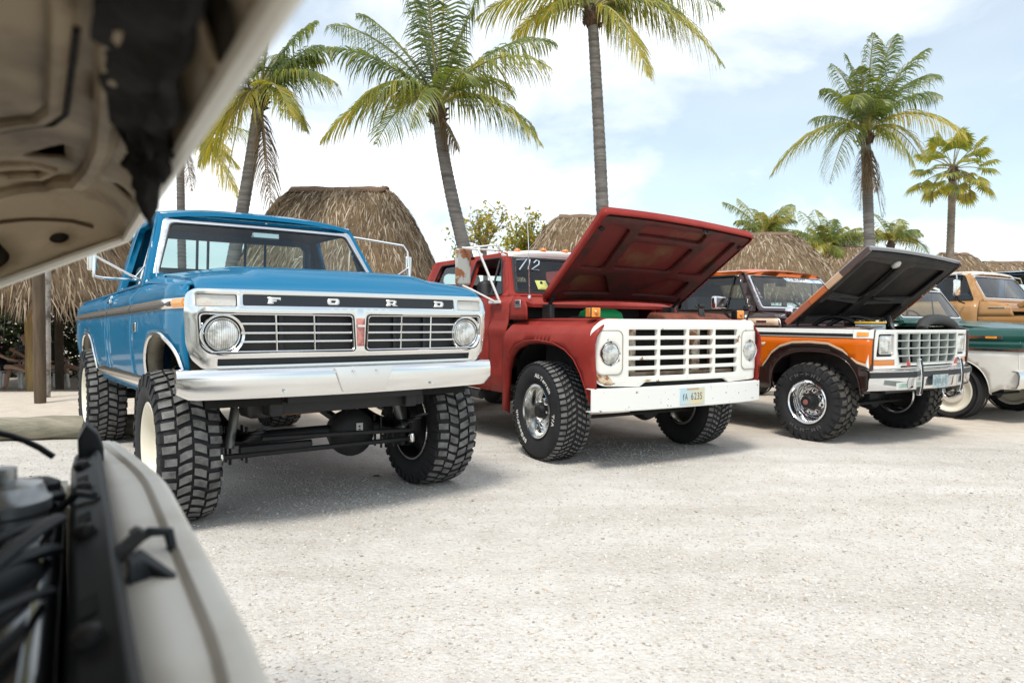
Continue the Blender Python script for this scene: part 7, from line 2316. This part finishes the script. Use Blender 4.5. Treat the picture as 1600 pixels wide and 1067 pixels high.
    B(MB().lathe([(.20, 0), (.215, .02), (.215, .07), (.20, .085), (.03, .09), (.03, .105), (0, .105)], (.02, .12, .86), (0, 0, 1), 36), 'air_cleaner', mat('smoked_chrome', (.30, .31, .32), .12, 1.0))
    B(MB().b2((-.35, -.28, .45), (.35, .55, .80)), 'engine_block', GREASE, bevel=.04)
    for s_ in (-1, 1):
        B(MB().box((s_ * .26, .12, .83), (.17, .60, .08)), 'valve_cover', mat('valve_cover_satin', (.12, .12, .12), .3, .7), bevel=.02)
    B(MB().b2((-.77, .56, .45), (.77, .59, .93)), 'firewall', BLK)
    B(MB().b2((-.77, -.5, .40), (.77, .56, .42)), 'bay_floor', DARKIN)
    # raised hood: a deep pressed shell, its inner panel with holes and beads
    c0, c1, HW, RR, DD, AL = (.46, .885), (-.640, 1.405), .835, .24, .17, .32
    dy, dz = c1[0] - c0[0], c1[1] - c0[1]
    LL = sqrt(dy * dy + dz * dz)
    dy, dz = dy / LL, dz / LL
    ny, nz = (dz, -dy) if -dy > 0 else (-dz, dy)
    def HS(A, Bq, d=0.0):
        fa_ = max(0, min(1, (abs(A) - (HW - RR)) / AL)) * pi / 2
        fb_ = max(0, min(1, (Bq - (LL - RR)) / AL)) * pi / 2
        x = math.copysign(abs(A) if fa_ == 0 else HW - RR + RR * sin(fa_), A)
        m_ = Bq if fb_ == 0 else LL - RR + RR * sin(fb_)
        h_ = DD * cos(fa_) * cos(fb_) - d
        ex, em = math.copysign(sin(fa_), A) * -d * 1.0, sin(fb_) * -d
        return Vector((x + ex, c0[0] + dy * (m_ + em) + ny * h_, c0[1] + dz * (m_ + em) + nz * h_))
    AM, BM = HW - RR + AL, LL - RR + AL
    full = [(-AM, 0), (AM, 0), (AM, BM), (-AM, BM)]
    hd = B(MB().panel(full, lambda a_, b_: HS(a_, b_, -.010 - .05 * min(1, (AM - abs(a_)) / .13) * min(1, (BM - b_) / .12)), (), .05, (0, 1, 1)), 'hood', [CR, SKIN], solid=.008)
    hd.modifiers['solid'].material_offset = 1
    el = lambda ca, cb, ra, rb: [(ca + ra * cos(t), cb + rb * sin(t)) for t in [2 * pi * i / 16 for i in range(16)]]
    holes = [el(.857, 1.080, .017, .018), el(.42, 1.240, .026, .022), rpoly([(.40, 1.080), (.37, 1.140), (.285, 1.138)], .008), el(-.09, 1.179, .05, .009), rpoly([(.79, .90), (.80, .985), (.875, .995), (.895, .93)], .02),
             rpoly([(.14, 1.222), (.20, 1.232), (.235, 1.288), (.185, 1.280)], .01), rpoly([(-.55, 1.205), (-.46, 1.235), (-.40, 1.296), (-.50, 1.285)], .02), el(-.27, 1.225, .06, .012), rpoly([(.55, .70), (.72, .72), (.72, .86), (.56, .86)], .03), rpoly([(-.35, .30), (.35, .30), (.35, .80), (-.35, .80)], .06)]
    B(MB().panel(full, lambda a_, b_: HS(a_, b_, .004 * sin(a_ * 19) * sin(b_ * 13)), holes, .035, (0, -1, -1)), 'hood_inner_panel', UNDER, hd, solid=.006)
    def bead(pts, r_, nm='pressed_bead', m_=UNDER):
        q = []
        for i in range(len(pts) - 1):
            k = 6
            q += [HS(lerp(pts[i][0], pts[i + 1][0], t / k), lerp(pts[i][1], pts[i + 1][1], t / k), .004) for t in range(k)]
        B(MB().tube(q, r_, 8), nm, m_, hd)
    bead([(.50, .60), (.40, .95), (.185, 1.07), (.12, 1.115), (.053, 1.131), (-.1, 1.137), (-.304, 1.144), (-.6, 1.13)], .010)
    bead([(.50, .58), (.42, .93), (.20, 1.085), (.14, 1.128), (.06, 1.144), (-.1, 1.150), (-.30, 1.157)], .0035, 'dark_line', DK)  # thin dark line following the edge of the bead
    bead([(.70, .60), (.685, 1.03), (.655, 1.11), (.56, 1.16), (.34, 1.182), (.137, 1.193), (-.094, 1.192), (-.4, 1.185)], .016)
    bead([(.55, .98), (.60, 1.05), (.59, 1.10), (.50, 1.12), (.46, 1.09), (.48, 1.04), (.55, .98)], .008)
    bead([(.76, .95), (.78, 1.05), (.80, 1.12), (.83, 1.17)], .004, 'dark_line', mat('line_brown', (.09, .055, .03), .9))  # thin brown line along the side wall of the shell
    lip = [(t / 12 * AM, BM) for t in range(-12, 13)] + [(AM, lerp(BM, 0, t / 12)) for t in range(1, 13)]
    B(MB().tube([HS(a_, b_, 0) + Vector((0, 0, -.004)) for a_, b_ in lip], .010, 8), 'hood_lip', CR, hd)
    lip2 = [(-AM, lerp(BM, 0, t / 12)) for t in range(13)]
    B(MB().tube([HS(a_, b_, 0) + Vector((0, 0, -.004)) for a_, b_ in lip2], .010, 8), 'hood_lip', CR, hd)
    # torn black insulation along the front of the hood
    rs = random.Random(5)
    B(MB().panel(rpoly([(-.62, 1.17), (-.29, 1.172), (-.20, 1.183), (-.10, 1.20), (.02, 1.245), (.085, 1.270), (.06, 1.285), (-.20, 1.268), (-.45, 1.245), (-.62, 1.23)], .01), lambda a_, b_: HS(a_, b_, .016 + .008 * sin(a_ * 41) * sin(b_ * 90)), (), .025, (0, -1, -1)), 'torn_insulation', DK, hd, solid=.012)
    for k in range(22):
        a_ = rs.uniform(-.16, .11)
        p = HS(a_, rs.uniform(1.235, 1.272), .012)
        ln = rs.uniform(.03, .085) * (1 if a_ > -.05 else .5)
        w_ = rs.uniform(.006, .014)
        pts = [p + Vector((rs.gauss(0, .004) - .012 * t, rs.gauss(0, .004), -ln * t)) for t in (0, .35, .7, 1)]
        B(MB().tube(pts, [w_, w_ * 1.1, w_ * .8, w_ * .15], 6, flat=.4), 'insulation_shred', DK, hd)
    hf = lambda x, s_, d: HS(x, s_ * LL, d)
    for s_ in (-1, 1):
        B(MB().tube([hf(s_ * .72, .06, .04), (s_ * .72, .44, .86), (s_ * .72, .30, .84)], .014, 6), 'hood_hinge', BLK)
build_near()

# ---------------------------------------------------------------- people and chairs under the beach hut
CHAIRW = mat('white_plastic', (.72, .72, .70), .45)
def plastic_chair(label, loc, rz):
    t = thing('plastic_chair', label, 'chair', loc, rz, 'white plastic chairs under the beach hut')
    MB().loft([[(x, y, z) for y, z in ((-.24, .40), (-.24, .43), (.22, .41), (.22, .38))] for x in (-.24, .24)]).build('seat', CHAIRW, t, bevel=.015)
    MB().panel(rpoly([(-.23, .42), (.23, .42), (.21, .84), (-.21, .84)], .08), lambda x, z: (x, .22 + .14 * (z - .42) / .42 - .03 * (1 - (x / .23) ** 2), z), [rrect(-.14 + .075 * k, .50, -.10 + .075 * k, .78, .012) for k in range(4)], .06, (0, -1, 0)).build('backrest', CHAIRW, t, solid=.02)
    for sx in (-1, 1):
        for sy, yy in ((-1, -.22), (1, .22)):
            MB().loft([[(sx * (.23 + k * .03) + a, yy + sy * k * .03 + b, .40 * (1 - k)) for a, b in ((-.025, -.025), (.025, -.025), (.025, .025), (-.025, .025))] for k in (0, 1)]).build('leg', CHAIRW, t, bevel=.008)
        MB().tube([(sx * .26, -.22, .40), (sx * .28, -.22, .62), (sx * .28, -.05, .64), (sx * .27, .27, .63)], .024, 8, flat=.8).build('armrest', CHAIRW, t)
    return t
def skin_mesh(name, m, parent, joints, bones, sub=2):
    me = bpy.data.meshes.new(name)
    ks = list(joints)
    me.from_pydata([joints[k][0] for k in ks], [(ks.index(a), ks.index(b)) for a, b in bones], [])
    me.materials.append(m)
    o = bpy.data.objects.new(name, me)
    COL.objects.link(o)
    o.parent = parent
    md = o.modifiers.new('skin', 'SKIN')
    sl = me.skin_vertices[0].data
    for i, k in enumerate(ks):
        r = joints[k][1]
        sl[i].radius = r if isinstance(r, tuple) else (r, r)
        sl[i].use_root = (i == 0)
    md.use_smooth_shade = True
    s_ = o.modifiers.new('sub', 'SUBSURF')
    s_.levels = s_.render_levels = sub
    return o
def seated_person(label, loc, rz, skin, shirt, shorts, hair, arm=0, spread=.0, legs=0):
    """sitting figure, facing local -Y, seat height .42"""
    SK = mat('skin', skin, .55)
    t = thing('person', label, 'person', loc, rz)
    J = {'pel': ((0, .08, .50), .115), 'waist': ((0, .12, .68), (.125, .095)), 'chest': ((0, .14, .88), (.150, .105)), 'neck': ((0, .13, 1.06), .052), 'jaw': ((0, .10, 1.13), (.062, .072)), 'head': ((0, .11, 1.22), (.078, .092)), 'crown': ((0, .125, 1.29), .055), 'nose': ((0, .015, 1.19), .014)}
    bones = [('pel', 'waist'), ('waist', 'chest'), ('chest', 'neck'), ('neck', 'jaw'), ('jaw', 'head'), ('head', 'crown'), ('jaw', 'nose')]
    for s_, n_ in ((-1, 'l'), (1, 'r')):
        kx = s_ * (.12 + spread)
        foot_y = -.62 if not legs else -.85
        fz = .06 if not legs else .40
        kz = .50 if not legs else .52
        J.update({n_ + 'hip': ((s_ * .09, .04, .49), .088), n_ + 'knee': ((kx, -.42, kz), .060), n_ + 'calf': ((kx, lerp(-.44, foot_y, .4), lerp(kz, fz, .35)), .054), n_ + 'ank': ((kx, foot_y + .06, fz + .02), .036), n_ + 'toe': ((kx, foot_y - .12, fz - .02), .034),
                  n_ + 'sh': ((s_ * .18, .13, .98), .060), n_ + 'el': ((s_ * .27, .06 - .2 * arm, .74 + .10 * arm), .042), n_ + 'wr': ((s_ * .24, -.20 - .25 * arm, .66 + .04 * arm), .030), n_ + 'hand': ((s_ * .21, -.29 - .27 * arm, .655 + .03 * arm), .034)})
        bones += [('pel', n_ + 'hip'), (n_ + 'hip', n_ + 'knee'), (n_ + 'knee', n_ + 'calf'), (n_ + 'calf', n_ + 'ank'), (n_ + 'ank', n_ + 'toe'), ('chest', n_ + 'sh'), (n_ + 'sh', n_ + 'el'), (n_ + 'el', n_ + 'wr'), (n_ + 'wr', n_ + 'hand')]
        for f in range(5):
            h = Vector(J[n_ + 'hand'][0])
            dx = (f - 2) * .017
            L_ = (.055, .085, .092, .085, .068)[f]
            if f == 0:
                J[n_ + 'f0'] = (tuple(h + Vector((-s_ * .045, -.02, .0))), .010)
                J[n_ + 'g0'] = (tuple(h + Vector((-s_ * .055, -.05, -.012))), .009)
            else:
                J[n_ + 'f%d' % f] = (tuple(h + Vector((s_ * dx, -L_ * .6, -.004))), .009)
                J[n_ + 'g%d' % f] = (tuple(h + Vector((s_ * dx * 1.1, -L_, -.022))), .008)
            bones += [(n_ + 'hand', n_ + 'f%d' % f), (n_ + 'f%d' % f, n_ + 'g%d' % f)]
    skin_mesh('body', SK, t, J, bones, 2)
    grow = lambda k, g: (J[k][0], tuple(x + g for x in J[k][1]) if isinstance(J[k][1], tuple) else J[k][1] + g)
    sj = {k: grow(k, .018) for k in ('waist', 'chest', 'lsh', 'rsh')}
    sj['pel'] = grow('pel', .012)
    for n_ in 'lr':
        a, b = Vector(J[n_ + 'sh'][0]), Vector(J[n_ + 'el'][0])
        sj[n_ + 'sl'] = (tuple(a.lerp(b, .62)), .062)
    sj['col'] = ((0, .13, 1.00), .075)
    skin_mesh('shirt', shirt, t, {k: sj[k] for k in ('waist', 'pel', 'chest', 'col', 'lsh', 'lsl', 'rsh', 'rsl')}, [('pel', 'waist'), ('waist', 'chest'), ('chest', 'col'), ('chest', 'lsh'), ('lsh', 'lsl'), ('chest', 'rsh'), ('rsh', 'rsl')], 2)
    hj = {'pel': grow('pel', .02)}
    hb = []
    for n_ in 'lr':
        hj[n_ + 'hip'] = grow(n_ + 'hip', .024)
        a, b = Vector(J[n_ + 'hip'][0]), Vector(J[n_ + 'knee'][0])
        hj[n_ + 'th'] = (tuple(a.lerp(b, .72)), .094)
        hb += [('pel', n_ + 'hip'), (n_ + 'hip', n_ + 'th')]
    skin_mesh('shorts', shorts, t, hj, hb, 2)
    mb = MB()
    c = Vector((0, .125, 1.225))
    mb.grid(lambda u, v: c + Vector((cos(u) * sin(v) * .092, sin(u) * sin(v) * .108 + .012, cos(v) * .105 + .012)), [radians(-50 + 280 * i / 20) for i in range(21)], [radians(115 * i / 10) for i in range(11)])
    mb.build('hair', hair, t, solid=.02)
    for s_ in (-1, 1):
        MB().lathe([(0, .010), (.008, .007), (.010, 0)], (s_ * .030, .022, 1.225), (0, -1, 0), 10).build('eye', mat('eye_dark', (.03, .02, .02), .3), t)
        MB().loft([[(s_ * (.080 + a), .115 + b * k, 1.195 + c_ * k) for a, b, c_ in ((0, -.02, -.03), (.018, 0, -.03), (.022, .015, .03), (0, .0, .03))] for k in (1, .8)]).build('ear', SK, t)
    return t
SHIRTD = mat('black_shirt', (.015, .015, .017), .9)
SHIRTP = mat('patterned_shirt', (.02, .022, .03), .9, col2=(.35, .34, .33), vscale=38, thr=(.52, .60))
DSH = mat('navy_shorts', (.012, .014, .022), .9)
HAIRD = mat('dark_hair', (.012, .009, .008), .6)
def seat_at(px, py, Y):
    g = P2D(px, py, Y)
    return (g.x, Y, ground_z(g.x, Y))
l1, l2, l3 = seat_at(2, 600, 16.0), seat_at(34, 600, 16.4), seat_at(80, 600, 16.6)
plastic_chair('white plastic chair at the left edge of the photo, holding the person in black', l1, radians(80))
plastic_chair('white plastic chair left of the yellowish post', l2, radians(-10))
plastic_chair('white plastic chair half hidden behind the palm-log post', l3, radians(68))
seated_person('person in black top sitting at the left edge with arms stretched out', (l1[0], l1[1], l1[2]), radians(80), (.55, .33, .24), SHIRTD, DSH, HAIRD, 1, .0, 1)
seated_person('person with dark hair and patterned shirt sitting left of the hut post', (l2[0], l2[1], l2[2]), radians(-10), (.52, .31, .22), SHIRTP, DSH, HAIRD, 0, .02)
seated_person('person in navy shorts whose bare leg shows beside the palm-log post', (l3[0], l3[1], l3[2]), radians(68), (.55, .34, .25), SHIRTD, DSH, HAIRD, 0, .06, 1)
